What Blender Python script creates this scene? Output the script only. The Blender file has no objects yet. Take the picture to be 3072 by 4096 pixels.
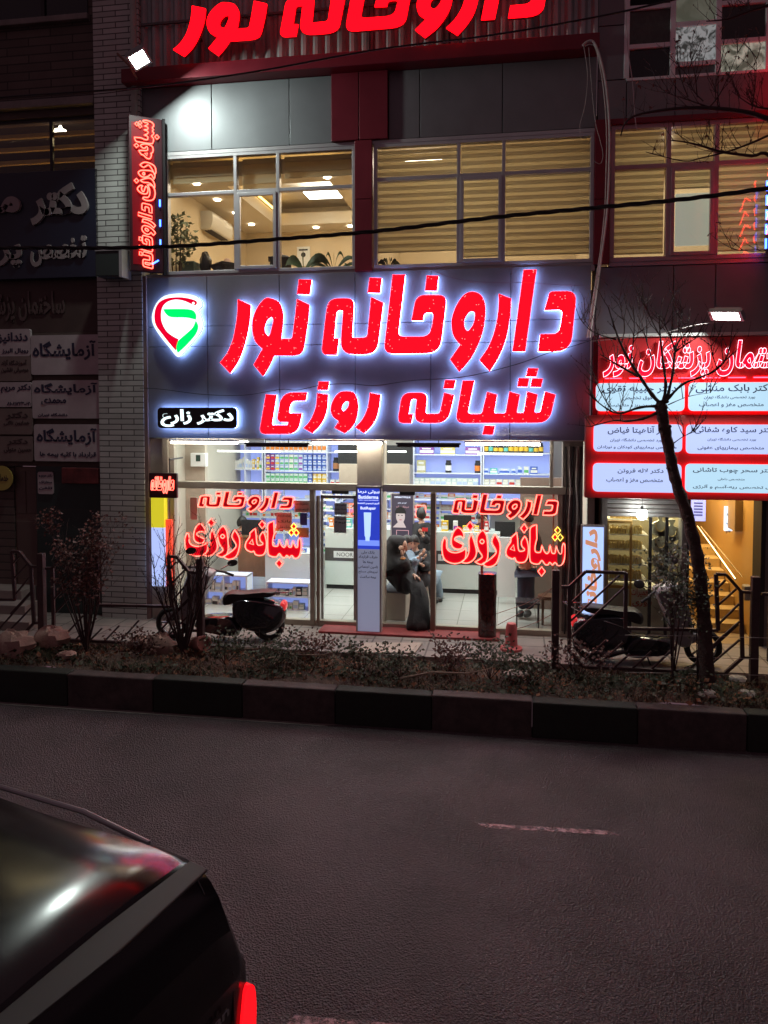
import bpy, bmesh, math, random, unicodedata
from mathutils import Vector, Matrix, noise
random.seed(7)
R=math.radians
S=bpy.context.scene
COL=S.collection
# ---------------------------------------------------------------- camera
F=3076.0; YAW=R(9.3); PIT=R(2.5); CX=1536.0; CY=1779.0
CAM=Vector((0,-11.27,3.25))
cd=bpy.data.cameras.new('camera'); cam=bpy.data.objects.new('camera',cd); COL.objects.link(cam)
cam.location=CAM; cam.rotation_euler=(R(90)-PIT,0,YAW)
cd.sensor_fit='VERTICAL'; cd.sensor_height=36; cd.sensor_width=27; cd.lens=36*F/4096
cd.shift_y=-(2048-CY)/4096; cd.clip_start=0.05; cd.clip_end=400
S.camera=cam
# ---------------------------------------------------------------- world: dark night sky
w=bpy.data.worlds.new('World'); S.world=w; w.use_nodes=True
nt=w.node_tree; bg=nt.nodes['Background']
sky=nt.nodes.new('ShaderNodeTexSky'); sky.sky_type='NISHITA'; sky.sun_disc=False
sky.sun_elevation=R(-4); sky.sun_rotation=R(200)
mixs=nt.nodes.new('ShaderNodeMix'); mixs.data_type='RGBA'; mixs.inputs[0].default_value=0.85
nt.links.new(sky.outputs[0],mixs.inputs[6]); mixs.inputs[7].default_value=(0.38,0.215,0.26,1)
nt.links.new(mixs.outputs[2],bg.inputs[0]); bg.inputs[1].default_value=0.22
S.view_settings.view_transform='Standard'; S.view_settings.look='None'
S.view_settings.exposure=0.5; S.view_settings.gamma=1
cy=S.cycles
cy.max_bounces=6; cy.diffuse_bounces=3; cy.glossy_bounces=3; cy.transmission_bounces=4; cy.transparent_max_bounces=12
cy.use_denoising=True; cy.caustics_reflective=False; cy.caustics_refractive=False
cy.sample_clamp_indirect=4; cy.sample_clamp_direct=0
try: cy.use_light_tree=True
except Exception: pass
# ---------------------------------------------------------------- pixel <-> place
_h=Vector((-math.sin(YAW),math.cos(YAW),0)); _r=Vector((math.cos(YAW),math.sin(YAW),0)); _z=Vector((0,0,1))
_f=_h*math.cos(PIT)-_z*math.sin(PIT); _u=_h*math.sin(PIT)+_z*math.cos(PIT)
def ray(px,py): return _f+_r*((px-CX)/F)-_u*((py-CY)/F)
def P(px,py,Y=0.0):
    d=ray(px,py); return CAM+d*((Y-CAM.y)/d.y)
def G(px,py,z=0.0):
    d=ray(px,py); return CAM+d*((z-CAM.z)/d.z)
def PXp(px,py,X):
    d=ray(px,py); return CAM+d*((X-CAM.x)/d.x)
# ---------------------------------------------------------------- materials
MATS={}
def mat(name,col,rough=.6,metal=0,noise_=None,bump=0,emit=None,es=0,spec=.5,var=.25,coat=0,bscale=None,sheen=0):
    if name in MATS: return MATS[name]
    m=bpy.data.materials.new(name); m.use_nodes=True; n=m.node_tree; b=n.nodes['Principled BSDF']
    c=(*col,1); b.inputs['Base Color'].default_value=c; b.inputs['Roughness'].default_value=rough
    b.inputs['Metallic'].default_value=metal; b.inputs['Specular IOR Level'].default_value=spec
    b.inputs['Coat Weight'].default_value=coat
    if emit: b.inputs['Emission Color'].default_value=(*emit,1); b.inputs['Emission Strength'].default_value=es
    if noise_:
        tc=n.nodes.new('ShaderNodeTexCoord'); t=n.nodes.new('ShaderNodeTexNoise'); t.inputs['Scale'].default_value=noise_
        t.inputs['Detail'].default_value=6; t.inputs['Roughness'].default_value=.65
        n.links.new(tc.outputs['Object'],t.inputs['Vector'])
        r=n.nodes.new('ShaderNodeMapRange'); r.inputs[1].default_value=.25; r.inputs[2].default_value=.75
        r.inputs[3].default_value=1-var; r.inputs[4].default_value=1+var
        n.links.new(t.outputs[0],r.inputs[0])
        v=n.nodes.new('ShaderNodeVectorMath'); v.operation='SCALE'; v.inputs[0].default_value=col
        n.links.new(r.outputs[0],v.inputs['Scale']); n.links.new(v.outputs[0],b.inputs['Base Color'])
        rr=n.nodes.new('ShaderNodeMapRange'); rr.inputs[3].default_value=max(0,rough-.12); rr.inputs[4].default_value=min(1,rough+.12)
        n.links.new(t.outputs[0],rr.inputs[0]); n.links.new(rr.outputs[0],b.inputs['Roughness'])
        if bump:
            t2=n.nodes.new('ShaderNodeTexNoise'); t2.inputs['Scale'].default_value=bscale or noise_*6; t2.inputs['Detail'].default_value=4
            n.links.new(tc.outputs['Object'],t2.inputs['Vector'])
            bp=n.nodes.new('ShaderNodeBump'); bp.inputs['Strength'].default_value=bump; bp.inputs['Distance'].default_value=.02
            n.links.new(t2.outputs[0],bp.inputs['Height']); n.links.new(bp.outputs[0],b.inputs['Normal'])
    MATS[name]=m; return m
def emis(name,col,s):
    if name in MATS: return MATS[name]
    m=bpy.data.materials.new(name); m.use_nodes=True; n=m.node_tree; n.nodes.remove(n.nodes['Principled BSDF'])
    e=n.nodes.new('ShaderNodeEmission'); e.inputs[0].default_value=(*col,1); e.inputs[1].default_value=s
    n.links.new(e.outputs[0],n.nodes['Material Output'].inputs[0]); MATS[name]=m; return m
def glass(name,tint=(1,1,1),refl=.10,rough=.02):
    if name in MATS: return MATS[name]
    m=bpy.data.materials.new(name); m.use_nodes=True; n=m.node_tree; n.nodes.remove(n.nodes['Principled BSDF'])
    t=n.nodes.new('ShaderNodeBsdfTransparent'); t.inputs[0].default_value=(*tint,1)
    g=n.nodes.new('ShaderNodeBsdfGlossy'); g.inputs['Roughness'].default_value=rough
    f=n.nodes.new('ShaderNodeLayerWeight'); f.inputs[0].default_value=.35
    mp=n.nodes.new('ShaderNodeMapRange'); mp.inputs[3].default_value=refl*.5; mp.inputs[4].default_value=min(1,refl*5)
    n.links.new(f.outputs['Fresnel'],mp.inputs[0])
    x=n.nodes.new('ShaderNodeMixShader'); n.links.new(mp.outputs[0],x.inputs[0]); n.links.new(t.outputs[0],x.inputs[1]); n.links.new(g.outputs[0],x.inputs[2])
    n.links.new(x.outputs[0],n.nodes['Material Output'].inputs[0]); MATS[name]=m; return m
def brick(name,c1,c2,mortar,sx,sz,rough=.8,bump=.5,msize=.02,offset=.5,nz=.5):
    m=bpy.data.materials.new(name); m.use_nodes=True; n=m.node_tree; b=n.nodes['Principled BSDF']
    tc=n.nodes.new('ShaderNodeTexCoord'); sp=n.nodes.new('ShaderNodeSeparateXYZ'); cb=n.nodes.new('ShaderNodeCombineXYZ')
    ad=n.nodes.new('ShaderNodeMath'); ad.operation='ADD'
    n.links.new(tc.outputs['Object'],sp.inputs[0]); n.links.new(sp.outputs[0],ad.inputs[0]); n.links.new(sp.outputs[1],ad.inputs[1])
    n.links.new(ad.outputs[0],cb.inputs[0]); n.links.new(sp.outputs[2],cb.inputs[1])
    t=n.nodes.new('ShaderNodeTexBrick'); t.inputs['Color1'].default_value=(*c1,1); t.inputs['Color2'].default_value=(*c2,1); t.inputs['Mortar'].default_value=(*mortar,1)
    t.inputs['Scale'].default_value=1; t.inputs['Brick Width'].default_value=sx; t.inputs['Row Height'].default_value=sz; t.inputs['Mortar Size'].default_value=msize*sz; t.offset=offset
    n.links.new(cb.outputs[0],t.inputs['Vector'])
    no=n.nodes.new('ShaderNodeTexNoise'); no.inputs['Scale'].default_value=2.3; no.inputs['Detail'].default_value=8
    n.links.new(tc.outputs['Object'],no.inputs['Vector'])
    mx=n.nodes.new('ShaderNodeMix'); mx.data_type='RGBA'; mx.blend_type='MULTIPLY'; mx.inputs[0].default_value=nz
    n.links.new(t.outputs[0],mx.inputs[6]); n.links.new(no.outputs[0],mx.inputs[7]); 
    n.links.new(mx.outputs[2],b.inputs['Base Color']); b.inputs['Roughness'].default_value=rough
    bp=n.nodes.new('ShaderNodeBump'); bp.inputs['Strength'].default_value=bump; bp.inputs['Distance'].default_value=.01; bp.invert=True
    n.links.new(t.outputs[1],bp.inputs['Height']); n.links.new(bp.outputs[0],b.inputs['Normal'])
    MATS[name]=m; return m
# ---------------------------------------------------------------- objects
ORG={}
class T:                                   # a thing: an Empty at its base that parents its parts
    pass
def thing(name,label,cat,loc=(0,0,0),group=None,rotz=0):
    o=bpy.data.objects.new(name,None); COL.objects.link(o); o.location=loc; o.rotation_euler=(0,0,rotz)
    o.empty_display_size=.1
    o['label']=label; o['category']=cat
    if group: o['group']=group
    ORG[o.name]=Vector(loc); return o
class MB:
    def __init__(s): s.v=[];s.f=[];s.mi=[];s.k=0
    def add(s,vs,fs):
        b=len(s.v); s.v+= [tuple(v) for v in vs]; s.f+=[tuple(i+b for i in f) for f in fs]; s.mi+=[s.k]*len(fs); return s
    def box(s,x0,x1,y0,y1,z0,z1,M=None):
        vs=[Vector((x,y,z)) for z in(z0,z1) for y in(y0,y1) for x in(x0,x1)]
        if M: vs=[M@v for v in vs]
        return s.add(vs,[(0,2,3,1),(4,5,7,6),(0,1,5,4),(2,6,7,3),(0,4,6,2),(1,3,7,5)])
    def quad(s,a,b,c,d): return s.add([a,b,c,d],[(0,1,2,3)])
    def bar(s,a,b,w,h=None):                 # square bar from a to b
        a=Vector(a);b=Vector(b);d=(b-a); L=d.length
        if L<1e-6: return s
        d/=L; up=Vector((0,0,1)) if abs(d.z)<.95 else Vector((0,1,0))
        x=d.cross(up).normalized(); y=x.cross(d).normalized(); h=h or w
        vs=[p+x*sx*w/2+y*sy*h/2 for p in(a,b) for sx,sy in((-1,-1),(1,-1),(1,1),(-1,1))]
        return s.add(vs,[(0,1,2,3),(7,6,5,4),(0,4,5,1),(1,5,6,2),(2,6,7,3),(3,7,4,0)])
    def tube(s,pts,r,n=8,closed=False,cap=True):
        pts=[Vector(p) for p in pts]; m=len(pts); rs=r if isinstance(r,(list,tuple)) else [r]*m
        rings=[]; px=None
        for i,p in enumerate(pts):
            if closed: d=(pts[(i+1)%m]-pts[i-1])
            else: d=pts[min(i+1,m-1)]-pts[max(i-1,0)]
            if d.length<1e-9: d=Vector((0,0,1))
            d.normalize()
            if px is None: px=d.cross(Vector((0,0,1)) if abs(d.z)<.9 else Vector((1,0,0))).normalized()
            else:
                px=(px-d*px.dot(d)); 
                px=px.normalized() if px.length>1e-6 else d.orthogonal().normalized()
            q=d.cross(px)
            rings.append([p+(px*math.cos(a)+q*math.sin(a))*rs[i] for a in[2*math.pi*j/n for j in range(n)]])
        vs=[v for rg in rings for v in rg]; fs=[]
        for i in range(m if closed else m-1):
            a=i*n; b=((i+1)%m)*n
            for j in range(n): fs.append((a+j,a+(j+1)%n,b+(j+1)%n,b+j))
        if cap and not closed: fs+= [tuple(range(n-1,-1,-1)),tuple((m-1)*n+j for j in range(n))]
        return s.add(vs,fs)
    def lathe(s,c,prof,n=16,M=None):         # prof: (r,z)
        vs=[];fs=[]
        for r,z in prof:
            for j in range(n):
                a=2*math.pi*j/n; v=Vector((c[0]+r*math.cos(a),c[1]+r*math.sin(a),c[2]+z)); vs.append(M@v if M else v)
        for i in range(len(prof)-1):
            for j in range(n): fs.append((i*n+j,i*n+(j+1)%n,(i+1)*n+(j+1)%n,(i+1)*n+j))
        fs+=[tuple(range(n-1,-1,-1)),tuple((len(prof)-1)*n+j for j in range(n))]
        return s.add(vs,fs)
    def ell(s,c,rx,ry,rz,n=12,m=8,M=None,jit=0):
        vs=[];fs=[]
        for i in range(m+1):
            t=math.pi*i/m
            for j in range(n):
                a=2*math.pi*j/n; k=1+(noise.noise(Vector((math.cos(a)*2+c[0],math.sin(a)*2,t*2)))*jit if jit else 0)
                v=Vector((c[0]+rx*k*math.sin(t)*math.cos(a),c[1]+ry*k*math.sin(t)*math.sin(a),c[2]+rz*k*math.cos(t))); vs.append(M@v if M else v)
        for i in range(m):
            for j in range(n): fs.append((i*n+j,(i+1)*n+j,(i+1)*n+(j+1)%n,i*n+(j+1)%n))
        return s.add(vs,fs)
    def slab(s,outer,holes=(),y0=0,y1=.05,plane='XZ'):   # polygon (x,z) extruded y0..y1
        from mathutils.geometry import tessellate_polygon
        loops=[[Vector((p[0],p[1],0)) for p in outer]]+[[Vector((p[0],p[1],0)) for p in h] for h in holes]
        tris=tessellate_polygon(loops); allp=[p for l in loops for p in l]; n=len(allp)
        def mk(p,y): return (p.x,y,p.y) if plane=='XZ' else ((y,p.x,p.y) if plane=='YZ' else (p.x,p.y,y))
        vs=[mk(p,y0) for p in allp]+[mk(p,y1) for p in allp]
        fs=[]
        for t in tris: fs.append(tuple(t)); fs.append(tuple(i+n for i in reversed(t)))
        o=0
        for l in loops:
            k=len(l)
            for i in range(k): fs.append((o+i,o+(i+1)%k,n+o+(i+1)%k,n+o+i))
            o+=k
        return s.add(vs,fs)
    def build(s,name,m,parent=None,label=None,cat=None,group=None,kind=None,smooth=False,bevel=0,loc=None,local=False,seg=2):
        me=bpy.data.meshes.new(name)
        top=parent is None
        if top:
            if loc is None:
                xs=[v[0] for v in s.v];ys=[v[1] for v in s.v];zs=[v[2] for v in s.v]
                loc=((min(xs)+max(xs))/2,(min(ys)+max(ys))/2,min(zs))
            org=Vector(loc)
        else: org=ORG[parent.name]
        off=Vector((0,0,0)) if local else org
        used=sorted({i for f in s.f for i in f}); rm={u:k for k,u in enumerate(used)}
        if len(used)<len(s.v): s.v=[s.v[u] for u in used]; s.f=[tuple(rm[i] for i in f) for f in s.f]
        me.from_pydata([(v[0]-off.x,v[1]-off.y,v[2]-off.z) for v in s.v],[],s.f)
        ms=m if isinstance(m,(list,tuple)) else [m]
        for q in ms: me.materials.append(q)
        if len(ms)>1: me.polygons.foreach_set('material_index',s.mi)
        bm=bmesh.new(); bm.from_mesh(me); bmesh.ops.recalc_face_normals(bm,faces=bm.faces); bm.to_mesh(me); bm.free()
        if smooth:
            me.polygons.foreach_set('use_smooth',[True]*len(me.polygons))
            try: me.set_sharp_from_angle(angle=R(40))
            except Exception: pass
        o=bpy.data.objects.new(name,me); COL.objects.link(o)
        ORG[o.name]=org
        if top: o.location=org
        else: o.parent=parent
        if label: o['label']=label
        if cat: o['category']=cat
        if group: o['group']=group
        if kind: o['kind']=kind
        if bevel:
            md=o.modifiers.new('bevel','BEVEL'); md.width=bevel; md.segments=seg; md.limit_method='ANGLE'; md.angle_limit=R(40)
        return o
def B(*a): return MB().box(*a)
def W(px0,py0,px1,py1,Y=0.0):                # world rectangle on plane Y from two photo corners
    a=P(px0,py0,Y); b=P(px1,py1,Y); return min(a.x,b.x),max(a.x,b.x),min(a.z,b.z),max(a.z,b.z)
def WB(mb,px0,py0,px1,py1,Y,y0,y1):
    x0,x1,z0,z1=W(px0,py0,px1,py1,Y); return mb.box(x0,x1,y0,y1,z0,z1)
def copy_tree(o,loc,label=None,rotz=None,parent=None):
    c=o.copy(); COL.objects.link(c); c.parent=parent
    if parent is None:
        c.location=loc; ORG[c.name]=Vector(loc)
        if label: c['label']=label
        if rotz is not None: c.rotation_euler=(0,0,rotz)
    for ch in list(o.children): copy_tree(ch,None,parent=c)
    return c
# ---------------------------------------------------------------- lettering
AF={}
for _c in list(range(0xFB50,0xFDFF))+list(range(0xFE70,0xFEFD)):
    _d=unicodedata.decomposition(chr(_c)).split()
    if len(_d)==2 and _d[0] in('<isolated>','<initial>','<medial>','<final>'): AF.setdefault(int(_d[1],16),{})[_d[0][1:4]]=_c
    if len(_d)==3 and _d[1]=='0644' and _d[2]=='0627': AF.setdefault('la',{})[_d[0][1:4]]=_c
def shape(s):
    if not any('\u0600'<=c<='\u06ff' for c in s): return s
    out=[]; s=s.replace('لا','\ue000'); n=len(s)
    fm=lambda ch: AF.get('la' if ch=='\ue000' else ord(ch))
    for i,ch in enumerate(s):
        f=fm(ch)
        if not f or ch in '۰۱۲۳۴۵۶۷۸۹': out.append(ch); continue
        p=fm(s[i-1]) if i else None; q=fm(s[i+1]) if i+1<n else None
        jp=bool(p and 'ini' in p and 'fin' in f); jn=bool(q and 'ini' in f and 'fin' in q)
        k='med' if jp and jn else 'fin' if jp else 'ini' if jn else 'iso'
        out.append(chr(f.get(k,f.get('iso',32))))
    return ''.join(reversed(out))
def text(s,x0,x1,z0,z1,Y,m,parent,name='lettering',depth=.004,bold=0,outline=0,place=None,keep=False,center=True,shear=0):
    """glyphs fitted into a world rectangle facing -Y, or through place(u,v,d)"""
    c=bpy.data.curves.new('t','FONT'); c.body='\n'.join(shape(l) for l in s.split('\n')); c.size=1; c.align_x='CENTER' if '\n' in s else 'LEFT'
    c.resolution_u=4; c.shear=shear
    if outline: c.fill_mode='NONE'; c.bevel_depth=outline; c.bevel_resolution=1
    else: c.extrude=.01
    if bold: c.offset=bold
    o=bpy.data.objects.new('t',c); COL.objects.link(o); bpy.context.view_layer.update()
    me=bpy.data.meshes.new_from_object(o.evaluated_get(bpy.context.evaluated_depsgraph_get()))
    bpy.data.objects.remove(o); bpy.data.curves.remove(c)
    vs=[v.co for v in me.vertices]; ax=[v.x for v in vs]; ay=[v.y for v in vs]
    if not vs: return None
    X0,X1,Y0,Y1=min(ax),max(ax),min(ay),max(ay); sx=(x1-x0)/(X1-X0); sz=(z1-z0)/(Y1-Y0)
    if keep: sx=sz=min(sx,sz)
    ox=(x0+x1)/2-(X0+X1)/2*sx; oz=(z0+z1)/2-(Y0+Y1)/2*sz
    mb=MB(); k=depth/.01*.5
    for v in vs:
        u=v.x*sx+ox; q=v.y*sz+oz; d=v.z*k if not outline else v.z*sx
        mb.v.append(tuple(place(u,q,d)) if place else (u,Y-d,q))
    mb.f=[tuple(p.vertices) for p in me.polygons]; mb.mi=[0]*len(mb.f)
    bpy.data.meshes.remove(me)
    return mb.build(name,m,parent)
def fillet(pts,n=5):
    out=[]; m=len(pts)
    for i,p in enumerate(pts):
        r=p[2] if len(p)>2 else 0; v=Vector(p[:2])
        if not r: out.append(tuple(v)); continue
        a=Vector(pts[i-1][:2])-v; b=Vector(pts[(i+1)%m][:2])-v; la,lb=a.length,b.length; a/=la; b/=lb
        t=min(r,la*.48,lb*.48); A=v+a*t; C=v+b*t
        for k in range(n+1):
            q=k/n; out.append(tuple(A*(1-q)**2+v*2*q*(1-q)+C*q*q))
    return out
def smooth(pts,sharp=(),n=3):                # closed Catmull-Rom keeping sharp corners
    m=len(pts); out=[]
    for i in range(m):
        p0,p1,p2,p3=[Vector(pts[(i+k)%m][:2]) for k in(-1,0,1,2)]
        if i in sharp: p0=p1
        if (i+1)%m in sharp: p3=p2
        for k in range(n):
            t=k/n; out.append(tuple(.5*((2*p1)+(p2-p0)*t+(2*p0-5*p1+4*p2-p3)*t*t+(3*p1-p0-3*p2+p3)*t**3)))
    return out
# ---------------------------------------------------------------- common materials
M_letter=emis('red_led_face',(1.0,0.0012,0.0045),3.2)
M_halo=emis("blue_led_halo",(0.26,0.44,1.0),15)
M_dark=mat('dark_metal',(.03,.028,.03),.45,.6)
M_return=mat('letter_return',(.25,.01,.015),.5)
M_white_led=emis('white_led_face',(.78,.95,1.0),1.15)
M_alu=mat('aluminium_frame',(.42,.40,.41),.42,.55,noise_=3,var=.12)
M_panel=mat('grey_composite_panel',(.165,.153,.165),.5,.1,noise_=1.3,var=.18,bump=.02)
M_panel2=mat('light_grey_composite_panel',(.17,.175,.185),.45,.25,noise_=1.1,var=.12,bump=.02)
M_seam=mat('panel_seam',(.006,.006,.006),.9)
M_red=mat('dark_red_composite',(.155,.007,.018),.42,.2,noise_=1.5,var=.2)
M_tube=emis('fluorescent_tube',(1.0,.94,.82),32)
M_tubeoff=mat('dark_tube_housing',(.045,.05,.06),.4)
M_conc=mat('painted_concrete',(.42,.36,.29),.85,noise_=3,var=.15,bump=.1)
M_beige=mat('beige_aluminium',(.40,.35,.28),.5,.3,noise_=2.5,var=.12)
M_brown=mat('brown_frame',(.27,.21,.16),.5,.3)
M_wire=mat('black_rubber_cable',(.01,.01,.011),.6)
M_wirel=mat('grey_cable_sheath',(.42,.38,.36),.6,noise_=9,var=.3)
M_glass=glass('shop_glass',(.97,.99,.98),.05,.015)
M_wglass=glass('window_glass',(.93,.92,.90),.045,.02)
M_paint=mat('white_board',(.72,.74,.73),.5)
M_black=mat('matte_black',(.012,.012,.013),.7)
M_neonin=mat('neon_backing',(.20,.006,.012),.35,emit=(.9,.0,.02),es=.12)
M_neonin2=mat('neon_backing_bright',(.30,.006,.012),.35,emit=(1,.0,.015),es=.42)
M_neon=emis('red_neon_tube',(1.0,.052,.030),5.5)
M_neony=emis('hot_yellow_neon_tube',(1.0,.30,.02),2.6)
M_core=emis('hot_neon_core',(1.0,.22,.17),2.3)
M_corey=emis('yellow_neon_core',(1.0,.72,.10),2.2)
M_blueneon=emis('blue_neon_tube',(.04,.12,1.0),7)
# ================================================================ GROUND
def asphalt():
    m=bpy.data.materials.new('asphalt'); m.use_nodes=True; n=m.node_tree; b=n.nodes['Principled BSDF']
    tc=n.nodes.new('ShaderNodeTexCoord')
    def nz(s,d=4):
        t=n.nodes.new('ShaderNodeTexNoise'); t.inputs['Scale'].default_value=s; t.inputs['Detail'].default_value=d; n.links.new(tc.outputs['Object'],t.inputs['Vector']); return t
    big=nz(.35,5); fine=nz(80,3); mid=nz(22,3)
    vor=n.nodes.new('ShaderNodeTexVoronoi'); vor.inputs['Scale'].default_value=64; n.links.new(tc.outputs['Object'],vor.inputs['Vector'])
    cr=n.nodes.new('ShaderNodeValToRGB'); cr.color_ramp.elements[0].position=.36; cr.color_ramp.elements[1].position=.62
    cr.color_ramp.elements[0].color=(.070,.054,.058,1); cr.color_ramp.elements[1].color=(.120,.092,.098,1); n.links.new(big.outputs[0],cr.inputs[0])
    sp=n.nodes.new('ShaderNodeValToRGB'); sp.color_ramp.elements[0].position=.61; sp.color_ramp.elements[1].position=.72
    sp.color_ramp.elements[0].color=(0,0,0,1); sp.color_ramp.elements[1].color=(1,1,1,1); n.links.new(fine.outputs[0],sp.inputs[0])
    mx=n.nodes.new('ShaderNodeMix'); mx.data_type='RGBA'; n.links.new(sp.outputs[0],mx.inputs[0]); n.links.new(cr.outputs[0],mx.inputs[6]); mx.inputs[7].default_value=(.42,.34,.34,1)
    # stains, patches and cracks of the surface itself
    pt=n.nodes.new('ShaderNodeTexVoronoi'); pt.feature='DISTANCE_TO_EDGE'; pt.inputs['Scale'].default_value=.55
    ds=nz(1.6,6); vm=n.nodes.new('ShaderNodeVectorMath'); vm.operation='MULTIPLY_ADD'; vm.inputs[1].default_value=(.35,.35,.35)
    n.links.new(ds.outputs[1],vm.inputs[0]); n.links.new(tc.outputs['Object'],vm.inputs[2]); n.links.new(vm.outputs[0],pt.inputs['Vector'])
    ck=n.nodes.new('ShaderNodeMapRange'); ck.inputs[1].default_value=0; ck.inputs[2].default_value=.012; ck.inputs[3].default_value=.8; ck.inputs[4].default_value=1; n.links.new(pt.outputs[0],ck.inputs[0])
    st=nz(.9,7); sr=n.nodes.new('ShaderNodeMapRange'); sr.inputs[1].default_value=.42; sr.inputs[2].default_value=.56; sr.inputs[3].default_value=.72; sr.inputs[4].default_value=1.08; n.links.new(st.outputs[0],sr.inputs[0])
    mu=n.nodes.new('ShaderNodeMath'); mu.operation='MULTIPLY'; n.links.new(ck.outputs[0],mu.inputs[0]); n.links.new(sr.outputs[0],mu.inputs[1])
    sc_=n.nodes.new('ShaderNodeVectorMath'); sc_.operation='SCALE'; n.links.new(mx.outputs[2],sc_.inputs[0]); n.links.new(mu.outputs[0],sc_.inputs['Scale'])
    n.links.new(sc_.outputs[0],b.inputs['Base Color'])
    rr=n.nodes.new('ShaderNodeMapRange'); rr.inputs[3].default_value=.24; rr.inputs[4].default_value=.50; n.links.new(mid.outputs[0],rr.inputs[0]); n.links.new(rr.outputs[0],b.inputs['Roughness'])
    b.inputs['Specular IOR Level'].default_value=.75
    ad=n.nodes.new('ShaderNodeMath'); ad.operation='ADD'; n.links.new(vor.outputs[0],ad.inputs[0]); n.links.new(fine.outputs[0],ad.inputs[1])
    bp=n.nodes.new('ShaderNodeBump'); bp.inputs['Strength'].default_value=1.0; bp.inputs['Distance'].default_value=.02; n.links.new(ad.outputs[0],bp.inputs['Height']); n.links.new(bp.outputs[0],b.inputs['Normal'])
    MATS['asphalt']=m; return m
YK=-2.42; ZR=-.5
MB().quad((-60,-60,ZR),(60,-60,ZR),(60,YK+.3,ZR),(-60,YK+.3,ZR)).build('road',asphalt(),kind='structure',loc=(0,-8,ZR))
def worn(name,col,thr,scale,rough=.6):
    m=bpy.data.materials.new(name); m.use_nodes=True; n=m.node_tree; b=n.nodes['Principled BSDF']; b.inputs['Base Color'].default_value=(*col,1); b.inputs['Roughness'].default_value=rough
    tc=n.nodes.new('ShaderNodeTexCoord'); t=n.nodes.new('ShaderNodeTexNoise'); t.inputs['Scale'].default_value=scale; t.inputs['Detail'].default_value=9; t.inputs['Roughness'].default_value=.8
    n.links.new(tc.outputs['Object'],t.inputs['Vector'])
    r=n.nodes.new('ShaderNodeMapRange'); r.inputs[1].default_value=thr-.07; r.inputs[2].default_value=thr+.07; n.links.new(t.outputs[0],r.inputs[0]); n.links.new(r.outputs[0],b.inputs['Alpha'])
    MATS[name]=m; return m
M_mark=worn('worn_road_paint',(.52,.33,.35),.5,14)
def gsheet(pts,z): return [tuple(G(px,py,z)) for px,py in pts]
mb=MB(); q=gsheet([(1180,4060),(1720,4105),(1500,4300),(1000,4260)],ZR+.004); mb.quad(*q)
q=gsheet([(1880,3290),(2430,3322),(2480,3342),(1960,3312)],ZR+.004); mb.quad(*q)
mb.build('road_marking',M_mark,kind='structure')
mb=MB(); mb.quad((-30,YK-.11,ZR+.006),(-2.2,YK-.09,ZR+.006),(-2.0,YK-.02,ZR+.006),(-30,YK-.02,ZR+.006))
mb.build('gutter',mat('gutter_concrete',(.17,.145,.135),.8,noise_=4,var=.5,bump=.2),kind='structure')  # pale strip added in place of a light line along the kerb foot
# kerb: painted blocks, green and worn white
M_kg=mat('kerb_green_paint',(.014,.018,.013),.8,noise_=5,var=.45,bump=.3)
M_kw=mat('kerb_worn_white_paint',(.058,.042,.040),.8,noise_=6,var=.6,bump=.3)
x=P(2550,2900,YK).x; L=P(2990,2900,YK).x-x; mb=MB(); k=-14
while k<8:
    a=x+k*L; mb.k=1 if k%2==0 else 0
    top=-.08+.006*math.sin(k*2.3); mb.box(a+.004,a+L-.004,YK+.004*math.sin(k*1.7),YK+.2,ZR-.05,top); k+=1
mb.build('kerb',[M_kg,M_kw],kind='structure',bevel=.018)
# planting bed with uneven soil
def soil():
    mb=MB(); nx,ny=260,14; x0,x1=-14,7; y0,y1=YK+.19,-1.22
    for j in range(ny+1):
        for i in range(nx+1):
            X=x0+(x1-x0)*i/nx; Y=y0+(y1-y0)*j/ny
            z=-.10+.05*noise.noise(Vector((X*1.3,Y*1.7,0)))+.03*noise.noise(Vector((X*5,Y*5,3)))+.06*math.sin(math.pi*j/ny)
            if j==ny: z=min(z,-.02)
            mb.v.append((X,Y,z))
    for j in range(ny):
        for i in range(nx):
            a=j*(nx+1)+i; mb.f.append((a,a+1,a+nx+2,a+nx+1)); mb.mi.append(0)
    return mb
soil().build('soil',mat('dark_soil',(.075,.052,.038),.95,noise_=7,var=.5,bump=.9,bscale=45),kind='structure',smooth=True)
# pavement
brk=brick('paving_slabs',(.34,.29,.26),(.30,.26,.24),(.13,.11,.10),.4,.4,.65,.4,.03,0)
# paving is horizontal: use X,Y
n=brk.node_tree
for l in list(n.links):
    if l.to_node.type=='COMBXYZ' : n.links.remove(l)
cbn=[q for q in n.nodes if q.type=='COMBXYZ'][0]; spn=[q for q in n.nodes if q.type=='SEPXYZ'][0]
n.links.new(spn.outputs[0],cbn.inputs[0]); n.links.new(spn.outputs[1],cbn.inputs[1])
B(-16,9,-1.24,.12,-.4,-.004).build('pavement',brk,kind='structure')
# ================================================================ PHARMACY BUILDING
GL=P(590,1400,0).x; GR=P(2375,1400,0).x       # facade of the pharmacy
zs0=P(1500,1757,0).z                          # bottom of the sign
zs1=P(1500,1082,0).z                          # top of the sign
bld=thing('pharmacy_building','grey and dark red panelled building with blinded windows over the glass fronted pharmacy','building',(GL,0,0))
zt=11.2
XB=8.0
# top band
zb0,zb1=P(1500,293,0).z,P(1500,236,0).z
mb=B(GL-.22,GR,-.30,.25,zb0,zb1); mb.build('red_cornice',M_red,bld,bevel=.01)
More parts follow.
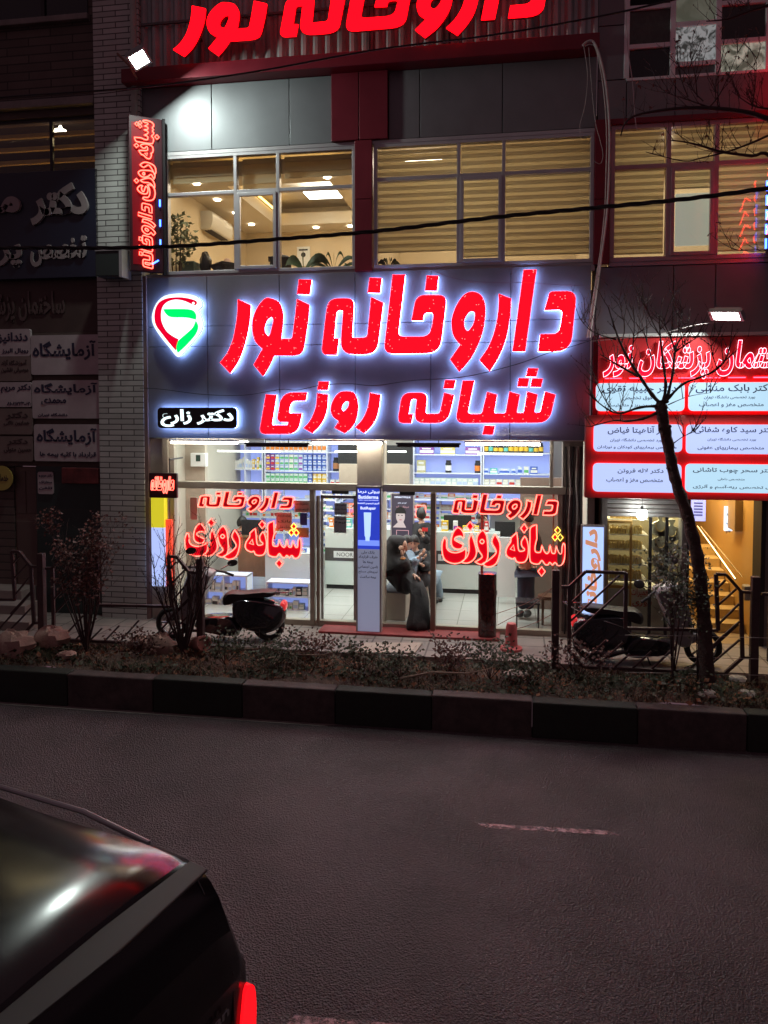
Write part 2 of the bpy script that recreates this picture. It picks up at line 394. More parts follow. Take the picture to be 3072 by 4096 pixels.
# corrugated cladding above the band
def corr():
    mb=MB(); x0,x1=GL-.1,GR; n=int((x1-x0)/.045); pts=[]
    for i in range(n+1):
        X=x0+(x1-x0)*i/n; k=i%4; pts.append((X,[-.0,-.0,-.05,-.05][k]))
    for X,Y in pts: mb.v+= [(X,Y,zb1-.02),(X,Y,zt)]
    for i in range(n): mb.f.append((2*i,2*i+2,2*i+3,2*i+1)); mb.mi.append(0)
    return mb
corr().build('corrugated_cladding',mat('galvanised_sheet',(.30,.31,.31),.45,.4,noise_=1.2,var=.35),bld)
mb=MB()
for px in(805,1475,1790): 
    X=P(px,240,0).x; mb.box(X-.02,X+.02,-.075,-.03,zb1,zt)
for z in(zb1+.72,zb1+1.35): mb.box(GL,GR,-.08,-.051,z,z+.035)
mb.build('cladding_rail',mat('steel_rail',(.12,.12,.12),.6,.4,noise_=3,var=.3),bld)
# panels below the band
zp0=P(1500,566,0).z; 
def panel(x0,x1,z0,z1,m,Y=-.02,name='facade_panel',dep=.05):
    return B(x0+.006,x1-.006,Y,Y+dep,z0+.006,z1-.006).build(name,m,bld,bevel=.004)
xs=[P(p,460,0).x for p in(553,850,1160,1330)]
xs[0]=GL-.15
for a,b in zip(xs,xs[1:]): panel(a,b,zp0,zb0,M_panel2,-.04)
panel(P(1330,460,0).x,P(1440,460,0).x,zp0,zb0,M_red,-.10,dep=.1); panel(P(1440,460,0).x,P(1556,460,0).x,zp0,zb0,M_red,-.10,dep=.1)
xs=[P(p,430,0).x for p in(1556,1680,2010,2380)]; xs[-1]=GR
for a,b in zip(xs,xs[1:]): panel(a,b,zp0,zb0,M_panel,-.04)
# soffit trim under panels
B(GL+.3,GR,-.05,.06,zp0-.055,zp0-.004).build('window_head',M_alu,bld)
zw1=zp0-.055; zw0=zs1+.02
# back wall structure around windows
B(GL,GR,-.03,.10,zs1-.10,zs1+.035).build('window_sill',M_alu,bld,bevel=.006)
# red pillars
def pillar(pxa,pxb,name='red_pillar',zt_=None,Y=-.10,seams=True,z0=None):
    xa=P(pxa,800,0).x; xb=P(pxb,800,0).x
    z0=zs1-.02 if z0 is None else z0
    zmid=P(pxa,805,0).z; zt_=zt_ or zp0-.005
    mb=MB(); mb.box(xa,xb,Y,.3,z0,zmid-.004); mb.box(xa,xb,Y,.3,zmid+.004,zt_); return mb.build(name,M_red,bld,bevel=.004)
pillar(1424,1492); pillar(2375,2436,zt_=P(2400,488,0).z)
# windows
def blinds(mb,x0,x1,z0,z1,Y,pitch=.118,frac=.55,skip=None):
    z=z1; 
    while z-pitch>z0:
        mb.k=0; mb.box(x0,x1,Y,Y+.006,z-pitch*frac,z); 
        mb.k=1; mb.box(x0,x1,Y+.012,Y+.016,z-pitch,z-pitch*frac-.0)
        z-=pitch
    mb.k=0; mb.box(x0,x1,Y-.004,Y+.01,z-.02,z)
def blindmat(name,c,es):
    m=mat(name,c,.8,emit=(.9,.58,.2),es=es); return m
def fabric(name,c,tr):
    m=bpy.data.materials.new(name); m.use_nodes=True; n=m.node_tree; n.nodes.remove(n.nodes['Principled BSDF'])
    d=n.nodes.new('ShaderNodeBsdfDiffuse'); d.inputs[0].default_value=(*c,1)
    t=n.nodes.new('ShaderNodeBsdfTranslucent'); t.inputs[0].default_value=(*c,1)
    x=n.nodes.new('ShaderNodeMixShader'); x.inputs[0].default_value=tr
    tc=n.nodes.new('ShaderNodeTexCoord'); nz=n.nodes.new('ShaderNodeTexNoise'); nz.inputs['Scale'].default_value=2; n.links.new(tc.outputs['Object'],nz.inputs[0])
    n.links.new(d.outputs[0],x.inputs[1]); n.links.new(t.outputs[0],x.inputs[2]); n.links.new(x.outputs[0],n.nodes['Material Output'].inputs[0]); MATS[name]=m; return m
M_bl1=fabric('tan_blind_cloth',(.60,.54,.42),.66); M_bl2=fabric('sheer_blind_cloth',(.80,.73,.56),.66)
def window(pxs,pym,pyt,pyb,opening=None,frame=M_alu,blind=True,parent=bld,Y=0,z0=None,z1=None,fw=.05,blind_z=None,label=None,pitch=.118,top_split=None):
    X=[P(p,pym,Y).x for p in pxs]; zm=P((pxs[0]+pxs[-1])/2,pym,Y).z
    z0=zw0 if z0 is None else z0; z1=zw1 if z1 is None else z1
    mb=MB(); yo,yi=Y-.045,Y+.055
    mb.box(X[0],X[-1],yo,yi,z0,z0+fw); mb.box(X[0],X[-1],yo,yi,z1-fw,z1)
    for i,x in enumerate(X):
        a=x if i==0 else (x-fw if i==len(X)-1 else x-fw/2); mb.box(a,a+fw,yo-.003,yi,z0+fw,z1-fw)
    mb.box(X[0]+fw,X[-1]-fw,yo,yi-.003,zm-fw/2,zm+fw/2)
    fr=mb.build('window_frame',frame,parent,bevel=.004)
    if opening is not None:
        a,b=X[opening]+fw/2,X[opening+1]-fw/2; mb=MB(); t=.05
        for q in((a,a+t,z0+fw,zm-fw/2),(b-t,b,z0+fw,zm-fw/2),(a+t,b-t,z0+fw,z0+fw+t),(a+t,b-t,zm-fw/2-t,zm-fw/2)): mb.box(q[0],q[1],Y-.065,Y-.005,q[2],q[3])
        mb.build('casement',frame,parent,bevel=.004)
    B(X[0]+fw,X[-1]-fw,Y-.004,Y+.002,z0+fw,z1-fw).build('pane',M_wglass,parent)
    return X,zm,z0+fw,z1-fw
X,zm,a,b=window([664,945,1115,1424],765,0,0,opening=1)
LW=(X,zm,a,b)
# partly raised blinds in the upper row of the left window
mb=MB(); 
for i,zl in enumerate((.42,.12,.30)):
    blinds(mb,X[i]+.05,X[i+1]-.05,zm+ (b-zm)*zl,b,.14,.15,.5)
mb.build('raised_blind',[M_bl1,fabric('dim_sheer',(.6,.52,.38),.7)],bld)
X,zm,a,b=window([1497,1835,2015,2375],700,0,0,opening=1)
RW=(X,zm,a,b)
for i in range(3):
    mb=MB(); blinds(mb,X[i]+.03,X[i+1]-.03,a+(.16 if i==0 else .03),b,.13,.105,.52); mb.build('roller_blind',[M_bl1,M_bl2],bld)
# rooms behind
def room(x0,x1,z0,z1,Y0,Y1,m,name='interior_wall',parent=bld):
    mb=MB()
    mb.box(x0,x1,Y1,Y1+.1,z0,z1); mb.box(x0-.1,x0,Y0,Y1+.1,z0,z1); mb.box(x1,x1+.1,Y0,Y1+.1,z0,z1)
    return mb.build(name,m,parent)
M_cream=mat('cream_paint',(.62,.50,.33),.8,noise_=1,var=.06)
M_ceil=mat('ceiling_paint',(.66,.58,.46),.8)
xm=P(1458,800,0).x; zc=P(1200,600,0).z+.10
zf=zs1-.35
room(GL+.1,xm-.06,zf,zc+.2,.16,4.3,M_cream)
room(xm+.06,GR-.02,zf,zc+.2,.16,3.2,M_cream)
mb=MB(); mb.box(GL,GR,.10,4.4,zf-.15,zf); mb.build('upper_floor',M_cream,bld)
# stepped ceiling with a lowered, lit tray
mb=MB(); mb.box(GL,GR,.10,4.4,zc+.2,zc+.35)
xa,xb=GL+.1,xm-.06
mb.box(xa,xb,.5,1.0,zc-.28,zc-.05); mb.box(xa,xa+.85,1.0,4.3,zc-.28,zc-.05); mb.box(xb-.7,xb,1.0,4.3,zc-.28,zc-.05); mb.box(xa+.85,xb-.7,3.7,4.3,zc-.28,zc-.05)
mb.build('ceiling',M_ceil,bld)
M_down=emis('downlight_glow',(1,.9,.7),16)
M_cove=emis('warm_cove_strip',(1,.62,.15),5)
mb=MB()
for (x,y) in((xa+.42,.75),(xa+1.45,.75),(xa+2.6,.75),(xa+.4,1.7),(xa+.4,2.6),(xa+.4,3.5),(xb-.35,1.7),(xb-.35,2.7),(xa+1.6,3.95),(xa+2.3,3.95)):
    mb.lathe((x,y,zc-.30),[(.055,0),(.055,.018)],14)
mb.build('downlight',M_down,bld)
mb=MB(); mb.box(xa+.86,xb-.71,1.01,1.04,zc-.03,zc); mb.box(xa+.86,xa+.89,1.05,3.69,zc-.03,zc); mb.box(xb-.74,xb-.71,1.05,3.69,zc-.03,zc); mb.build('cove_light',M_cove,bld)
B(xa+1.75,xa+2.45,2.2,2.9,zc-.02,zc+.0).build('ceiling_panel_light',emis('led_panel',(.92,1,.98),9),bld)
def area(name,loc,sx,sy,power,col,rot=(0,0,0)):
    l=bpy.data.lights.new(name,'AREA'); l.shape='RECTANGLE'; l.size=sx; l.size_y=sy; l.energy=power; l.color=col
    o=bpy.data.objects.new(name,l); COL.objects.link(o); o.location=loc; o.rotation_euler=rot; return o
area('upper_room_light',(xa+1.9,2.2,zc-.32),2.5,2.0,26,(1,.82,.55))
area('window_row_light',(xa+1.6,.62,zc-.34),2.8,.2,9,(1,.85,.6))
area('blind_room_light',((xm+GR)/2,1.6,zc),2.4,1.4,36,(1,.90,.70))
B(xm+.4,xm+1.0,1.5,1.6,zc+.1,zc+.2).build('ceiling_tube',M_down,bld)
# ================================================================ SIGN WALL
def Apt(x,y): return (560+.5425*x,1040+.5425*y)
def Bpt(x,y): return (1400+.6028*x,1040+.6028*y)
YS=-.16
sgn=thing('pharmacy_sign','wide grey panel sign with big red illuminated Persian letters in blue glow over the shopfront','sign',(GL,-.1,zs0))
zrow=[P(1500,1290,YS+.04).z,P(1500,1374,YS+.04).z]
xs=[GL-.02]+[P(p,1300,YS+.04).x for p in(823,1113,1417,1722,2042)]+[GR-.05]
mb=MB()
for a,b in zip(xs,xs[1:]):
    for c,d in((zs0,zrow[1]),(zrow[1],zrow[0]),(zrow[0],zs1-.02)):
        mb.box(a+.005,b-.005,YS+.10,YS+.15,c+.004,d-.004)
mb.build('sign_panel',M_panel,sgn,bevel=.003)
B(GL-.02,GR-.05,YS+.15,0.15,zs0,zs1-.03).build('sign_backing',M_seam,sgn)
def toW(pts,fn,Y=YS-.02):
    out=[]
    for p in pts:
        q=P(*fn(p[0],p[1]),Y); out.append((q.x,q.z))
    return out
GLY={}   # name -> (outer, holes) in world x,z
def gl(name,fn,pts,holes=(),sh=None,hs=None):
    if sh is None: o=fillet(pts)
    else: o=smooth(pts,sh)
    GLY[name]=(toW(o,fn),[toW(smooth(h,hs or ()),fn) for h in holes])
gl('dal',Bpt,[(1325,208,25),(1505,205,70),(1465,608,110),(1247,608),(1262,492),(1388,490,45),(1412,330,30),(1290,334)])
gl('alef',Bpt,[(1152,65),(1238,63),(1163,608),(1078,606)])
gl('re',Bpt,[(988,224),(1070,256),(1062,380),(1037,520),(990,640),(928,742),(858,664),(910,590),(950,500),(975,400),(986,310)],(),{0,1,5,6})
gl('vav',Bpt,[(760,228),(815,210),(868,232),(895,290),(897,370),(882,470),(850,560),(800,655),(725,742),(664,660),(732,562),(690,510),(674,440),(680,370),(712,290)],[[(775,362),(803,338),(826,347),(828,385),(815,430),(784,470),(762,450),(757,405)]],{8,9,10})
gl('khe_dot',Bpt,[(510,103),(588,106),(578,206),(497,204)])
gl('khe_alef',Bpt,[(283,97),(367,97),(318,508,40),(532,508,60),(558,348,35),(492,350,25),(485,404),(408,402),(440,232,60),(645,232,60),(597,618,90),(222,624,70)])
gl('noon_dot',Bpt,[(130,118),(211,120),(199,220),(117,217)])
_A=lambda x,y,r=0:(*Apt(x,y),r*.54); _B=lambda x,y,r=0:(*Bpt(x,y),r*.6)
ident=lambda x,y:(x,y)
gl('noon_he',ident,[_A(1450,702),_A(1466,580),_A(1430,576),_A(1450,372,45),_A(1498,370,14),_A(1474,698,110),_B(178,626,80),_B(222,283),_B(140,246),_B(114,514,25),_A(1563,575,22),_A(1581,281,60),_A(1385,283,80),_A(1336,700,60)])
gl('noon_dot',Bpt,[(130,118),(211,120),(199,220),(117,217)])
gl('nour_dot',Apt,[(1172,143),(1264,145),(1250,254),(1158,252)])
gl('nour_noon_vav',Apt,[(1157,287),(1202,307),(1246,328),(1238,420),(1222,540),(1205,640),(1185,685),(1140,703),(1060,704),(985,704),(950,780),(905,855),(838,772),(903,655),(850,600),(828,520),(832,430),(868,345),(920,285),(962,282),(1020,308),(1048,380),(1050,460),(1036,580),(1075,580),(1118,576),(1130,520),(1145,400)],[[(935,440),(965,418),(982,440),(976,480),(952,558),(925,545),(913,500)]],{0,2,9,11,12,13,23})
gl('nour_re',Apt,[(722,289),(815,330),(810,420),(795,520),(765,640),(722,750),(664,835),(590,756),(640,690),(680,600),(703,500),(717,400)],(),{0,1,6,7})
gl('she_dot1',Bpt,[(1180,717),(1249,719),(1236,776),(1166,774)])
gl('she_dot2',Bpt,[(1120,784),(1190,784),(1178,843),(1110,842)])
gl('she_dot3',Bpt,[(1208,785),(1280,786),(1267,845),(1196,843)])
gl('sheen_be_alef',Bpt,[(748,800),(826,800),(780,1022,30),(875,1022,20),(910,875),(978,893),(955,1018,15),(1032,1018,15),(1058,872),(1128,893),(1106,1015,12),(1152,1015,12),(1175,872),(1246,893),(1222,1012,12),(1262,1012,12),(1293,872),(1364,893),(1322,1080,80),(698,1082,60)])
gl('be_dot',Bpt,[(892,1098),(963,1100),(950,1160),(880,1157)])
gl('ne_dot',Bpt,[(632,796),(702,797),(690,855),(620,853)])
gl('ne_he',Bpt,[(408,1083),(420,1022),(390,1022),(408,922,25),(444,922,12),(424,1082,70),(650,1082,80),(692,897),(625,880),(595,1020,20),(502,1020,15),(516,880,50),(345,880,60),(315,1083,45)])
gl('roozi_re',Bpt,[(132,880),(203,893),(195,970),(175,1050),(142,1105),(96,1150),(34,1110),(80,1060),(110,1000),(125,940)],(),{0,1,5,6})
gl('roozi_vav',Apt,[(1500,968),(1570,975),(1600,1030),(1605,1100),(1590,1180),(1555,1240),(1508,1277),(1435,1237),(1465,1188),(1420,1150),(1405,1095),(1425,1030),(1460,985)],[[(1510,1045),(1538,1045),(1535,1080),(1505,1115),(1485,1105),(1488,1075)]],{6,7,8})
gl('ze_dot',Apt,[(1318,896),(1394,896),(1384,960),(1308,958)])
gl('ze',Apt,[(1306,981),(1386,991),(1382,1080),(1362,1160),(1325,1225),(1272,1277),(1205,1240),(1250,1190),(1285,1120),(1302,1050)],(),{0,1,5,6})
gl('ye',Apt,[(1231,976),(1220,1038),(1112,1040,50),(1095,1130,20),(1193,1130),(1162,1283,90),(878,1283,50),(928,990),(1006,995),(970,1217,15),(1088,1217),(1094,1195),(1008,1193,70),(1045,976,90)])
ROW1=['dal','alef','re','vav','khe_dot','khe_alef','noon_dot','noon_he']
NOUR=['nour_dot','nour_noon_vav','nour_re']
ROW2=[k for k in GLY if k not in ROW1 and k not in NOUR]
def shrink(o,d):
    # pull outline inwards a little for the light source behind
    m=len(o); ar=sum(o[i-1][0]*o[i][1]-o[i][0]*o[i-1][1] for i in range(m)); s=1 if ar>0 else -1; out=[]
    for i in range(m):
        a=Vector(o[i-1]);b=Vector(o[i]);c=Vector(o[(i+1)%m]); t=(c-a)
        if t.length<1e-9: out.append(o[i]); continue
        t.normalize(); nrm=Vector((-t.y,t.x))*s; q=b+nrm*d; out.append((q.x,q.y))
    return out
def letter(name,o,h,parent,Yf=YS-.02,dep=.05,halo=True,face=M_letter,nm='letter',hm=M_halo):
    mb=MB(); mb.slab(o,h,Yf,Yf+dep*.35); L=mb.build(nm,face,parent)
    mb=MB(); mb.slab(shrink(o,.006),[],Yf+dep*.35+.001,Yf+dep) if not h else mb.slab(o,h,Yf+dep*.35+.001,Yf+dep); mb.build('return',M_return,L)
    if halo:
        mb=MB(); mb.slab(o,h,Yf+dep+.001,Yf+dep+.004); mb.build('halo_light',hm,L)
    return L
for k,(o,h) in GLY.items(): letter(k,o,h,sgn)
# little hot LED points showing through the red faces
mb=MB(); mb2=MB()
def inside(pt,o):
    c=False
    for i in range(len(o)):
        a=o[i-1];b=o[i]
        if (a[1]>pt[1])!=(b[1]>pt[1]) and pt[0]<(b[0]-a[0])*(pt[1]-a[1])/(b[1]-a[1])+a[0]: c=not c
    return c
rr=random.Random(3)
for k,(o,h) in GLY.items():
    x0=min(p[0] for p in o);x1=max(p[0] for p in o);z0=min(p[1] for p in o);z1=max(p[1] for p in o)
    for _ in range(int((x1-x0)*(z1-z0)*60)):
        p=(rr.uniform(x0,x1),rr.uniform(z0,z1))
        if inside(p,o) and not any(inside(p,q) for q in h): mb.ell((p[0],YS-.021,p[1]),.0055,.003,.0055,6,4)
mb.build('led_dot',emis('led_point',(1,.35,.35),1.3),sgn)['kind']='stuff'
# logo
logo_o=toW(smooth([(270,248),(180,265),(120,320),(90,400),(92,460),(120,520),(170,590),(220,650),(262,703),(290,712),(330,670),(400,590),(450,520),(460,460),(448,420),(425,368),(455,338),(446,295),(400,263),(340,250)],{15}),Apt)
lg=MB().slab(logo_o,[],YS-.02,YS).build('logo_face',M_white_led,sgn)
MB().slab(logo_o,[],YS+.001,YS+.03).build('return',M_dark,lg)
MB().slab(logo_o,[],YS+.031,YS+.034).build('halo_light',M_halo,lg)
for nm,pts,sh,mm in(('snake_emblem',[(415,303),(420,322),(402,335),(370,320),(320,300),(260,292),(200,310),(165,350),(155,410),(165,470),(200,530),(255,570),(284,583),(265,667),(215,610),(160,540),(118,480),(107,420),(115,360),(145,310),(200,283),(270,275),(330,278),(385,290)],{12,13},emis('crimson_led',(.62,.0,.02),1)),
    ('green_emblem',[(172,363),(260,361),(350,363),(395,375),(415,408),(412,440),(340,424),(235,422),(195,400)],{0,5},emis('green_led',(.0,.75,.12),1)),
    ('green_emblem',[(412,448),(430,490),(410,550),(340,630),(280,685),(268,650),(275,610),(300,580),(380,510),(402,475)],{0,4},emis('green_led',(0,1,0),1))):
    MB().slab(toW(smooth(pts,sh),Apt),[],YS-.026,YS-.021).build(nm,mm,lg)
p=P(*Apt(395,320),YS-.02); MB().ell((p.x,YS-.028,p.z),.022,.004,.022,12,6).build('snake_eye',M_white_led,lg)
# doctor name plate
x0,x1,z0,z1=W(*Apt(135,1088),*Apt(718,1242),YS)
npl=thing('name_plate','black rounded plate with glowing white doctor name at lower left of main sign','sign plate',(x0,YS,z0))
rp=[(x0,z0,.07),(x1,z0,.07),(x1,z1,.07),(x0,z1,.07)]
MB().slab(fillet(rp),[],YS-.03,YS).build('plate_face',mat('black_acrylic',(.006,.007,.01),.2),npl)
MB().slab(fillet(rp),[],YS+.031,YS+.034).build('halo_light',M_halo,npl)
MB().slab(fillet([(a+(.02 if a==x0 else -.02),b+(.02 if b==z0 else -.02),.05) for a,b,_ in rp]),[],YS+.001,YS+.03).build('standoff',M_dark,npl)
tx=W(*Apt(152,1100),*Apt(690,1232),YS-.03)
text('دکتر زارع',*tx,YS-.034,emis('white_letter_glow',(.8,.97,1),1.3),npl,bold=.035)
# ---------------------------------------------------------------- upper sign
def gbb(names):
    xs=[p[0] for k in names for p in GLY[k][0]]; zz=[p[1] for k in names for p in GLY[k][0]]; return min(xs),max(xs),min(zz),max(zz)
b0=gbb(ROW1+NOUR)
YU=-.42
ua=P(692,199,YU); ub=P(2191,10,YU)
rebot=min(p[1] for p in GLY['nour_re'][0]); khbot=min(p[1] for p in GLY['khe_alef'][0])
uz_re=P(726,224,YU).z; uz_kh=P(1564,128,YU).z
sc=(uz_kh-uz_re)/(khbot-rebot); sc=.64
us=thing('rooftop_sign','large plain red illuminated Persian letters fixed across the corrugated sheet wall','sign',(ua.x,YU,uz_re))
sxx=(ub.x-ua.x)/(b0[1]-b0[0])
for k in ROW1+NOUR:
    f=lambda p:(ua.x+(p[0]-b0[0])*sxx, uz_re+(p[1]-rebot)*sc)
    letter(k,[f(p) for p in GLY[k][0]],[[f(p) for p in q] for q in GLY[k][1]],us,YU,.10,halo=False)
mb=MB()
for i in range(8):
    X=ua.x+.3+(ub.x-ua.x-.5)*i/7; mb.box(X-.015,X+.015,YU+.10,-.06,uz_re+.35,uz_re+.38)
mb.build('bracket',M_dark,us)
def flatten(m):
    n=m.node_tree
    for l in list(n.links):
        if l.to_node.type=='COMBXYZ': n.links.remove(l)
    c_=[q for q in n.nodes if q.type=='COMBXYZ'][0]; s_=[q for q in n.nodes if q.type=='SEPXYZ'][0]
    n.links.new(s_.outputs[0],c_.inputs[0]); n.links.new(s_.outputs[1],c_.inputs[1]); return m
B(GL,GR,.012,.03,zp0,zb0).build('panel_backing',M_seam,bld)
# ================================================================ NEON SIGNS ON THE GLASS
def neon(nm,loops,m,parent,Y,r=.011,backing=True,to3=None):
    """loops: list of closed (x,z) outlines -> bent glass tube; backing behind"""
    to3=to3 or (lambda x,z,d:(x,Y+d,z))
    mb=MB(); 
    for l in loops: mb.tube([to3(x,z,.007) for x,z in l],r*1.12,6,closed=True)
    mb.k=1
    for l in loops: mb.tube([to3(x,z,-.004) for x,z in l],r*.6,6,closed=True)
    return mb.build(nm,[m,M_corey if m is M_neony else M_core],parent,smooth=True)
def N4(x,y): return (1700+.3617*x,1900+.3617*y)
def dia(cx,cy,hx,hy): return [(cx,cy-hy),(cx+hx,cy),(cx,cy+hy),(cx-hx,cy)]
NE={}
def ne(name,pts,sh=(),pl=True): NE[name]=[N4(*p) for p in (smooth(pts,sh) if pl else pts)]
ne('shaba',[(1235,545),(1170,582),(1165,700),(1165,920),(1190,975),(1260,985),(1297,943),(1330,985),(1362,990),(1382,962),(1412,992),(1440,962),(1472,995),(1505,990),(1532,950),(1548,860),(1545,775),(1530,745),(1514,785),(1510,850),(1493,864),(1475,840),(1450,780),(1440,850),(1425,862),(1402,850),(1385,772),(1375,840),(1352,866),(1322,840),(1295,775),(1285,840),(1265,856),(1225,846),(1222,780),(1240,700)],{0,10,13,22,27,30,35})
for i,(a,b) in enumerate(((1465,602),(1437,680),(1493,680))): ne('sdot%d'%i,dia(a,b,30,40),(),False)
ne('bdot',dia(1295,1068,38,52),(),False)
ne('ndot',dia(1100,590,36,50),(),False)
ne('nahe',[(1108,678),(1073,735),(1078,790),(1107,822),(1095,842),(1050,846),(1035,800),(1030,720),(1020,640),(960,700),(955,745),(915,810),(902,870),(922,912),(975,935),(1000,922),(1018,960),(1055,975),(1112,963),(1142,900),(1148,800),(1130,715)],{0,8})
ne('nahole',[(985,778),(950,828),(998,842)],(),False)
ne('re',[(780,665),(745,750),(795,850),(772,905),(700,968),(640,1000),(700,1035),(790,1000),(832,880),(832,760)],{0,5})
ne('vav',[(640,625),(590,680),(578,760),(600,850),(640,925),(560,985),(640,1010),(700,930),(692,720),(672,655)],{5})
ne('vavhole',[(637,725),(612,750),(637,775),(660,750)])
ne('zdot',dia(502,580,38,50),(),False)
ne('ze',[(515,665),(490,740),(493,850),(465,935),(400,990),(470,1000),(540,960),(575,880),(550,760)],{0,4})
ne('ye_tail',[(213,718),(236,745),(240,835),(282,877),(350,886),(420,860),(452,830),(458,900),(430,975),(330,1010),(230,978),(192,900),(188,790)],{0,6})
ne('ye_head',[(360,600),(312,660),(292,750),(305,815),(350,842),(405,835),(425,790),(372,765),(328,738),(345,705),(400,695),(424,722),(432,680),(405,625)],{6,11})
b4=(min(p[0] for l in NE.values() for p in l),max(p[0] for l in NE.values() for p in l),min(p[1] for l in NE.values() for p in l),max(p[1] for l in NE.values() for p in l))
bd=gbb(ROW1)
YN=-.06
def neon_text_sign(name,label,bb1,bb2,Y):
    """bb1: px box of the first word, bb2: px box of the second line"""
    x0,x1,z0,z1=W(*bb1,Y); t=thing(name,label,'neon sign',(x0,Y,W(*bb2,Y)[2]),'neon signs hanging behind the shop glass')
    for k in ROW1:
        o,h=GLY[k]; f=lambda p:(x0+(p[0]-bd[0])/(bd[1]-bd[0])*(x1-x0),z0+(p[1]-bd[2])/(bd[3]-bd[2])*(z1-z0))
        o=[f(p) for p in o]; h=[[f(p) for p in q] for q in h]
        neon('neon_tube',[o]+h,M_neon,t,Y,.0085)
        MB().slab(shrink(o,.008),[],Y+.012,Y+.016).build('backing',M_neonin,t)
    a0,a1,c0,c1=W(*bb2,Y)
    g=lambda p:(a0+(p[0]-b4[0])/(b4[1]-b4[0])*(a1-a0),c1-(p[1]-b4[2])/(b4[3]-b4[2])*(c1-c0))
    for k,l in NE.items():
        o=[g(p) for p in l]
        neon('neon_tube',[o],M_neony if k.startswith('sdot') else M_neon,t,Y,.0085)
        if 'hole' not in k: MB().slab(shrink(o,.006),[],Y+.012,Y+.016).build('backing',M_neonin2,t)
    return t
neon_text_sign('neon_sign','glowing red outline neon words of two lines in left shop window','' or (792,1964,1173,2051),(738,2072,1205,2274),YN)
neon_text_sign('neon_sign','glowing red outline neon words of two lines in right shop window',(1810,1974,2232,2081),(1768,2085,2260,2308),YN)
# vertical projecting neon box sign
VA=P(518,800,-.42); VBp=P(652,800,-.14); VA=Vector((VA.x,VA.y,0)); VBp=Vector((VBp.x,VBp.y,0)); VU=(VBp-VA); VW=VU.length; VU/=VW; VN=Vector((VU.y,-VU.x,0))
zt_=P(585,467,-.28).z; zb_=P(650,1092,-.14).z
vs=thing('projecting_sign','tall black angled box sign on the wall corner with red neon words running down it','sign',(VBp.x,VBp.y,zb_))
VM=Matrix(((VU.x,VN.x,0,VA.x),(VU.y,VN.y,0,VA.y),(0,0,1,0),(0,0,0,1)))
MB().box(0,VW,-.10,0,zb_,zt_,VM).build('sign_box',mat('sign_box_dark',(.035,.01,.014),.35),vs,bevel=.01)
MB().box(VW+.002,VW+.04,-.11,.015,zb_-.02,zt_+.01,VM).build('edge_frame',M_dark,vs)
MB().box(.1,.15,-.38,-.102,zt_-.4,zt_-.34,VM).box(.1,.15,-.38,-.102,zb_+.4,zb_+.46,VM).build('bracket',M_dark,vs)
def vplace(ubox,vbox,src):
    u0,u1=ubox; v0,v1=vbox; sx0,sx1,sz0,sz1=src
    return lambda x,z,d: VM@Vector((u1-(z-sz0)/(sz1-sz0)*(u1-u0),.02+d,v0+(x-sx0)/(sx1-sx0)*(v1-v0)))
s4=(b4[0],b4[1],-b4[3],-b4[2])
f3=vplace((.07,VW-.05),(zb_+.46*(zt_-zb_),zt_-.06),s4)
for k,l in NE.items():
    o=[(p[0],-p[1]) for p in l]; mb=MB(); mb.tube([f3(x,z,0) for x,z in o],.010,6,closed=True); mb.k=1; mb.tube([f3(x,z,.008) for x,z in o],.0045,6,closed=True); mb.build('neon_tube',[M_neon,M_core],vs,smooth=True)
f3=vplace((.12,VW-.12),(zb_+.05,zb_+.44*(zt_-zb_)),bd)
for k in ROW1:
    for l in [GLY[k][0]]+GLY[k][1]:
        mb=MB(); mb.tube([f3(x,z,0) for x,z in l],.009,6,closed=True); mb.k=1; mb.tube([f3(x,z,.008) for x,z in l],.004,6,closed=True); mb.build('neon_tube',[M_neon,M_core],vs,smooth=True)
mb=MB()
for z in (.43,.30,.17): mb.tube([VM@Vector((VW-.05,.02,zb_+(zt_-zb_)*z)),VM@Vector((VW-.05,.02,zb_+(zt_-zb_)*(z+.045)))],.012,6)
mb.tube([VM@Vector((VW-.17,.02,zb_+.12)),VM@Vector((VW-.08,.02,zb_+.18))],.012,6)
mb.build('blue_neon_tube',M_blueneon,vs)
MB().box(.04,VW-.12,.001,.004,zb_+.1,zt_-.1,VM).build('backing',mat('red_acrylic',(.12,.006,.01),.3,emit=(.9,0,.02),es=.06),vs)
# small hanging neon sign by the left jamb
XH=-4.93; 
x0,x1,z0,z1=W(600,1890,712,1992,-.45)
hs=thing('hanging_neon_sign','small dark box sign with red neon word hanging at the left jamb of the shop','sign',(x0,-.45,z0))
B(x0,x1,-.49,-.43,z0,z1).build('sign_box',mat('sign_box_dark',(.035,.01,.014),.35),hs,bevel=.01)
for k in ROW1:
    f=lambda p:(x0+.04+(p[0]-bd[0])/(bd[1]-bd[0])*(x1-x0-.08),z0+.07+(p[1]-bd[2])/(bd[3]-bd[2])*(z1-z0-.12))
    neon('neon_tube',[[f(p) for p in l] for l in [GLY[k][0]]+GLY[k][1]],M_neon,hs,-.505,.0045)
mb=MB(); mb.tube([((x0+x1)/2+.1,-.46,z1),((x0+x1)/2+.1,-.46,z1+.22)],.008); mb.tube([((x0+x1)/2+.1,-.46,z1+.2),((x0+x1)/2+.1,0,z1+.2)],.012); mb.build('hanger',M_dark,hs)
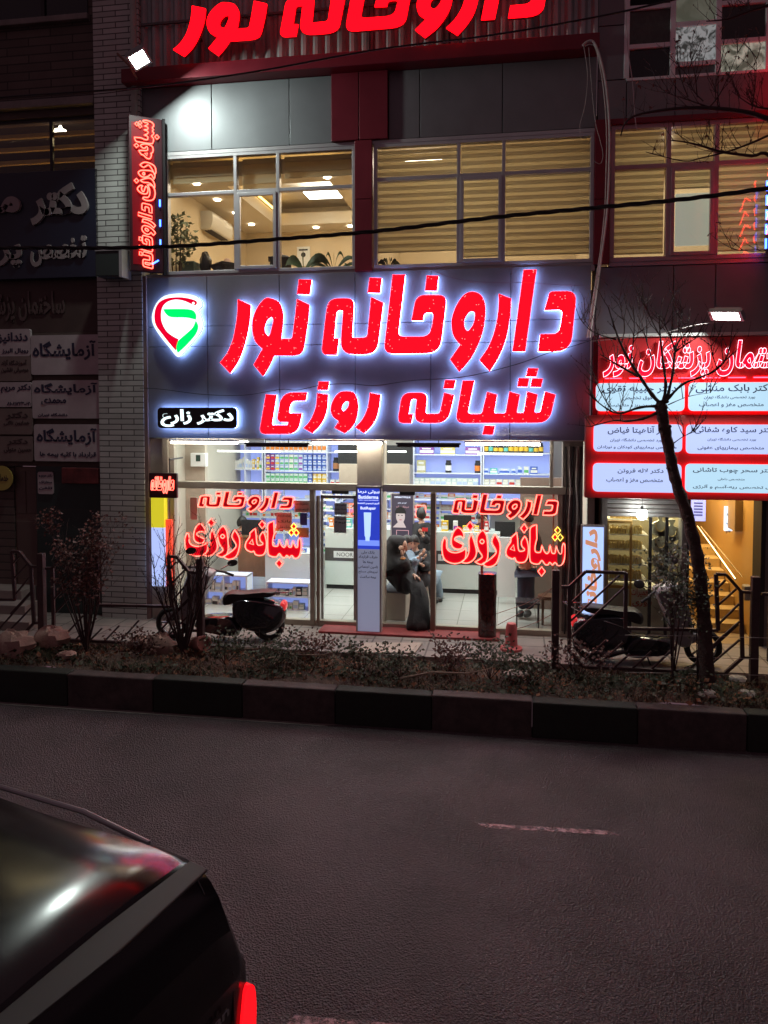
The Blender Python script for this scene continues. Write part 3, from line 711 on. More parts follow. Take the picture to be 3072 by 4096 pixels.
# ================================================================ SHOP FRONT
zbm=zs0-.01; ZF=.02
tr0,tr1=P(1700,1968,-.02).z,P(1700,1940,-.02).z
mb=MB()
def vert(px,wd,z0=ZF,z1=tr0,Y=0,m=mb,dy=.06): 
    X=P(px,2200,Y).x; m.box(X-wd/2,X+wd/2,Y-dy,Y+.05,z0,z1)
XL=P(700,2100,0).x; XR=P(2225,2100,0).x
mb.box(XL,XR+.25,-.07,.06,tr0,tr1)
mb.box(XL,XR+.25,-.05,.06,ZF-.03,ZF+.06)
for px,wd in((1252,.07),(690,.13),(2238,.07)): vert(px,wd)
mb.box(XL-.08,XL+.02,-.05,.06,tr1,zbm); X=P(2205,1850,0).x; mb.box(X-.02,X+.03,-.05,.06,tr1,zbm)
mb.build('shopfront_frame',M_beige,bld,bevel=.004)
X=P(1732,2200,-.1).x; B(X-.035,X+.035,-.13,.05,-.05,tr0-.001).build('door_post',M_brown,bld,bevel=.004)
X=P(1276,2200,0).x; B(X-.02,X+.02,-.09,.0,.05,tr0-.08).build('door_post',M_brown,bld,bevel=.004)
X=P(1928,2200,.25).x; B(X-.02,X+.02,.25,.29,.05,tr0-.02).build('door_post',M_brown,bld,bevel=.004)
X=P(2212,2200,0).x; B(X-.012,X+.012,-.03,.03,.05,tr0).build('door_post',M_brown,bld,bevel=.004)
# glass panes
def pane(a,b,z0,z1,Y=.0,name='shop_pane'): B(P(a,2200,Y).x,P(b,2200,Y).x,Y-.004,Y+.004,z0,z1).build(name,M_glass,bld)
pane(716,1245,ZF+.06,tr0); pane(1742,2210,ZF+.06,tr0); pane(700,1428,tr1,zbm); pane(1530,2200,tr1,zbm)
# sliding door leaf
dx0,dx1=P(1285,2200,.1).x,P(1425,2200,.1).x
mb=MB(); 
for q in((dx0,dx0+.035,.05,tr0-.08),(dx1-.035,dx1,.05,tr0-.08)): mb.box(q[0],q[1],.07,.11,q[2],q[3])
mb.box(dx0,dx1,.07,.11,tr0-.13,tr0-.085)
dl=mb.build('sliding_door',M_alu,bld); B(dx0+.03,dx1-.03,.085,.09,.05,tr0-.1).build('door_glass',M_glass,dl)
mb=MB(); mb.box(P(1330,1970,-.05).x,P(1395,1970,-.05).x,-.10,-.03,P(1330,1975,-.08).z,P(1330,1962,-.08).z); mb.box(P(1600,1970,-.05).x,P(1660,1970,-.05).x,-.10,-.03,P(1330,1975,-.08).z,P(1330,1962,-.08).z)
mb.build('door_sensor',M_black,bld,bevel=.006)
# concrete column behind the standing advert
cx0,cx1=P(1432,2000,-.05).x,P(1531,2000,-.05).x
B(cx0,cx1,-.12,.32,-.05,zbm).build('column',M_conc,bld,bevel=.008)
mb=MB(); mb.tube([(cx0+.02,-.14,zbm-.06),(cx0+.2,-.14,zbm-.02),(cx1+.02,-.14,zbm-.05)],.006); mb.tube([(cx1+.015,-.13,zbm-.05),(cx1+.02,-.13,tr1)],.008); mb.build('cable',mat('cream_cable',(.5,.42,.28),.6),bld)
# soffit under the sign
B(GL+.3,GR-.1,-.15,.05,zbm-.0,zs0+.004).build('soffit',M_beige,bld)
# left jamb: beige cladding + cable runs, side wall seen through
jx0=P(598,2000,0).x; 
B(jx0,P(660,2000,0).x,-.02,.2,-.05,zbm).build('jamb_wall',M_conc,bld)
B(P(660,2000,0).x+.004,P(684,2000,0).x,-.10,.16,-.05,zbm).build('jamb_post',M_beige,bld,bevel=.006)
rx0=P(2238,2000,0).x+.04
B(rx0,P(2330,2000,0).x,-.04,.2,-.05,zbm+.05).build('jamb_wall',mat('stained_pillar',(.20,.16,.14),.8,noise_=4,var=.4,bump=.2),bld)
for i,(px,r_) in enumerate(((2262,.012),(2275,.008),(2290,.016),(2304,.010),(2318,.014))):
    X=P(px,2200,-.07).x; pts=[(X+.012*math.sin(k*1.7+i),-.065-.012*(i%2),.05+k*.27) for k in range(11)]
    mb=MB(); mb.tube(pts,r_); mb.build('cable',M_wirel if i%2 else M_wire,bld,smooth=True)
# step under the door
B(P(1300,2500,0).x,P(2000,2500,0).x,-.42,-.02,-.006,.028).build('doorstep',mat('red_rubber_mat',(.30,.05,.05),.7,noise_=5,var=.3),bld,bevel=.006)  # step coloured red to hold the red light along its edge
# ---------------------------------------------------------------- room of the pharmacy
RX0,RX1=P(700,2100,0).x-.35,GR-.05; RD=4.4; M_wallp=mat('shop_wall',(.50,.46,.38),.7,noise_=1,var=.05)
mb=MB(); mb.box(RX0,RX1,RD,RD+.1,-.05,3.1); mb.box(RX0-.1,RX0,.1,RD,-.05,3.1); mb.box(RX1,RX1+.1,.1,RD,-.05,3.1); mb.build('interior_wall',M_wallp,bld)
B(RX0,RX1,-.02,RD,-.06,.0).build('shop_floor',flatten(brick('glazed_floor_tile',(.50,.50,.47),(.46,.46,.43),(.26,.26,.24),.6,.6,.16,.1,.012,0,nz=.12)),bld)
B(RX0,RX1,.1,RD,3.0,3.1).build('shop_ceiling',mat('white_ceiling',(.75,.75,.73),.8),bld)
area('shop_light',(RX0+2.0,1.6,2.97),3.0,2.4,74,(.93,1,.97)); area('shop_light',(RX1-1.9,1.9,2.97),3.0,2.6,74,(.93,1,.97))
area('shop_light',((RX0+RX1)/2,3.5,2.97),6,.8,26,(.86,.93,1))
area('front_light',((RX0+RX1)/2,.35,2.96),5.6,.3,40,(1,.97,.9))
M_shelf=mat('white_shelf',(.66,.70,.80),.4)
M_shback=mat('lit_shelf_back',(.30,.36,.68),.5,emit=(.38,.47,1),es=.38)
def shelf(name,label,pxa,pxb,pys,Y,dep=.35,cols=(),group=None):
    """shelf unit from photo columns/rows on plane Y; rows = list of y of boards"""
    x0=P(pxa,2000,Y).x; x1=P(pxb,2000,Y).x; zz=[P((pxa+pxb)/2,y,Y).z for y in pys]
    t=thing(name,label,'shelf unit',(x0,Y,min(zz)),group)
    mb=MB()
    for z in zz: mb.box(x0,x1,Y,Y+dep,z-.02,z)
    for c in [x0+.012,x1-.012]+[P(c,2000,Y).x for c in cols]: mb.box(c-.012,c+.012,Y+.002,Y+dep,min(zz)-.02,max(zz)-.001)
    mb.build('shelf_board',M_shelf,t)
    B(x0,x1,Y+dep,Y+dep+.015,min(zz),max(zz)).build('shelf_back',M_shback,t)
    mb=MB()
    for z in zz[1:]: mb.box(x0+.02,x1-.02,Y+.03,Y+.05,z+.0,z+.0)
    return t,x0,x1,zz
PROD={}
def prod(name,size,c1,c2,kind='box'):
    k=(name,size,c1,c2,kind)
    if k in PROD: return PROD[k]
    w_,d_,h_=size; me=MB()
    if kind=='box':
        me.box(-w_/2,w_/2,0,d_,0,h_); me.k=1; me.box(-w_/2+.006,w_/2-.006,-.0015,0,h_*.18,h_*.55); me.k=2; me.box(-w_*.3,w_*.3,-.0025,-.0016,h_*.68,h_*.86)
    else:
        r=w_/2; me.lathe((0,r,0),[(r,0),(r,h_*.74),(r*.75,h_*.82)],12); me.k=2; me.lathe((0,r,h_*.82),[(r*.8,0),(r*.8,h_*.18)],12); me.k=1; me.lathe((0,r,h_*.18),[(r+.002,0),(r+.002,h_*.42)],12)
    ms=[mat('pack_'+str([round(c,2) for c in c1]),c1,.45),mat('pack_'+str([round(c,2) for c in c2]),c2,.45),mat('pack_white',(.75,.75,.72),.4)]
    if kind!='box': ms[2]=mat('pack_lid',(.02,.02,.022),.4)
    o=me.build(name,ms,None,label='x',cat='x',loc=(0,0,0)); m=o.data; COL.objects.unlink(o); bpy.data.objects.remove(o); PROD[k]=m; return m
NPROD=0
def put(m,name,x,y,z,label,cat,group,rz=0):
    global NPROD; NPROD+=1
    o=bpy.data.objects.new(name,m); COL.objects.link(o); o.location=(x,y,z); o.rotation_euler=(0,0,rz); o['label']=label; o['category']=cat; o['group']=group; return o
rp_=random.Random(11)
BL=(.05,.12,.5); GN=(.10,.42,.16); WH=(.72,.73,.70); YE=(.75,.48,.04); RD_=(.55,.04,.04); OR=(.75,.22,.03); TL=(.12,.5,.45); LB=(.45,.55,.75); BK=(.02,.02,.025); PU=(.25,.08,.35)
# shelf 1: open blue lit bays with files and books
YS1=3.6
t1,x0,x1,zz=shelf('shelf_unit','blue lit wall shelves with thin boxes at upper left of pharmacy',818,1052,(1775,1876,1937,2000),YS1,cols=(908,980))
def row(x0,x1,y,z,specs,label,cat,group,gap=.004,jit=.004,fill=1.0):
    x=x0+.02
    while x<x1-.03:
        nm,sz,c1,c2,kd=specs(x) ; 
        if x+sz[0]>x1-.01: break
        if rp_.random()<fill: put(prod(nm,sz,c1,c2,kd),nm,x+sz[0]/2,y+rp_.uniform(-jit,jit)+.03,z,label,cat,group)
        x+=sz[0]+gap
def sp(cols,w_,h_,name='carton',kd='box',d_=.09):
    return lambda x:(name,(rp_.choice(w_),d_,rp_.choice(h_)),*rp_.choice(cols),kd)
row(x0,x1,YS1,zz[1],sp([(WH,OR),(WH,LB),(WH,WH),(YE,WH),(WH,BL),(WH,GN)],(.03,.04,.05,.07),(.17,.2,.24)),'thin medicine box standing on the upper blue lit shelf','medicine box','thin boxes on the blue lit shelf')
row(x0,x0+.55,YS1,zz[2],sp([(GN,WH),(BK,WH)],(.06,.08),(.06,.09)),'low dark pack on the lower blue lit shelf','medicine pack','low packs on the blue lit shelf')
# shelf 2: stacked cartons
YS2=3.6
t2,x0,x1,zz=shelf('shelf_unit','white wall shelves packed with rows of stacked cartons left of the column',1058,1372,(1752,1808,1884,1938,2000),YS2,cols=(1308,))
xs_=[P(p,2000,YS2).x for p in(1062,1305)]; n=13; wd=(xs_[1]-xs_[0])/n
hh=(zz[1]-zz[2]-.05)/3
for i in range(n):
    c=[(PU,YE),(PU,RD_),(LB,YE),(LB,GN),(LB,GN),(WH,GN),(LB,GN),(LB,PU)][min(i,7)] if i<8 else (BL,LB)
    for j in range(3): put(prod('carton',(wd*.9,.12,hh*.96),*c,'box'),'carton',xs_[0]+(i+.5)*wd,YS2+.03,zz[2]+j*hh,('dark blue carton in the triple stacked row' if i>=8 else 'colourful milk powder carton in the triple stacked row')+' on carton shelves','carton','cartons on the packed shelves')
for i in range(n):
    put(prod('carton',(wd*.9,.12,zz[0]-zz[1]-.06),WH,OR,'box'),'carton',xs_[0]+(i+.5)*wd,YS2+.03,zz[1],'orange and white carton on the topmost packed shelf','carton','cartons on the packed shelves')
h2=(zz[2]-zz[3]-.05)
for i in range(n):
    c=(TL,GN) if i<9 else ((BL,LB) if i==9 else (YE,WH))
    c=((.45,.68,.6),GN) if i<9 else c
    for j in range(2): put(prod('carton',(wd*.9,.12,h2*.48),*c,'box'),'carton',xs_[0]+(i+.5)*wd,YS2+.03,zz[3]+j*h2*.49,{0:'pale green carton in the lower double row',1:'blue carton between green and yellow rows',2:'yellow carton in the lower double row'}[0 if i<9 else (1 if i==9 else 2)]+' on packed shelves','carton','cartons on the packed shelves')
jx=P(1340,2000,YS2).x
put(prod('supplement_jar',(.13,.13,.27),BK,(.45,.2,.08),'jar'),'supplement_jar',jx,YS2+.05,zz[2],'large black supplement jar alone in the shelf bay beside stacked cartons','jar','supplement jars')
for i in range(2): put(prod('carton',(.09,.1,.10),WH,RD_,'box'),'carton',jx-.06+i*.11,YS2+.04,zz[3],'small white carton below the large black jar','carton','small cartons below the jar')
# shelf 3 and 4: right of the column
YS3=3.6
t3,x0,x1,zz=shelf('shelf_unit','blue lit wall shelves with jars at upper right of pharmacy',1652,1926,(1752,1818,1892,1944,2000),YS3)
for px,sz,c1,c2,kd,lab in((1683,(.17,.1,.24),(.5,.46,.25),WH,'box','cream and gold box on upper right pharmacy shelf'),(1792,(.12,.12,.24),BK,WH,'jar','black and white supplement jar alone mid shelf'),(1910,(.12,.12,.24),BK,OR,'jar','black jar with orange cross label on upper right shelf')):
    put(prod('supplement_jar' if kd=='jar' else 'gift_box',sz,c1,c2,kd),'supplement_jar' if kd=='jar' else 'gift_box',P(px,1880,YS3).x,YS3+.05,zz[2],lab,'jar' if kd=='jar' else 'box','items on the upper right shelf')
for px in(1705,1790,1890): put(prod('gift_box',(.28,.12,.14),PU if px!=1790 else (.6,.5,.15),WH,'box'),'gift_box',P(px,1800,YS3).x,YS3+.05,zz[1],'gold box on top right shelf between two purple ones' if px==1790 else 'purple box %s of the gold one on the top right shelf'%('left' if px<1790 else 'right'),'box','boxes on the top right shelf')
row(x0,x1,YS3,zz[3],sp([((.5,.62,.62),WH),((.6,.7,.7),LB)],(.10,),(.15,)),'pale blue medicine carton in the low row above the transom','carton','pale cartons above the transom',fill=.97)
t4,x0,x1,zz=shelf('shelf_unit','blue lit wall shelves with dark bottles at far upper right of pharmacy',1930,2205,(1752,1812,1896,1944,2000),YS3)
row(x0,x1-.1,YS3,zz[1],sp([(BK,YE),((.05,.08,.05),TL),((.1,.06,.02),YE)],(.085,.095),(.16,.19),'medicine_bottle','jar'),'dark medicine bottle with coloured label on the top right shelf','bottle','dark bottles on the top shelf')
row(x0,x1-.1,YS3,zz[2],sp([(GN,WH),(TL,WH),(BL,WH),(LB,BL),(WH,GN)],(.09,.14,.2),(.1,.14)),'green or blue pack on the right middle shelf','medicine pack','packs on the right middle shelf',gap=.03)
row(x0,x1-.1,YS3,zz[3],sp([((.62,.6,.5),WH),(WH,LB),((.62,.5,.25),WH),(WH,RD_)],(.11,),(.12,)),'small cream or red carton in the low right row above the transom','carton','small cartons above the right transom',gap=.01)
# shelves seen below the transom
YB=3.9
def lower(label,pxa,pxb,ys,Y,fill=.9,cols=()):
    t,x0,x1,zz=shelf('shelf_unit',label,pxa,pxb,ys,Y,cols=cols)
    return t,x0,x1,zz
t5,x0,x1,zz=lower('tall white shelves of medicine behind the left neon words',950,1245,(1945,2010,2070,2130,2190,2250),YB,cols=(1040,1135))
for z in zz[1:4]: row(x0,x1,YB,z,sp([(WH,RD_),(WH,LB),(LB,WH),(WH,GN),(WH,OR)],(.07,.1,.12),(.12,.16,.2)),'mixed medicine carton on the tall shelves behind the left neon words','carton','cartons behind the left neon words',fill=.85)
t6,x0,x1,zz=lower('narrow glass fronted shelves of medicine beside the sliding door',1282,1345,(1960,2000,2042,2084,2126,2170,2212),2.6)
for z in zz[1:]: row(x0,x1,2.6,z,sp([(WH,GN),(WH,LB),((.5,.6,.58),YE),(WH,BL)],(.05,.07),(.08,.11)),'small medicine pack on the narrow shelves beside the sliding door','medicine pack','packs beside the sliding door')
t7,x0,x1,zz=lower('long white shelves of small medicine packs behind the counter',1350,1960,(1958,1998,2038,2078,2118,2158),YB,cols=(1430,1545,1650,1760,1860))
for z in zz[1:]: row(x0,x1,YB,z,sp([(WH,RD_),((.6,.45,.4),WH),(OR,WH),(WH,GN),(LB,WH),((.5,.55,.5),BL)],(.10,.14,.18),(.10,.13)),'small mixed medicine pack on the long shelves behind the counter','medicine pack','packs behind the counter',fill=.9)
# counters
M_cnt=mat('white_counter_laminate',(.60,.66,.62),.25)
def counter(label,pxa,pxb,Y,top,dep=.55,band=True,texts=(),py=2240):
    x0=P(pxa,py,Y).x; x1=P(pxb,py,Y).x; t=thing('counter',label,'counter',(x0,Y,0))
    B(x0,x1,Y,Y+dep,.08,top).build('counter_body',M_cnt,t,bevel=.006)
    B(x0+.02,x1-.02,Y+.03,Y+dep,0,.08).build('plinth',M_black,t)
    if band: 
        z0=.52; B(x0+.002,x1-.002,Y-.004,Y,z0,z0+.24).build('dark_band',mat('dark_glass_band',(.07,.06,.055),.2),t)
        for a in texts:
            xa=P(a,2250,Y).x; B(xa,xa+.42,Y-.008,Y-.0045,z0+.06,z0+.18).build('name_strip',M_paint,t)
            text('NOOR',xa+.06,xa+.36,z0+.085,z0+.155,Y-.009,M_black,t,depth=.002)
    return t
counter('white counter with black NOOR band facing the sliding door',1300,1640,2.35,1.12,texts=(1335,))
counter('white counter with black NOOR band to the right of the doorway',1741,2000,2.35,1.10,texts=(1752,))
counter('plain white reception desk behind the left neon words',1060,1250,1.5,.80,band=False)
# beige wall pieces, cupboard, partition at the right, meter box
mb=MB(); mb.box(RX0,P(820,1850,1.2).x,1.2,1.3,-.05,3.0); mb.build('partition_wall',M_conc,bld)
B(P(1356,1880,1.2).x,P(1440,1880,1.2).x,1.2,1.24,P(1400,1935,1.2).z,P(1400,1856,1.2).z).build('hanging_board',M_conc,None,'blank beige board hung behind the glass left of the column','board')
B(P(1535,1880,1.2).x,P(1637,1880,1.2).x,1.2,1.24,P(1600,1938,1.2).z,P(1600,1856,1.2).z).build('hanging_board',M_conc,None,'blank beige board hung behind the glass right of the column','board')
mb=MB(); mb.box(P(2080,2100,1.5).x,RX1,1.5,1.56,0,tr1+.0); mb.build('brown_partition',mat('brown_partition',(.22,.17,.14),.6,noise_=1,var=.15),bld)
mb=MB(); mb.box(P(1990,2200,1.8).x,P(2062,2200,1.8).x,1.8,1.85,.1,1.12); mb.build('upright_board',M_paint,None,'plain white upright panel standing behind the right neon words','board')
x0,x1,z0,z1=W(766,1812,828,1866,1.15)
mt=thing('meter_box','small white wall box with green display behind the left glass','meter box',(x0,1.15,z0))
B(x0,x1,1.1,1.2,z0,z1).build('box_body',M_paint,mt,bevel=.008); B(x0+.1,x0+.18,1.095,1.1,z1-.14,z1-.03).build('display',mat('lcd',(.02,.05,.04),.2),mt)
# posters & notices
M_ink=mat('printed_ink',(.03,.03,.035),.6); M_navy=mat('navy_ink',(.02,.02,.16),.6)
def notice(px0,py0,px1,py1,Y,lines,label,m=M_paint,ink=M_ink,name='notice',parent=None,bold=.01):
    x0,x1,z0,z1=W(px0,py0,px1,py1,Y); t=thing(name,label,'notice' if name=='notice' else 'sign',(x0,Y,z0))
    B(x0,x1,Y-.004,Y,z0,z1).build('paper',m,t)
    n=len(lines)
    for i,l in enumerate(lines):
        if not l: continue
        a=z1-(i+.82)*(z1-z0)/n; b=z1-(i+.22)*(z1-z0)/n; mg=(x1-x0)*.10
        text(l,x0+mg,x1-mg,a,b,Y-.005,ink,t,depth=.002,bold=bold)
    return t
notice(1178,2002,1240,2050,.06,['به یک منشی مجرب جهت','کار در مطب نیازمندیم'],'white hiring notice with two printed lines taped inside the left glass')
notice(1105,2050,1168,2120,.07,['طرف قرارداد','بانک','بانک ملی'],'pale notice listing banks beside the left neon words')
notice(1338,2012,1388,2060,.13,['ساعت کار','شبانه روزی','داروخانه'],'upper white notice on the sliding door glass')
notice(1336,2064,1386,2132,.13,['نسخه','بیمه','','مسئول فنی'],'lower white notice on the sliding door glass')
B(P(760,1995,.07).x,P(788,1995,.07).x,.07,.075,P(760,2078,.07).z,P(760,1990,.07).z).build('notice',M_paint,None,'blank white sheet taped at the left edge of the left glass','notice')
B(P(1200,2052,.07).x,P(1228,2052,.07).x,.07,.075,P(1200,2100,.07).z,P(1200,2052,.07).z).build('notice',mat('blue_paper',(.03,.06,.4),.6),None,'small blue card taped below the hiring notice','notice')
# roll-up advert: blue skin care banner
x0,x1,z0,z1=W(1424,1944,1526,2556,-.32)
ad=thing('standing_advert','tall lit blue skin cream advert board standing against the concrete column','advert board',(x0,-.32,0))
ztop=z1; zmid=P(1470,2196,-.32).z
mb=MB(); mb.box(x0,x0+.025,-.34,-.22,0,ztop); mb.box(x1-.025,x1,-.34,-.22,0,ztop); mb.box(x0,x1,-.34,-.22,ztop-.03,ztop); mb.build('frame',M_alu,ad,bevel=.003)
MBL=mat('advert_blue',(.02,.04,.34),.4,noise_=3,var=.4,emit=(.03,.06,.62),es=.6)
B(x0+.026,x1-.026,-.325,-.30,zmid,ztop-.031).build('blue_print',MBL,ad)
B(x0+.026,x1-.026,-.325,-.30,.02,zmid-.002).build('pale_print',mat('advert_pale',(.45,.50,.75),.4,emit=(.5,.56,.8),es=.2),ad)
Mw=emis('advert_white',(.75,.82,1),.95)
def tpx(s,a,b,c,d,Y,m,par,bold=.01,**k): 
    x,x2,q,q2=W(a,b,c,d,Y); return text(s,x,x2,q,q2,Y-.003,m,par,depth=.002,bold=bold,**k)
tpx('بیوتی درما',1432,1958,1518,1976,-.326,Mw,ad,.02); tpx('Butiderma',1434,1980,1514,1996,-.326,Mw,ad,.02); tpx('skin care products',1436,1998,1514,2004,-.326,Mw,ad)
tpx('کرم ترمیم کننده',1430,2008,1518,2020,-.326,Mw,ad,.03); tpx('ButiRepair',1442,2026,1504,2042,-.326,Mw,ad,.02)
for i,(s,y) in enumerate((('بانک ملی',2202),('طرف قرارداد',2220),('بیمه ها',2240),('تامین اجتماعی',2260),('نیروهای مسلح',2280),('بیمه سلامت',2300))):
    wd_=[26,38,20,40,38,32][i]; tpx(s,1472-wd_,y,1472+wd_,y+16,-.326,M_navy,ad,.015)
# printed cream tube
c_=P(1470,2110,-.326); o=[(c_.x-.055,c_.z+.22),(c_.x+.055,c_.z+.22),(c_.x+.042,c_.z-.12),(c_.x+.03,c_.z-.15),(c_.x+.03,c_.z-.2),(c_.x-.03,c_.z-.2),(c_.x-.03,c_.z-.15),(c_.x-.042,c_.z-.12)]
MB().slab(o,[],-.3285,-.3265).build('printed_tube',emis('tube_print',(.45,.62,.95),.9),ad)
B(x0+.03,x1-.03,-.3285,-.3265,zmid+.05,zmid+.13).build('printed_glow',emis('pale_print_blue',(.16,.25,.85),.9),ad)
# dark advert banner inside
x0,x1,z0,z1=W(1567,1976,1652,2300,2.1)
ad=thing('rollup_banner','dark roll up banner with a woman face standing inside the doorway','banner',(x0,2.1,0))
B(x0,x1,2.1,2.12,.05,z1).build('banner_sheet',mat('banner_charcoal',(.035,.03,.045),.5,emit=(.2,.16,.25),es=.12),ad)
mb=MB(); mb.box(x0-.02,x0,2.09,2.13,0,z1+.01); mb.box(x1,x1+.02,2.09,2.13,0,z1+.01); mb.box(x0,x1,2.09,2.13,z1+.0,z1+.02); mb.build('frame',M_alu,ad)
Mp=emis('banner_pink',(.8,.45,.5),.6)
tpx('DERMATYPIQUE',1578,1985,1642,1994,2.095,Mw,ad,.03); tpx('کرم دور چشم',1592,2008,1626,2016,2.095,Mw,ad,.02); tpx('درماتیپیک',1585,2022,1635,2034,2.095,Mp,ad,.02)
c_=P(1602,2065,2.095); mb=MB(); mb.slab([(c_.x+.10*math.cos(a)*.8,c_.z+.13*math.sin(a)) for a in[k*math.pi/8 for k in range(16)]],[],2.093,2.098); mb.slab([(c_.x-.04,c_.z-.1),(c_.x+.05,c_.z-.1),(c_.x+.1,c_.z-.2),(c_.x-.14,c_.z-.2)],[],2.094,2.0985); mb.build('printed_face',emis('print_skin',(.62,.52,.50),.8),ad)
mb=MB(); mb.slab([(c_.x+.10*math.cos(a),c_.z+.05+.12*math.sin(a)) for a in[k*math.pi/8 for k in range(9)]],[],2.089,2.092); mb.build('printed_hair',M_black,ad)
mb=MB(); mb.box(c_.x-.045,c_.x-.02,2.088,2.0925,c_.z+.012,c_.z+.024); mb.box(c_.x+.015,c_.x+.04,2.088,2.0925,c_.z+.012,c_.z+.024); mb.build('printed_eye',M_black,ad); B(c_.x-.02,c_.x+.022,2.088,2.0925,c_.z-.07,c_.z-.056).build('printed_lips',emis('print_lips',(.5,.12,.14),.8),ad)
x_,x2_,q_,q2_=W(1585,2120,1635,2165,2.095)
mb=MB(); mb.box(x_,x2_,2.093,2.098,q2_-.01,q2_); mb.box(x_,x_+.01,2.093,2.098,q_,q2_-.01); mb.box(x2_-.01,x2_,2.093,2.098,q_,q2_-.01); mb.build('printed_border',Mp,ad)
# small red neon frames deeper in
for a,b,c,d,lab in((1398,2016,1426,2064,'small square red neon sign above the counter left of the column'),(1664,2022,1702,2070,'small square red neon sign behind the seated people')):
    x0,x1,z0,z1=W(a,b,c,d,2.2); t=thing('small_neon_sign',lab,'neon sign',(x0,2.2,z0),'small neon signs inside')
    neon('neon_tube',[fillet([(x0,z0,.02),(x1,z0,.02),(x1,z1,.02),(x0,z1,.02)])],emis('soft_red_neon',(1,.12,.08),2.2),t,2.2,.009)
    text('پذیرش',x0+.03,x1-.03,z0+.04,z1-.05,2.2,emis('soft_red_neon',(1,.12,.08),2.2),t,bold=.01)
# tube lights under the sign
def tube(pa,pb,on,label,Y=-.24,y0=0):
    a=P(*pa,Y); b=P(*pb,Y); z=(a.z+b.z)/2; t=thing('tube_light',label,'tube light',(a.x,Y,z),'tube lights under the sign')
    B(a.x-.02,b.x+.02,Y-.03,Y+.03,z+.018,z+.045).build('fitting',mat('white_fitting',(.6,.6,.58),.4) if on else M_tubeoff,t,bevel=.004)
    MB().tube([(a.x,Y,z),(b.x,Y,z)],.017 if on else .022,10).build('tube',M_tube if on else M_tubeoff,t,smooth=True)
    mb=MB(); mb.tube([(a.x+.3,Y,z+.045),(a.x+.3,Y,zs0)],.006); mb.tube([(b.x-.3,Y,z+.045),(b.x-.3,Y,zs0)],.006); mb.build('hanger',M_dark,t)
    return a,b,z
for pa,pb,lab in(((684,1770),(950,1771),'lit white tube light under the left end of the big sign'),((1250,1772),(1526,1773),'lit white tube light under the middle of the big sign'),((1864,1776),(2160,1778),'lit white tube light under the right end of the big sign')): tube(pa,pb,True,lab)
tube((985,1782),(1232,1783),False,'unlit black tube fitting hanging left of the middle lit tube'); tube((1590,1783),(1838,1784),False,'unlit black tube fitting hanging right of the column')
mb=None
for k,(px,wd_) in enumerate(((975,.12),(1262,.2),(1565,.16),(1880,.25))):
    p=P(px,1784,.6); MB().lathe((p.x,.6,2.86),[(wd_*.5,0),(wd_*.5,.03),(wd_*.35,.05)],16).build('ceiling_lamp',emis('ceiling_lamp_glow',(1,.97,.85),6),None,['round ceiling lamp glowing beside the left end of the unlit tube','round ceiling lamp glowing under the middle tube','round ceiling lamp glowing just right of the column','round ceiling lamp glowing under the right tube'][k],'ceiling lamp','ceiling lamps inside the shop')
for px0,px1,y,Y,lab in((870,1120,1804,2.2,'long thin ceiling tube over the stacked cartons'),(1340,1480,1806,2.2,'short ceiling tube left of the column'),(1552,1625,1806,2.4,'short ceiling tube right of the column'),(1910,2170,1815,2.4,'long ceiling tube over the right shelves')):
    a=P(px0,y,Y); b=P(px1,y,Y); MB().tube([(a.x,Y,a.z),(b.x,Y,a.z)],.015,8).build('ceiling_tube',emis('ceiling_tube_glow',(.95,1,.9),4),None,lab,'tube light','ceiling tubes inside the shop')
B(P(1352,1800,3.0).x,P(1650,1800,3.0).x,3.0,3.05,P(1400,1856,3.0).z,P(1400,1780,3.0).z).build('dark_panel',M_black,bld)

# low racks, goods on the counters, posters: the busy floor of the shop
t8,x0,x1,zz=shelf('low_display_rack','low wire rack of cartons standing on the floor beside the sliding door',1062,1236,(2330,2385,2440,2490),.75,dep=.28)
for z in zz[1:]: row(x0,x1,.75,z,sp([(WH,LB),((.4,.5,.45),WH),(BK,WH),(WH,GN)],(.05,.07,.09),(.10,.14)),'small carton on the low wire rack by the sliding door','carton','cartons on the low rack',fill=.95,gap=.01)
t9,x0,x1,zz=shelf('low_display_rack','low white rack of leaflets and packs at the left end of the shop glass',800,985,(2300,2365,2430,2490),.9,dep=.28,cols=(890,))
for z in zz[1:]: row(x0,x1,.9,z,sp([(WH,BK),(WH,LB),((.5,.48,.42),WH)],(.04,.06,.1),(.12,.17)),'leaflet box on the low white rack at the left','carton','leaflets on the left rack',fill=.9,gap=.012)
row(P(1310,2130,2.4).x,P(1425,2130,2.4).x,2.42,1.12,sp([(OR,WH),(WH,GN),(TL,WH)],(.08,.12),(.1,.16)),'display pack standing on the counter facing the sliding door','display pack','packs on the left counter',gap=.05)
row(P(1760,2130,2.4).x,P(1990,2130,2.4).x,2.42,1.10,sp([(RD_,WH),(WH,PU),(YE,WH)],(.08,.12,.16),(.1,.18)),'display pack standing on the counter right of the doorway','display pack','packs on the right counter',gap=.09)
row(P(1070,2200,1.5).x,P(1240,2200,1.5).x,1.55,.80,sp([(WH,BK),(BL,WH)],(.1,.2),(.06,.1,.2)),'pack or tray on the reception desk behind the left neon words','display pack','packs on the reception desk',gap=.08)
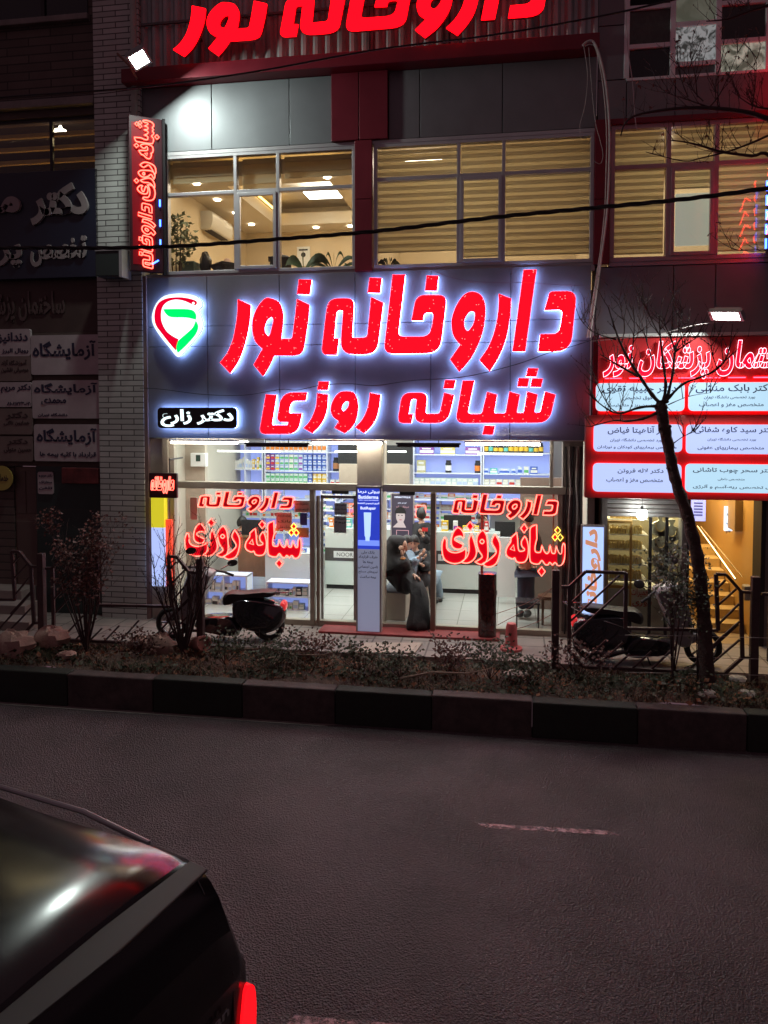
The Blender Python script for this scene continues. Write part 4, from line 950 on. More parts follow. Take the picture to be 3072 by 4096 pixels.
for i,(a,b,c_,d,mm,lab) in enumerate(((1062,2170,1100,2225,'pale_sheet','pale sheet taped on the front of the reception desk'),(1195,2110,1236,2150,'tan_sheet','tan sheet taped below the blue card on the left glass'),(2098,1990,2150,2060,'tan_sheet','tan poster on the brown partition behind the right neon words'))):
    Yp={0:1.49,1:.07,2:1.49}[i]; x_,x2_,q_,q2_=W(a,b,c_,d,Yp); B(x_,x2_,Yp-.006,Yp,q_,q2_).build('notice',mat(mm,(.42,.36,.26) if 'tan' in mm else (.5,.52,.52),.6),None,lab,'notice')
# ================================================================ PEOPLE
def skin(mb,nodes,edges,sub=1,mi=0):
    """nodes: {key:(Vector,r)}; first key is the root; appends the grown surface to mb"""
    ks=list(nodes); me=bpy.data.meshes.new('s'); me.from_pydata([nodes[k][0] for k in ks],[(ks.index(a),ks.index(b)) for a,b in edges],[])
    o=bpy.data.objects.new('s',me); COL.objects.link(o)
    o.modifiers.new('k','SKIN'); sv=me.skin_vertices[0].data
    g_=1.32 if sub>1 else 1.0
    for i,k in enumerate(ks): r=nodes[k][1]; r=(r*g_ if not isinstance(r,tuple) else (r[0]*g_,r[1]*g_)); sv[i].radius=(r,r) if not isinstance(r,tuple) else r; sv[i].use_root=(i==0)
    s=o.modifiers.new('u','SUBSURF'); s.levels=s.render_levels=sub
    bpy.context.view_layer.update(); m2=bpy.data.meshes.new_from_object(o.evaluated_get(bpy.context.evaluated_depsgraph_get()))
    b=len(mb.v); mb.v+=[tuple(v.co) for v in m2.vertices]; fs=[tuple(i+b for i in p.vertices) for p in m2.polygons]; mb.f+=fs; mb.mi+=[mi]*len(fs)
    bpy.data.objects.remove(o); bpy.data.meshes.remove(m2)
def skinmat(name,c): return mat(name,c,.5,noise_=12,var=.08)
M_skin=skinmat('skin',(.55,.34,.24)); M_hair=mat('dark_hair',(.012,.009,.008),.45)
def hand(mb,wr,d,palm,s=1.0,curl=.5):
    """palm and five bent fingers growing from wrist wr along d; palm = normal of the palm"""
    d=Vector(d).normalized(); n=Vector(palm); n=(n-d*n.dot(d)).normalized(); sd=d.cross(n); wr=Vector(wr)
    pc=wr+d*.05*s
    skin(mb,{'w':(wr,.022*s),'p':(pc,(.036*s,.02*s)),'q':(wr+d*.085*s,(.036*s,.018*s))},[('w','p'),('p','q')])
    for i,(off,L) in enumerate(((-.028,.062),(-.009,.072),(.010,.068),(.027,.052))):
        a=wr+d*.085*s+sd*off*s; b=a+(d*.9+n*curl*.4).normalized()*L*.45*s; c=b+(d*.6+n*curl).normalized()*L*.35*s; e=c+(d*.3+n*curl*1.3).normalized()*L*.25*s
        skin(mb,{'a':(a,.0095*s),'b':(b,.0088*s),'c':(c,.008*s),'e':(e,.007*s)},[('a','b'),('b','c'),('c','e')])
    a=wr+d*.03*s-sd*.03*s; b=a+(d*.6-sd*.8+n*.4).normalized()*.035*s; c=b+(d*.8-sd*.2+n*.5).normalized()*.03*s
    skin(mb,{'a':(a,.012*s),'b':(b,.010*s),'c':(c,.0085*s)},[('a','b'),('b','c')])
def head(mb,c,fwd,up=(0,0,1),s=1.0):
    f=Vector(fwd).normalized(); u=Vector(up); u=(u-f*u.dot(f)).normalized(); l=u.cross(f)
    M=Matrix.Translation(Vector(c))@Matrix(((f.x,l.x,u.x),(f.y,l.y,u.y),(f.z,l.z,u.z))).to_4x4()@Matrix.Scale(s,4)
    n,m=18,14; vs=[];fs=[]
    for i in range(m+1):
        t=math.pi*i/m; z=.118*math.cos(t); k=math.sin(t)
        for j in range(n):
            a=2*math.pi*j/n; x=.098*k*math.cos(a); y=.076*k*math.sin(a)
            if z<-.02: q=(-z-.02)/.1; y*=1-.38*q; x=x*(1-.15*q)+(.016*q if x>0 else .03*q)
            if x>0:
                w=math.exp(-(y/.016)**2); 
                if -.055<z<.02: x+=.024*w*(1-(z+.055)/.075)*1.1+.002
                x+=-.008*math.exp(-((abs(y)-.032)/.016)**2-((z-.012)/.014)**2)
                x+=.006*math.exp(-(y/.024)**2-((z+.066)/.009)**2)
            vs.append(M@Vector((x,y,z)))
    for i in range(m):
        for j in range(n): fs.append((i*n+j,(i+1)*n+j,(i+1)*n+(j+1)%n,i*n+(j+1)%n))
    mb.add(vs,fs)
    for sgn_ in(-1,1): mb.ell((-.004,.077*sgn_,-.01),.016,.008,.03,8,6,M)
    return M
def face(M,t,scarf=False,hairm=M_hair,short=True,bun=False):
    mb=MB()
    for s_ in(-1,1): mb.ell((.083,.032*s_,.012),.011,.014,.0075,8,6,M)
    mb.build('eye',M_black,t,smooth=True)
    mb=MB(); mb.ell((.097,0,-.066),.007,.024,.007,10,6,M); mb.build('mouth',mat('lips',(.42,.14,.12),.5),t,smooth=True)
    mb=MB()
    for s_ in(-1,1): mb.ell((.092,.033*s_,.036),.007,.019,.0045,8,6,M)
    mb.build('eyebrow',hairm,t,smooth=True)
    if not scarf:
        mb=MB(); n,m=20,10; vs=[];fs=[]
        for i in range(m+1):
            for j in range(n):
                a=2*math.pi*j/n; lim=(1.25+.85*(.5-.5*math.cos(a))) ; th=lim*i/m*.98
                k=1.10+.03*math.sin(a*5+i); v=Vector((.098*k*math.sin(th)*math.cos(a)-.006,.079*k*math.sin(th)*math.sin(a),.118*k*math.cos(th)+.004)); vs.append(M@v)
        for i in range(m):
            for j in range(n): fs.append((i*n+j,(i+1)*n+j,(i+1)*n+(j+1)%n,i*n+(j+1)%n))
        mb.add(vs,fs)
        if bun: mb.ell((-.12,0,.0),.05,.045,.045,12,8,M)
        mb.build('hair',hairm,t,smooth=True)
def V(px,py,Y): return P(px,py,Y)
def person(label,J,look,cloth,trous,shoe=(.03,.03,.03),group=None,scarf=False,bun=False,inner=None,fingers=True,jr=1.0,hands=('l','r'),skinm=None):
    """J: joints in world coordinates"""
    base=Vector((J['pelvis'].x,J['pelvis'].y,0)); t=thing('person',label,'person',base,group)
    if not group and 'group' in t: del t['group']
    mb=MB()
    nodes={'pelvis':(J['pelvis'],.12),'chest':(J['chest'],(.14,.10)),'neck':(J['neck'],.055),'hb':(J['head']-Vector((0,0,.05)),.055)}
    ed=[('pelvis','chest'),('chest','neck'),('neck','hb')]
    for s_ in('l','r'):
        for a,b,r in(('chest','sh',.058),('sh','el',.042),('el','wr',.026)):
            if b+s_ in J: nodes[b+s_]=(J[b+s_],r); ed.append((a if a=='chest' else a+s_,b+s_))
        for a,b,r in(('pelvis','kn',.06),('kn','an',.04)):
            if b+s_ in J: nodes[b+s_]=(J[b+s_],r); ed.append((a if a=='pelvis' else a+s_,b+s_))
    skin(mb,nodes,ed); M=head(mb,J['head'],look)
    for s_ in hands:
        if 'wr'+s_ in J:
            d=J.get('hd'+s_) or (J['wr'+s_]-J['el'+s_]); hand(mb,J['wr'+s_],d,J.get('pn'+s_,(0,0,1)))
    mb.build('body',skinm or M_skin,t,smooth=True)
    face(M,t,scarf=scarf,bun=bun)
    # clothing
    mb=MB(); nd={'pelvis':(J['pelvis'],(.16*jr,.14*jr)),'waist':((J['pelvis']+J['chest'])/2,(.155*jr,.13*jr)),'chest':(J['chest'],(.17*jr,.13*jr)),'neck':(J['neck']-Vector((0,0,.03)),.075*jr)}
    ed=[('pelvis','waist'),('waist','chest'),('chest','neck')]
    for s_ in('l','r'):
        if 'el'+s_ in J:
            nd['sh'+s_]=(J['sh'+s_],.082*jr); nd['el'+s_]=(J['el'+s_],.066*jr); nd['wr'+s_]=(J['wr'+s_]-(J['wr'+s_]-J['el'+s_]).normalized()*.03,.05*jr)
            ed+=[('chest','sh'+s_),('sh'+s_,'el'+s_),('el'+s_,'wr'+s_)]
    skin(mb,nd,ed,2); mb.build('jacket' if jr>1.1 else 'shirt',cloth,t,smooth=True)
    if trous:
        mb=MB(); nd={'pelvis':(J['pelvis'],.15)}; ed=[]
        for s_ in('l','r'):
            if 'kn'+s_ in J:
                hp=J['pelvis']+(J['kn'+s_]-J['pelvis'])*.25+Vector((0,0,-.0)); nd['hp'+s_]=(hp,.105); nd['kn'+s_]=(J['kn'+s_],.082); nd['an'+s_]=(J['an'+s_],.068); ed+=[('pelvis','hp'+s_),('hp'+s_,'kn'+s_),('kn'+s_,'an'+s_)]
        skin(mb,nd,ed,2); mb.build('trousers',trous,t,smooth=True)
        for s_ in('l','r'):
            if 'an'+s_ in J:
                a=J['an'+s_]; d=J.get('toe',Vector((1,0,0))); mb=MB(); skin(mb,{'a':(a+Vector((0,0,-.03)),.05),'b':(a+d*.10+Vector((0,0,-.045)),.045),'c':(a+d*.19+Vector((0,0,-.05)),.032)},[('a','b'),('b','c')],2); mb.build('shoe',mat('shoe_'+str(shoe[0]),shoe,.5),t,smooth=True)
    return t
def cloth(name,c,var=.2): return mat(name,c,.85,noise_=5,var=var,bump=.5,bscale=14)
# woman in black chador, seated, phone to her ear
t=thing('person','seated woman wrapped in a long black chador holding a phone to her ear','person',V(1590,2400,.6))
mb=MB(); M=head(mb,V(1606,2184,.53),(1,-.5,-.05)); skin(mb,{'a':(V(1588,2225,.57),.06),'b':(V(1593,2198,.575),.055)},[('a','b')])
skin(mb,{'c':(V(1585,2250,.55),.08),'e':(V(1618,2268,.36),.04),'w':(V(1610,2222,.34),.027)},[('c','e'),('e','w')])
hand(mb,V(1609,2222,.34),(-.12,.0,1),(-.6,.8,0),1.05,.5)
skin(mb,{'w':(V(1650,2296,.3),.03),'p':(V(1662,2304,.28),.03)},[('w','p')]); hand(mb,V(1652,2298,.28),(1,-.1,-.5),(0,0,-1),1,.4)
mb.build('body',M_skin,t,smooth=True); face(M,t,scarf=True)
M_chador=cloth('black_chador_cloth',(.022,.021,.023),.3)
mb=MB()
skin(mb,{'hip':(V(1582,2315,.62),(.20,.19)),'ab':(V(1574,2278,.60),(.185,.165)),'sh':(V(1577,2236,.58),(.165,.14)),'nk':(V(1581,2206,.575),(.13,.13)),'hd':(V(1584,2180,.565),(.135,.145)),'tp':(V(1592,2158,.565),.125),'t2':(V(1594,2140,.565),.09),
 'th':(V(1632,2330,.45),(.14,.14)),'kn':(V(1668,2342,.28),(.115,.11)),'sn':(V(1678,2390,.16),(.115,.10)),'s2':(V(1678,2450,.04),(.125,.10)),'hm':(V(1674,2500,-.05),(.15,.12)),'h2':(V(1676,2532,-.10),(.165,.13)),
 'el':(V(1616,2268,.35),(.10,.09)),'wr':(V(1611,2232,.33),.065)},
 [('hip','ab'),('ab','sh'),('sh','nk'),('nk','hd'),('hd','tp'),('tp','t2'),('hip','th'),('th','kn'),('kn','sn'),('sn','s2'),('s2','hm'),('hm','h2'),('sh','el'),('el','wr')],2)
# folds
for i,v in enumerate(mb.v):
    p=Vector(v); k=.020*math.sin(p.x*44+p.z*7+4*noise.noise(p*3)) if p.z<.62 else .010*math.sin(p.z*26+p.x*30+3*noise.noise(p*4))
    mb.v[i]=(p.x+k*.3,p.y+k*1.2,p.z)
mb.build('chador',M_chador,t,smooth=True)

mb=MB(); p=V(1600,2190,.40); mb.box(-.035,.035,-.006,.006,-.07,.07,Matrix.Translation(p)@Matrix.Rotation(.3,4,'Y')@Matrix.Rotation(1.0,4,'Z')); mb.build('mobile_phone',M_black,None,'black mobile phone held to the ear of the woman in the chador','phone',bevel=.004)
mb=MB(); skin(mb,{'a':(V(1612,2238,.35),.054),'b':(V(1611,2228,.345),.048)},[('a','b')]); mb.build('patterned_cuff',mat('orange_pattern',(.5,.2,.04),.7,noise_=30,var=.8),t,smooth=True)
# bench
x0,x1=P(1536,2340,.45).x,P(1624,2340,.45).x; bn=thing('bench','beige box bench with grey cushion top inside the doorway','bench',(x0,.4,0))
B(x0,x1,.42,1.5,.0,.43).build('bench_body',mat('cream_laminate',(.50,.45,.38),.5,noise_=2,var=.08),bn,bevel=.01); B(x0-.01,x1+.02,.40,1.5,.434,.475).build('cushion',mat('grey_cushion',(.12,.13,.15),.7),bn,bevel=.015)
B(x0,x0+.62,1.1,1.7,.0,.42).build('bench',mat('cream_laminate',(.5,.45,.38),.5),None,'long low bench behind the seated chador woman carrying the couple','bench')
# young woman in denim shirt
Yb=1.05
J=dict(pelvis=V(1640,2305,Yb),chest=V(1628,2243,Yb),neck=V(1624,2208,Yb),head=V(1628,2172,Yb-.02),shr=V(1634,2222,Yb-.16),elr=V(1648,2262,Yb-.25),wrr=V(1676,2226,Yb-.28),shl=V(1618,2222,Yb+.16),ell=V(1660,2260,Yb+.1),wrl=V(1682,2224,Yb-.1),hdr=Vector((.7,0,.7)),hdl=Vector((.7,-.2,.7)),pnr=(0,.4,1),pnl=(0,-.4,1),knr=V(1708,2322,Yb+.1),anr=V(1712,2392,Yb+.45),knl=V(1716,2318,Yb+.3),anl=V(1728,2388,Yb+.65))
person('young woman with tied back dark hair in pale denim shirt looking at a phone',J,(1,-.15,-.15),cloth('pale_denim',(.24,.33,.42)),cloth('dark_leggings',(.03,.03,.035)),bun=True)

p=V(1688,2212,Yb-.22); mb=MB(); mb.box(-.035,.035,-.005,.005,-.07,.07,Matrix.Translation(p)@Matrix.Rotation(.7,4,'Y')); mb.build('mobile_phone',mat('silver_phone',(.4,.4,.42),.3,.6),None,'silver mobile phone held between the young woman and the young man','phone',bevel=.004)
# young man
Yb=1.35
J=dict(pelvis=V(1692,2296,Yb),chest=V(1676,2238,Yb),neck=V(1662,2206,Yb-.02),head=V(1657,2170,Yb-.06),shr=V(1690,2222,Yb-.18),elr=V(1706,2266,Yb-.25),wrr=V(1690,2262,Yb-.45),shl=V(1655,2222,Yb+.16),ell=V(1660,2262,Yb),wrl=V(1682,2240,Yb-.3),hdr=Vector((-.6,-.4,.5)),hdl=Vector((.7,-.3,.5)),knr=V(1722,2322,Yb+.15),anr=V(1722,2398,Yb+.45),knl=V(1742,2318,Yb+.4),anl=V(1756,2394,Yb+.62))
person('young man with short dark hair in black padded jacket over white shirt and jeans',J,(-.15,-1,-.25),cloth('black_padded_jacket',(.018,.018,.02)),cloth('light_jeans',(.27,.36,.45)),jr=1.15)
mb=MB(); mb.ell(tuple(J['chest']+Vector((-.02,-.11,.0))),.07,.05,.17,12,8); mb.build('white_shirt',cloth('white_tshirt',(.6,.6,.6)),None,'white shirt front showing in the open jacket of the young man','shirt')
# customer in black hooded top behind
Yb=2.0
J=dict(pelvis=V(1690,2210,Yb),chest=V(1690,2130,Yb),neck=V(1688,2096,Yb),head=V(1684,2060,Yb),shr=V(1706,2110,Yb-.05),elr=V(1708,2165,Yb-.1),wrr=V(1690,2140,Yb-.25),shl=V(1672,2110,Yb+.1),ell=V(1670,2160,Yb+.15),wrl=V(1672,2130,Yb+.3),knr=V(1690,2290,Yb),anr=V(1690,2372,Yb),knl=V(1678,2290,Yb+.1),anl=V(1676,2368,Yb+.1))
t=person('standing customer in black hooded top with red patch on the sleeve behind the seated couple',J,(-.4,1,0),cloth('black_hoodie',(.02,.02,.022)),cloth('dark_trousers',(.025,.025,.03)),jr=1.1)
p=V(1700,2118,Yb-.19); B(p.x-.05,p.x+.05,p.y-.02,p.y+.0,p.z-.03,p.z+.03).build('sleeve_patch',mat('red_patch',(.5,.02,.02),.6),t)
# clerk at the counter, hand against his face
Yb=3.0
J=dict(pelvis=V(1912,2210,Yb),chest=V(1905,2130,Yb),neck=V(1915,2100,Yb),head=V(1928,2072,Yb-.05),shr=V(1930,2112,Yb-.15),elr=V(1952,2135,Yb-.25),wrr=V(1950,2098,Yb-.25),hdr=Vector((-.1,0,1)),pnr=(-1,0,0),shl=V(1880,2112,Yb+.1),ell=V(1868,2160,Yb),wrl=V(1890,2170,Yb-.2))
person('clerk in dark maroon shirt leaning his head on a raised hand behind the counter',J,(.8,.3,-.4),cloth('maroon_shirt',(.07,.02,.03)),None)
# person in the left office chair seen from behind
Yb=2.6
J=dict(pelvis=V(965,2230,Yb),chest=V(965,2150,Yb),neck=V(967,2118,Yb),head=V(970,2092,Yb),shr=V(995,2135,Yb-.05),elr=V(1005,2180,Yb-.1),wrr=V(1020,2170,Yb+.2),shl=V(938,2135,Yb),ell=V(930,2180,Yb+.1),wrl=V(950,2180,Yb+.35))
person('person with dark hair sitting at the desk behind the left neon words',J,(.6,.8,0),cloth('charcoal_top',(.04,.04,.045)),None)
# customer on the right, mostly legs visible below the neon
Yb=.95
J=dict(pelvis=V(2105,2248,Yb),chest=V(2108,2150,Yb),neck=V(2110,2108,Yb),head=V(2112,2072,Yb),shr=V(2138,2125,Yb),elr=V(2145,2185,Yb),wrr=V(2140,2240,Yb-.1),shl=V(2080,2125,Yb),ell=V(2074,2185,Yb),wrl=V(2080,2240,Yb-.05),knr=V(2112,2350,Yb),anr=V(2118,2440,Yb-.05),knl=V(2094,2350,Yb),anl=V(2090,2440,Yb),toe=Vector((-.4,-.9,0)))
person('standing customer in dark coat and navy trousers behind the right neon words',J,(-.3,1,0),cloth('brown_coat',(.07,.035,.03)),cloth('navy_trousers',(.03,.035,.06)),jr=1.15)
# ================================================================ FURNITURE IN THE SHOP
def desk(label,x0,x1,y0,y1,h,c):
    t=thing('desk',label,'desk',(x0,y0,0)); B(x0,x1,y0,y1,h-.03,h).build('desk_top',c,t,bevel=.004); B(x0,x1,y0+.02,y0+.04,.25,h-.031).build('front_panel',c,t)
    for x in(x0+.02,x1-.05):
        for y in(y0+.05,y1-.05): B(x,x+.03,y-.015,y+.015,0,h-.031).build('leg',M_dark,t)
    return t
desk('brown wooden desk behind the left neon words',P(950,2150,2.0).x,P(1075,2150,2.0).x,2.0,2.5,.98,mat('wood_desk',(.22,.11,.05),.5,noise_=4,var=.3))
def monitor(label,px,py,Y,w=.42):
    c=P(px,py,Y); t=thing('monitor',label,'monitor',(c.x,Y,c.z-.2)); B(c.x-w/2,c.x+w/2,Y,Y+.03,c.z-.14,c.z+.14).build('screen_case',M_black,t,bevel=.006); B(c.x-.02,c.x+.02,Y+.01,Y+.03,c.z-.2,c.z-.14).build('stand',M_black,t); B(c.x-.1,c.x+.1,Y-.05,Y+.08,c.z-.21,c.z-.2).build('foot',M_black,t)
monitor('black monitor back left of the desk lamp',1010,2110,2.1); monitor('black monitor beside the maroon clerk',2020,2118,2.6,.36); monitor('wide dark monitor left of the maroon clerk',1830,2092,2.6,.5)
# stool and side table frame at the right
x0,x1=P(2062,2430,.35).x,P(2160,2430,.35).x; t=thing('side_table','low dark metal side table by the right glass','table',(x0,.3,0))
B(x0,x1,.3,.62,.36,.39).build('table_top',mat('smoked_top',(.05,.045,.05),.2),t,bevel=.003)
for x in(x0+.01,x1-.03):
    for y in(.32,.6): B(x,x+.02,y-.01,y+.01,0,.36).build('leg',M_dark,t)
x0,x1=P(2168,2430,.5).x,P(2215,2430,.5).x; t=thing('stool','low brown wooden stool beside the side table','stool',(x0,.5,0))
MB().lathe(((x0+x1)/2,.6,.40),[(.15,0),(.15,.05)],18).build('seat',mat('brown_wood',(.14,.07,.04),.5),t,smooth=True)
for a in range(4): 
    cx=(x0+x1)/2+.1*math.cos(a*1.57+.7); cy_=.6+.1*math.sin(a*1.57+.7); MB().bar((cx,cy_,0),(cx*.98+(x0+x1)/2*.02,cy_,.40),.03).build('leg',mat('brown_wood',(.14,.07,.04),.5),t)
# dark glossy block added in place of a passing car's smear
x0,x1=P(1912,2500,-.3).x,P(1985,2500,-.3).x; zt2=P(1950,2295,-.3).z; t=thing('stone_post','dark polished stone post standing before the right shop glass','post',(x0,-.3,0))
MB().slab(fillet([(x0,-.36,.08),(x1,-.36,.1),(x1,-.12,.1),(x0,-.12,.08)]),[],0,zt2,'XY').build('shaft',mat('dark_red_granite',(.05,.012,.012),.08,noise_=20,var=.6,coat=.6),t,smooth=True)
x0=P(2045,2600,-.75).x; t=thing('bollard','faded pink red plastic bollard on the pavement before the right glass','bollard',(x0,-.75,0))  # pink cone added in place of a tail light's smeared glow
MB().lathe((x0,-.75,0),[(.15,0),(.15,.03),(.085,.06),(.075,.30),(.06,.36),(.0,.375)],20).build('post',mat('faded_red_plastic',(.55,.12,.12),.5,noise_=5,var=.2),t,smooth=True)
# cardboard mats
for k,(a,b,c,d,cc,lab) in enumerate(((1420,2575,1660,2615,(.42,.36,.30),'flattened pale cardboard sheet left of the door post'),(1760,2590,1900,2628,(.36,.32,.30),'smaller pale cardboard sheet right of the door post'))):
    q=[G(a+40,b,.0),G(c+30,b,.0),G(c,d,.0),G(a,d,.0)]; mb=MB(); mb.slab([(p.x,p.y) for p in q],[],.002,.018,'XY'); mb.build('cardboard_sheet',mat('cardboard%d'%k,cc,.85,noise_=3,var=.15),None,lab,'cardboard')
# ================================================================ UPSTAIRS ROOM THINGS
x,zm_,a_,b_=LW
t=thing('air_conditioner','white wall air conditioner on the left wall of the upper room','air conditioner',(GL+.12,2.2,P(880,900,2.2).z))
c=P(880,905,2.4); mb=MB(); mb.slab(fillet([(GL+.1,c.z-.16),(GL+.28,c.z-.16,.05),(GL+.34,c.z-.02,.08),(GL+.32,c.z+.16,.06),(GL+.1,c.z+.16)]),[],1.9,2.9); mb.build('casing',mat('ivory_plastic',(.62,.58,.5),.4),t,smooth=True)
mb=MB(); 
for k in range(3): mb.box(GL+.14+.05*k,GL+.17+.05*k,2.0,2.8,c.z-.175,c.z-.161)
mb.build('vent_flap',M_dark,t)
def leafy(name,label,c,rx,ry,rz,n,lf,m,group=None,stemc=(.12,.08,.05),stems=5,z0=None,seed=1,cat='plant'):
    r=random.Random(seed); t=thing(name,label,cat,(c[0],c[1],z0),group)
    mb=MB()
    for _ in range(n):
        while True:
            p=Vector((r.uniform(-1,1),r.uniform(-1,1),r.uniform(-1,1)))
            if p.length<1 and noise.noise(p*2.2+Vector((seed,0,0)))>-.15: break
        q=Vector((c[0]+p.x*rx,c[1]+p.y*ry,c[2]+p.z*rz)); d=Vector((r.uniform(-1,1),r.uniform(-1,1),r.uniform(-1,.4))).normalized(); e=d.orthogonal().normalized()*lf*.3
        mb.quad(q,q+d*lf*.5+e,q+d*lf,q+d*lf*.5-e)
    mb.build('foliage',m,t); mb=MB()
    for k in range(stems):
        e=(c[0]+r.uniform(-.6,.6)*rx,c[1]+r.uniform(-.6,.6)*ry,c[2]+r.uniform(.0,.8)*rz); mb.tube([(c[0],c[1],z0),((c[0]+e[0])/2+r.uniform(-.05,.05),(c[1]+e[1])/2,(z0+e[2])/2),e],[.012,.009,.004],5)
    mb.build('stem',mat('brown_stem',stemc,.8),t); return t
M_leaf=mat('leaf_green',(.07,.12,.04),.5,noise_=6,var=.4); M_leafd=mat('leaf_dusty',(.16,.18,.09),.6,noise_=6,var=.4)
c=P(712,955,.45); leafy('ficus_plant','tall thin leaved potted ficus at the left edge of the upper window','' or c,.30,.22,.48,330,.09,M_leafd,z0=zf,seed=4)
def blades(label,px,py,Y,n,L,seed,w=.05,m=M_leaf):
    r=random.Random(seed); p=P(px,py,Y); t=thing('potted_plant',label,'plant',(p.x,Y,zf)); 
    MB().lathe((p.x,Y,p.z-.35),[(.07,0),(.10,.2),(.105,.22)],14).build('pot',mat('clay_pot',(.3,.14,.08),.8),t,smooth=True)
    mb=MB()
    for k in range(n):
        a=math.pi*(k+.5)/n*1.0+r.uniform(-.15,.15); dx=math.cos(a)*L*r.uniform(.7,1.1); hz=abs(math.sin(a))*L*.5+.12
        pts=[Vector((p.x,Y,p.z-.14)),Vector((p.x+dx*.4,Y+r.uniform(-.1,.1),p.z-.1+hz)),Vector((p.x+dx*.8,Y,p.z-.08+hz*.9)),Vector((p.x+dx,Y,p.z-.12+hz*.3))]
        pts=[(pts[0]*(1-u)**3+pts[1]*3*u*(1-u)**2+pts[2]*3*u*u*(1-u)+pts[3]*u**3) for u in[i/8 for i in range(9)]]
        for i in range(8):
            w0=w*math.sin(math.pi*min(1,(i+.5)/8))*.5+.004; w1=w*math.sin(math.pi*min(1,(i+1.5)/8.6))*.5+.002; up=Vector((0,.3,1)).normalized()
            mb.quad(pts[i]-up*w0,pts[i+1]-up*w1,pts[i+1]+up*w1,pts[i]+up*w0)
    mb.build('leaf',m,t)
blades('arching long leaved plant at the right of the left upper window',1335,1062,.35,9,.55,5); blades('broad leaved plant next to the scarfed woman upstairs',1215,1050,.4,3,.42,8,.17); blades('small green plant at the right corner of the left upper window',1400,1075,.3,5,.25,9)
blades('dark plant under the raised blind of the middle upper window',1555,1052,.3,9,.2,12,m=mat('dark_leaf',(.03,.05,.02),.6)); 
mb=MB(); p=P(822,1055,1.0); mb.ell((p.x,1.0,p.z),.10,.09,.20,14,10,jit=.2); mb.build('wrapped_bust',mat('black_plastic_wrap',(.02,.02,.02),.15),None,'black plastic wrapped object on the desk beside the upstairs woman','wrapped object',smooth=True)
mb=MB(); mb.box(P(715,1060,.8).x,P(775,1060,.8).x,.8,1.2,zf,P(740,1045,.8).z); mb.build('cabinet',mat('teal_cabinet',(.07,.12,.12),.5),None,'low teal cabinet beside the ficus upstairs','cabinet')
def bustup(label,px,py,Y,look,cover):
    h=P(px,py,Y); J=dict(pelvis=h+Vector((0,.1,-.85)),chest=h+Vector((0,.03,-.42)),neck=h+Vector((0,0,-.17)),head=h)
    t=thing('person',label,'person',(h.x,h.y,zf)); mb=MB(); skin(mb,{'p':(J['pelvis'],.12),'c':(J['chest'],(.17,.1)),'n':(J['neck'],.055),'h':(h-Vector((0,0,.05)),.05)},[('p','c'),('c','n'),('n','h')])
    M=head(mb,h,look); mb.build('body',M_skin,t,smooth=True); face(M,t,scarf=True)
    f=Vector(look).normalized()
    mb=MB(); skin(mb,{'n':(J['neck']-f*.03,.14),'h':(h-f*.045,(.15,.14)),'t':(h+Vector((0,0,.06))-f*.035,.12),'c':(J['chest'],(.2,.15)),'p':(J['pelvis'],.2)},[('n','h'),('h','t'),('n','c'),('c','p')],2); mb.build('headscarf',cover,t,smooth=True)
bustup('woman in black headscarf looking right behind the upper left window',908,1062,1.0,(.8,-.6,-.1),M_chador)
bustup('woman in black headscarf turned away beside the window post upstairs',1122,1040,1.1,(-.3,1,0),M_chador)
x0,x1,z0,z1=W(1187,987,1238,1062,4.25); t=thing('framed_notice','white framed certificate on the cream wall upstairs','framed notice',(x0,4.2,z0))
B(x0,x1,4.27,4.30,z0,z1).build('frame',M_paint,t); mb=MB(); mb.box(x0+.04,x1-.04,4.262,4.269,z1-.08,z1-.05); mb.lathe((0,0,0),[(.05,0),(.05,.004)],14,Matrix.Translation(((x0+x1)/2,4.268,(z0+z1)/2+.03))@Matrix.Rotation(R(90),4,'X')); mb.build('print',M_ink,t)
# ================================================================ CLINIC BUILDING (right)
CR=8.5; cl=thing('clinic_building','grey panelled clinic building with red framed window and orange stair hall right of the pharmacy','building',(GR,0,0))
bld_=bld
def cpanel(x0,x1,z0,z1,m=M_panel,Y=-.02,dep=.05): return B(x0+.006,x1-.006,Y,Y+dep,z0+.006,z1-.006).build('facade_panel',m,cl,bevel=.004)
zA=P(2450,490,0).z; zB=P(2450,1050,0).z; zU=P(2520,318,0).z
xs=[GR+.01]+[P(p,400,0).x for p in(2505,2700,2870)]+[P(3300,400,0).x,CR]
zl=P(2700,420,0).z
for a,b in zip(xs,xs[1:]): cpanel(a,b,zA+.02,zU)
cpanel(GR+.01,P(2505,100,0).x,zU,P(2450,105,0).z); cpanel(GR+.01,P(2505,100,0).x,P(2450,105,0).z,11.3)
B(GR+.01,CR,.035,.06,zA,11.3).build('panel_backing',M_seam,cl)
# upper windows with paint smeared panes
def smear(name,c1,c2,sc,thr,es=0,ec=(1,1,1)):
    m=bpy.data.materials.new(name); m.use_nodes=True; n=m.node_tree; b=n.nodes['Principled BSDF']
    tc=n.nodes.new('ShaderNodeTexCoord'); t=n.nodes.new('ShaderNodeTexNoise'); t.inputs['Scale'].default_value=sc; t.inputs['Detail'].default_value=8; t.inputs['Distortion'].default_value=1.5
    n.links.new(tc.outputs['Object'],t.inputs[0]); r=n.nodes.new('ShaderNodeValToRGB'); r.color_ramp.elements[0].position=thr-.08; r.color_ramp.elements[1].position=thr+.08
    r.color_ramp.elements[0].color=(*c1,1); r.color_ramp.elements[1].color=(*c2,1); n.links.new(t.outputs[0],r.inputs[0]); n.links.new(r.outputs[0],b.inputs['Base Color'])
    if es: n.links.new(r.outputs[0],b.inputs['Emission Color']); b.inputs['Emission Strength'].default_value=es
    b.inputs['Roughness'].default_value=.35; return m
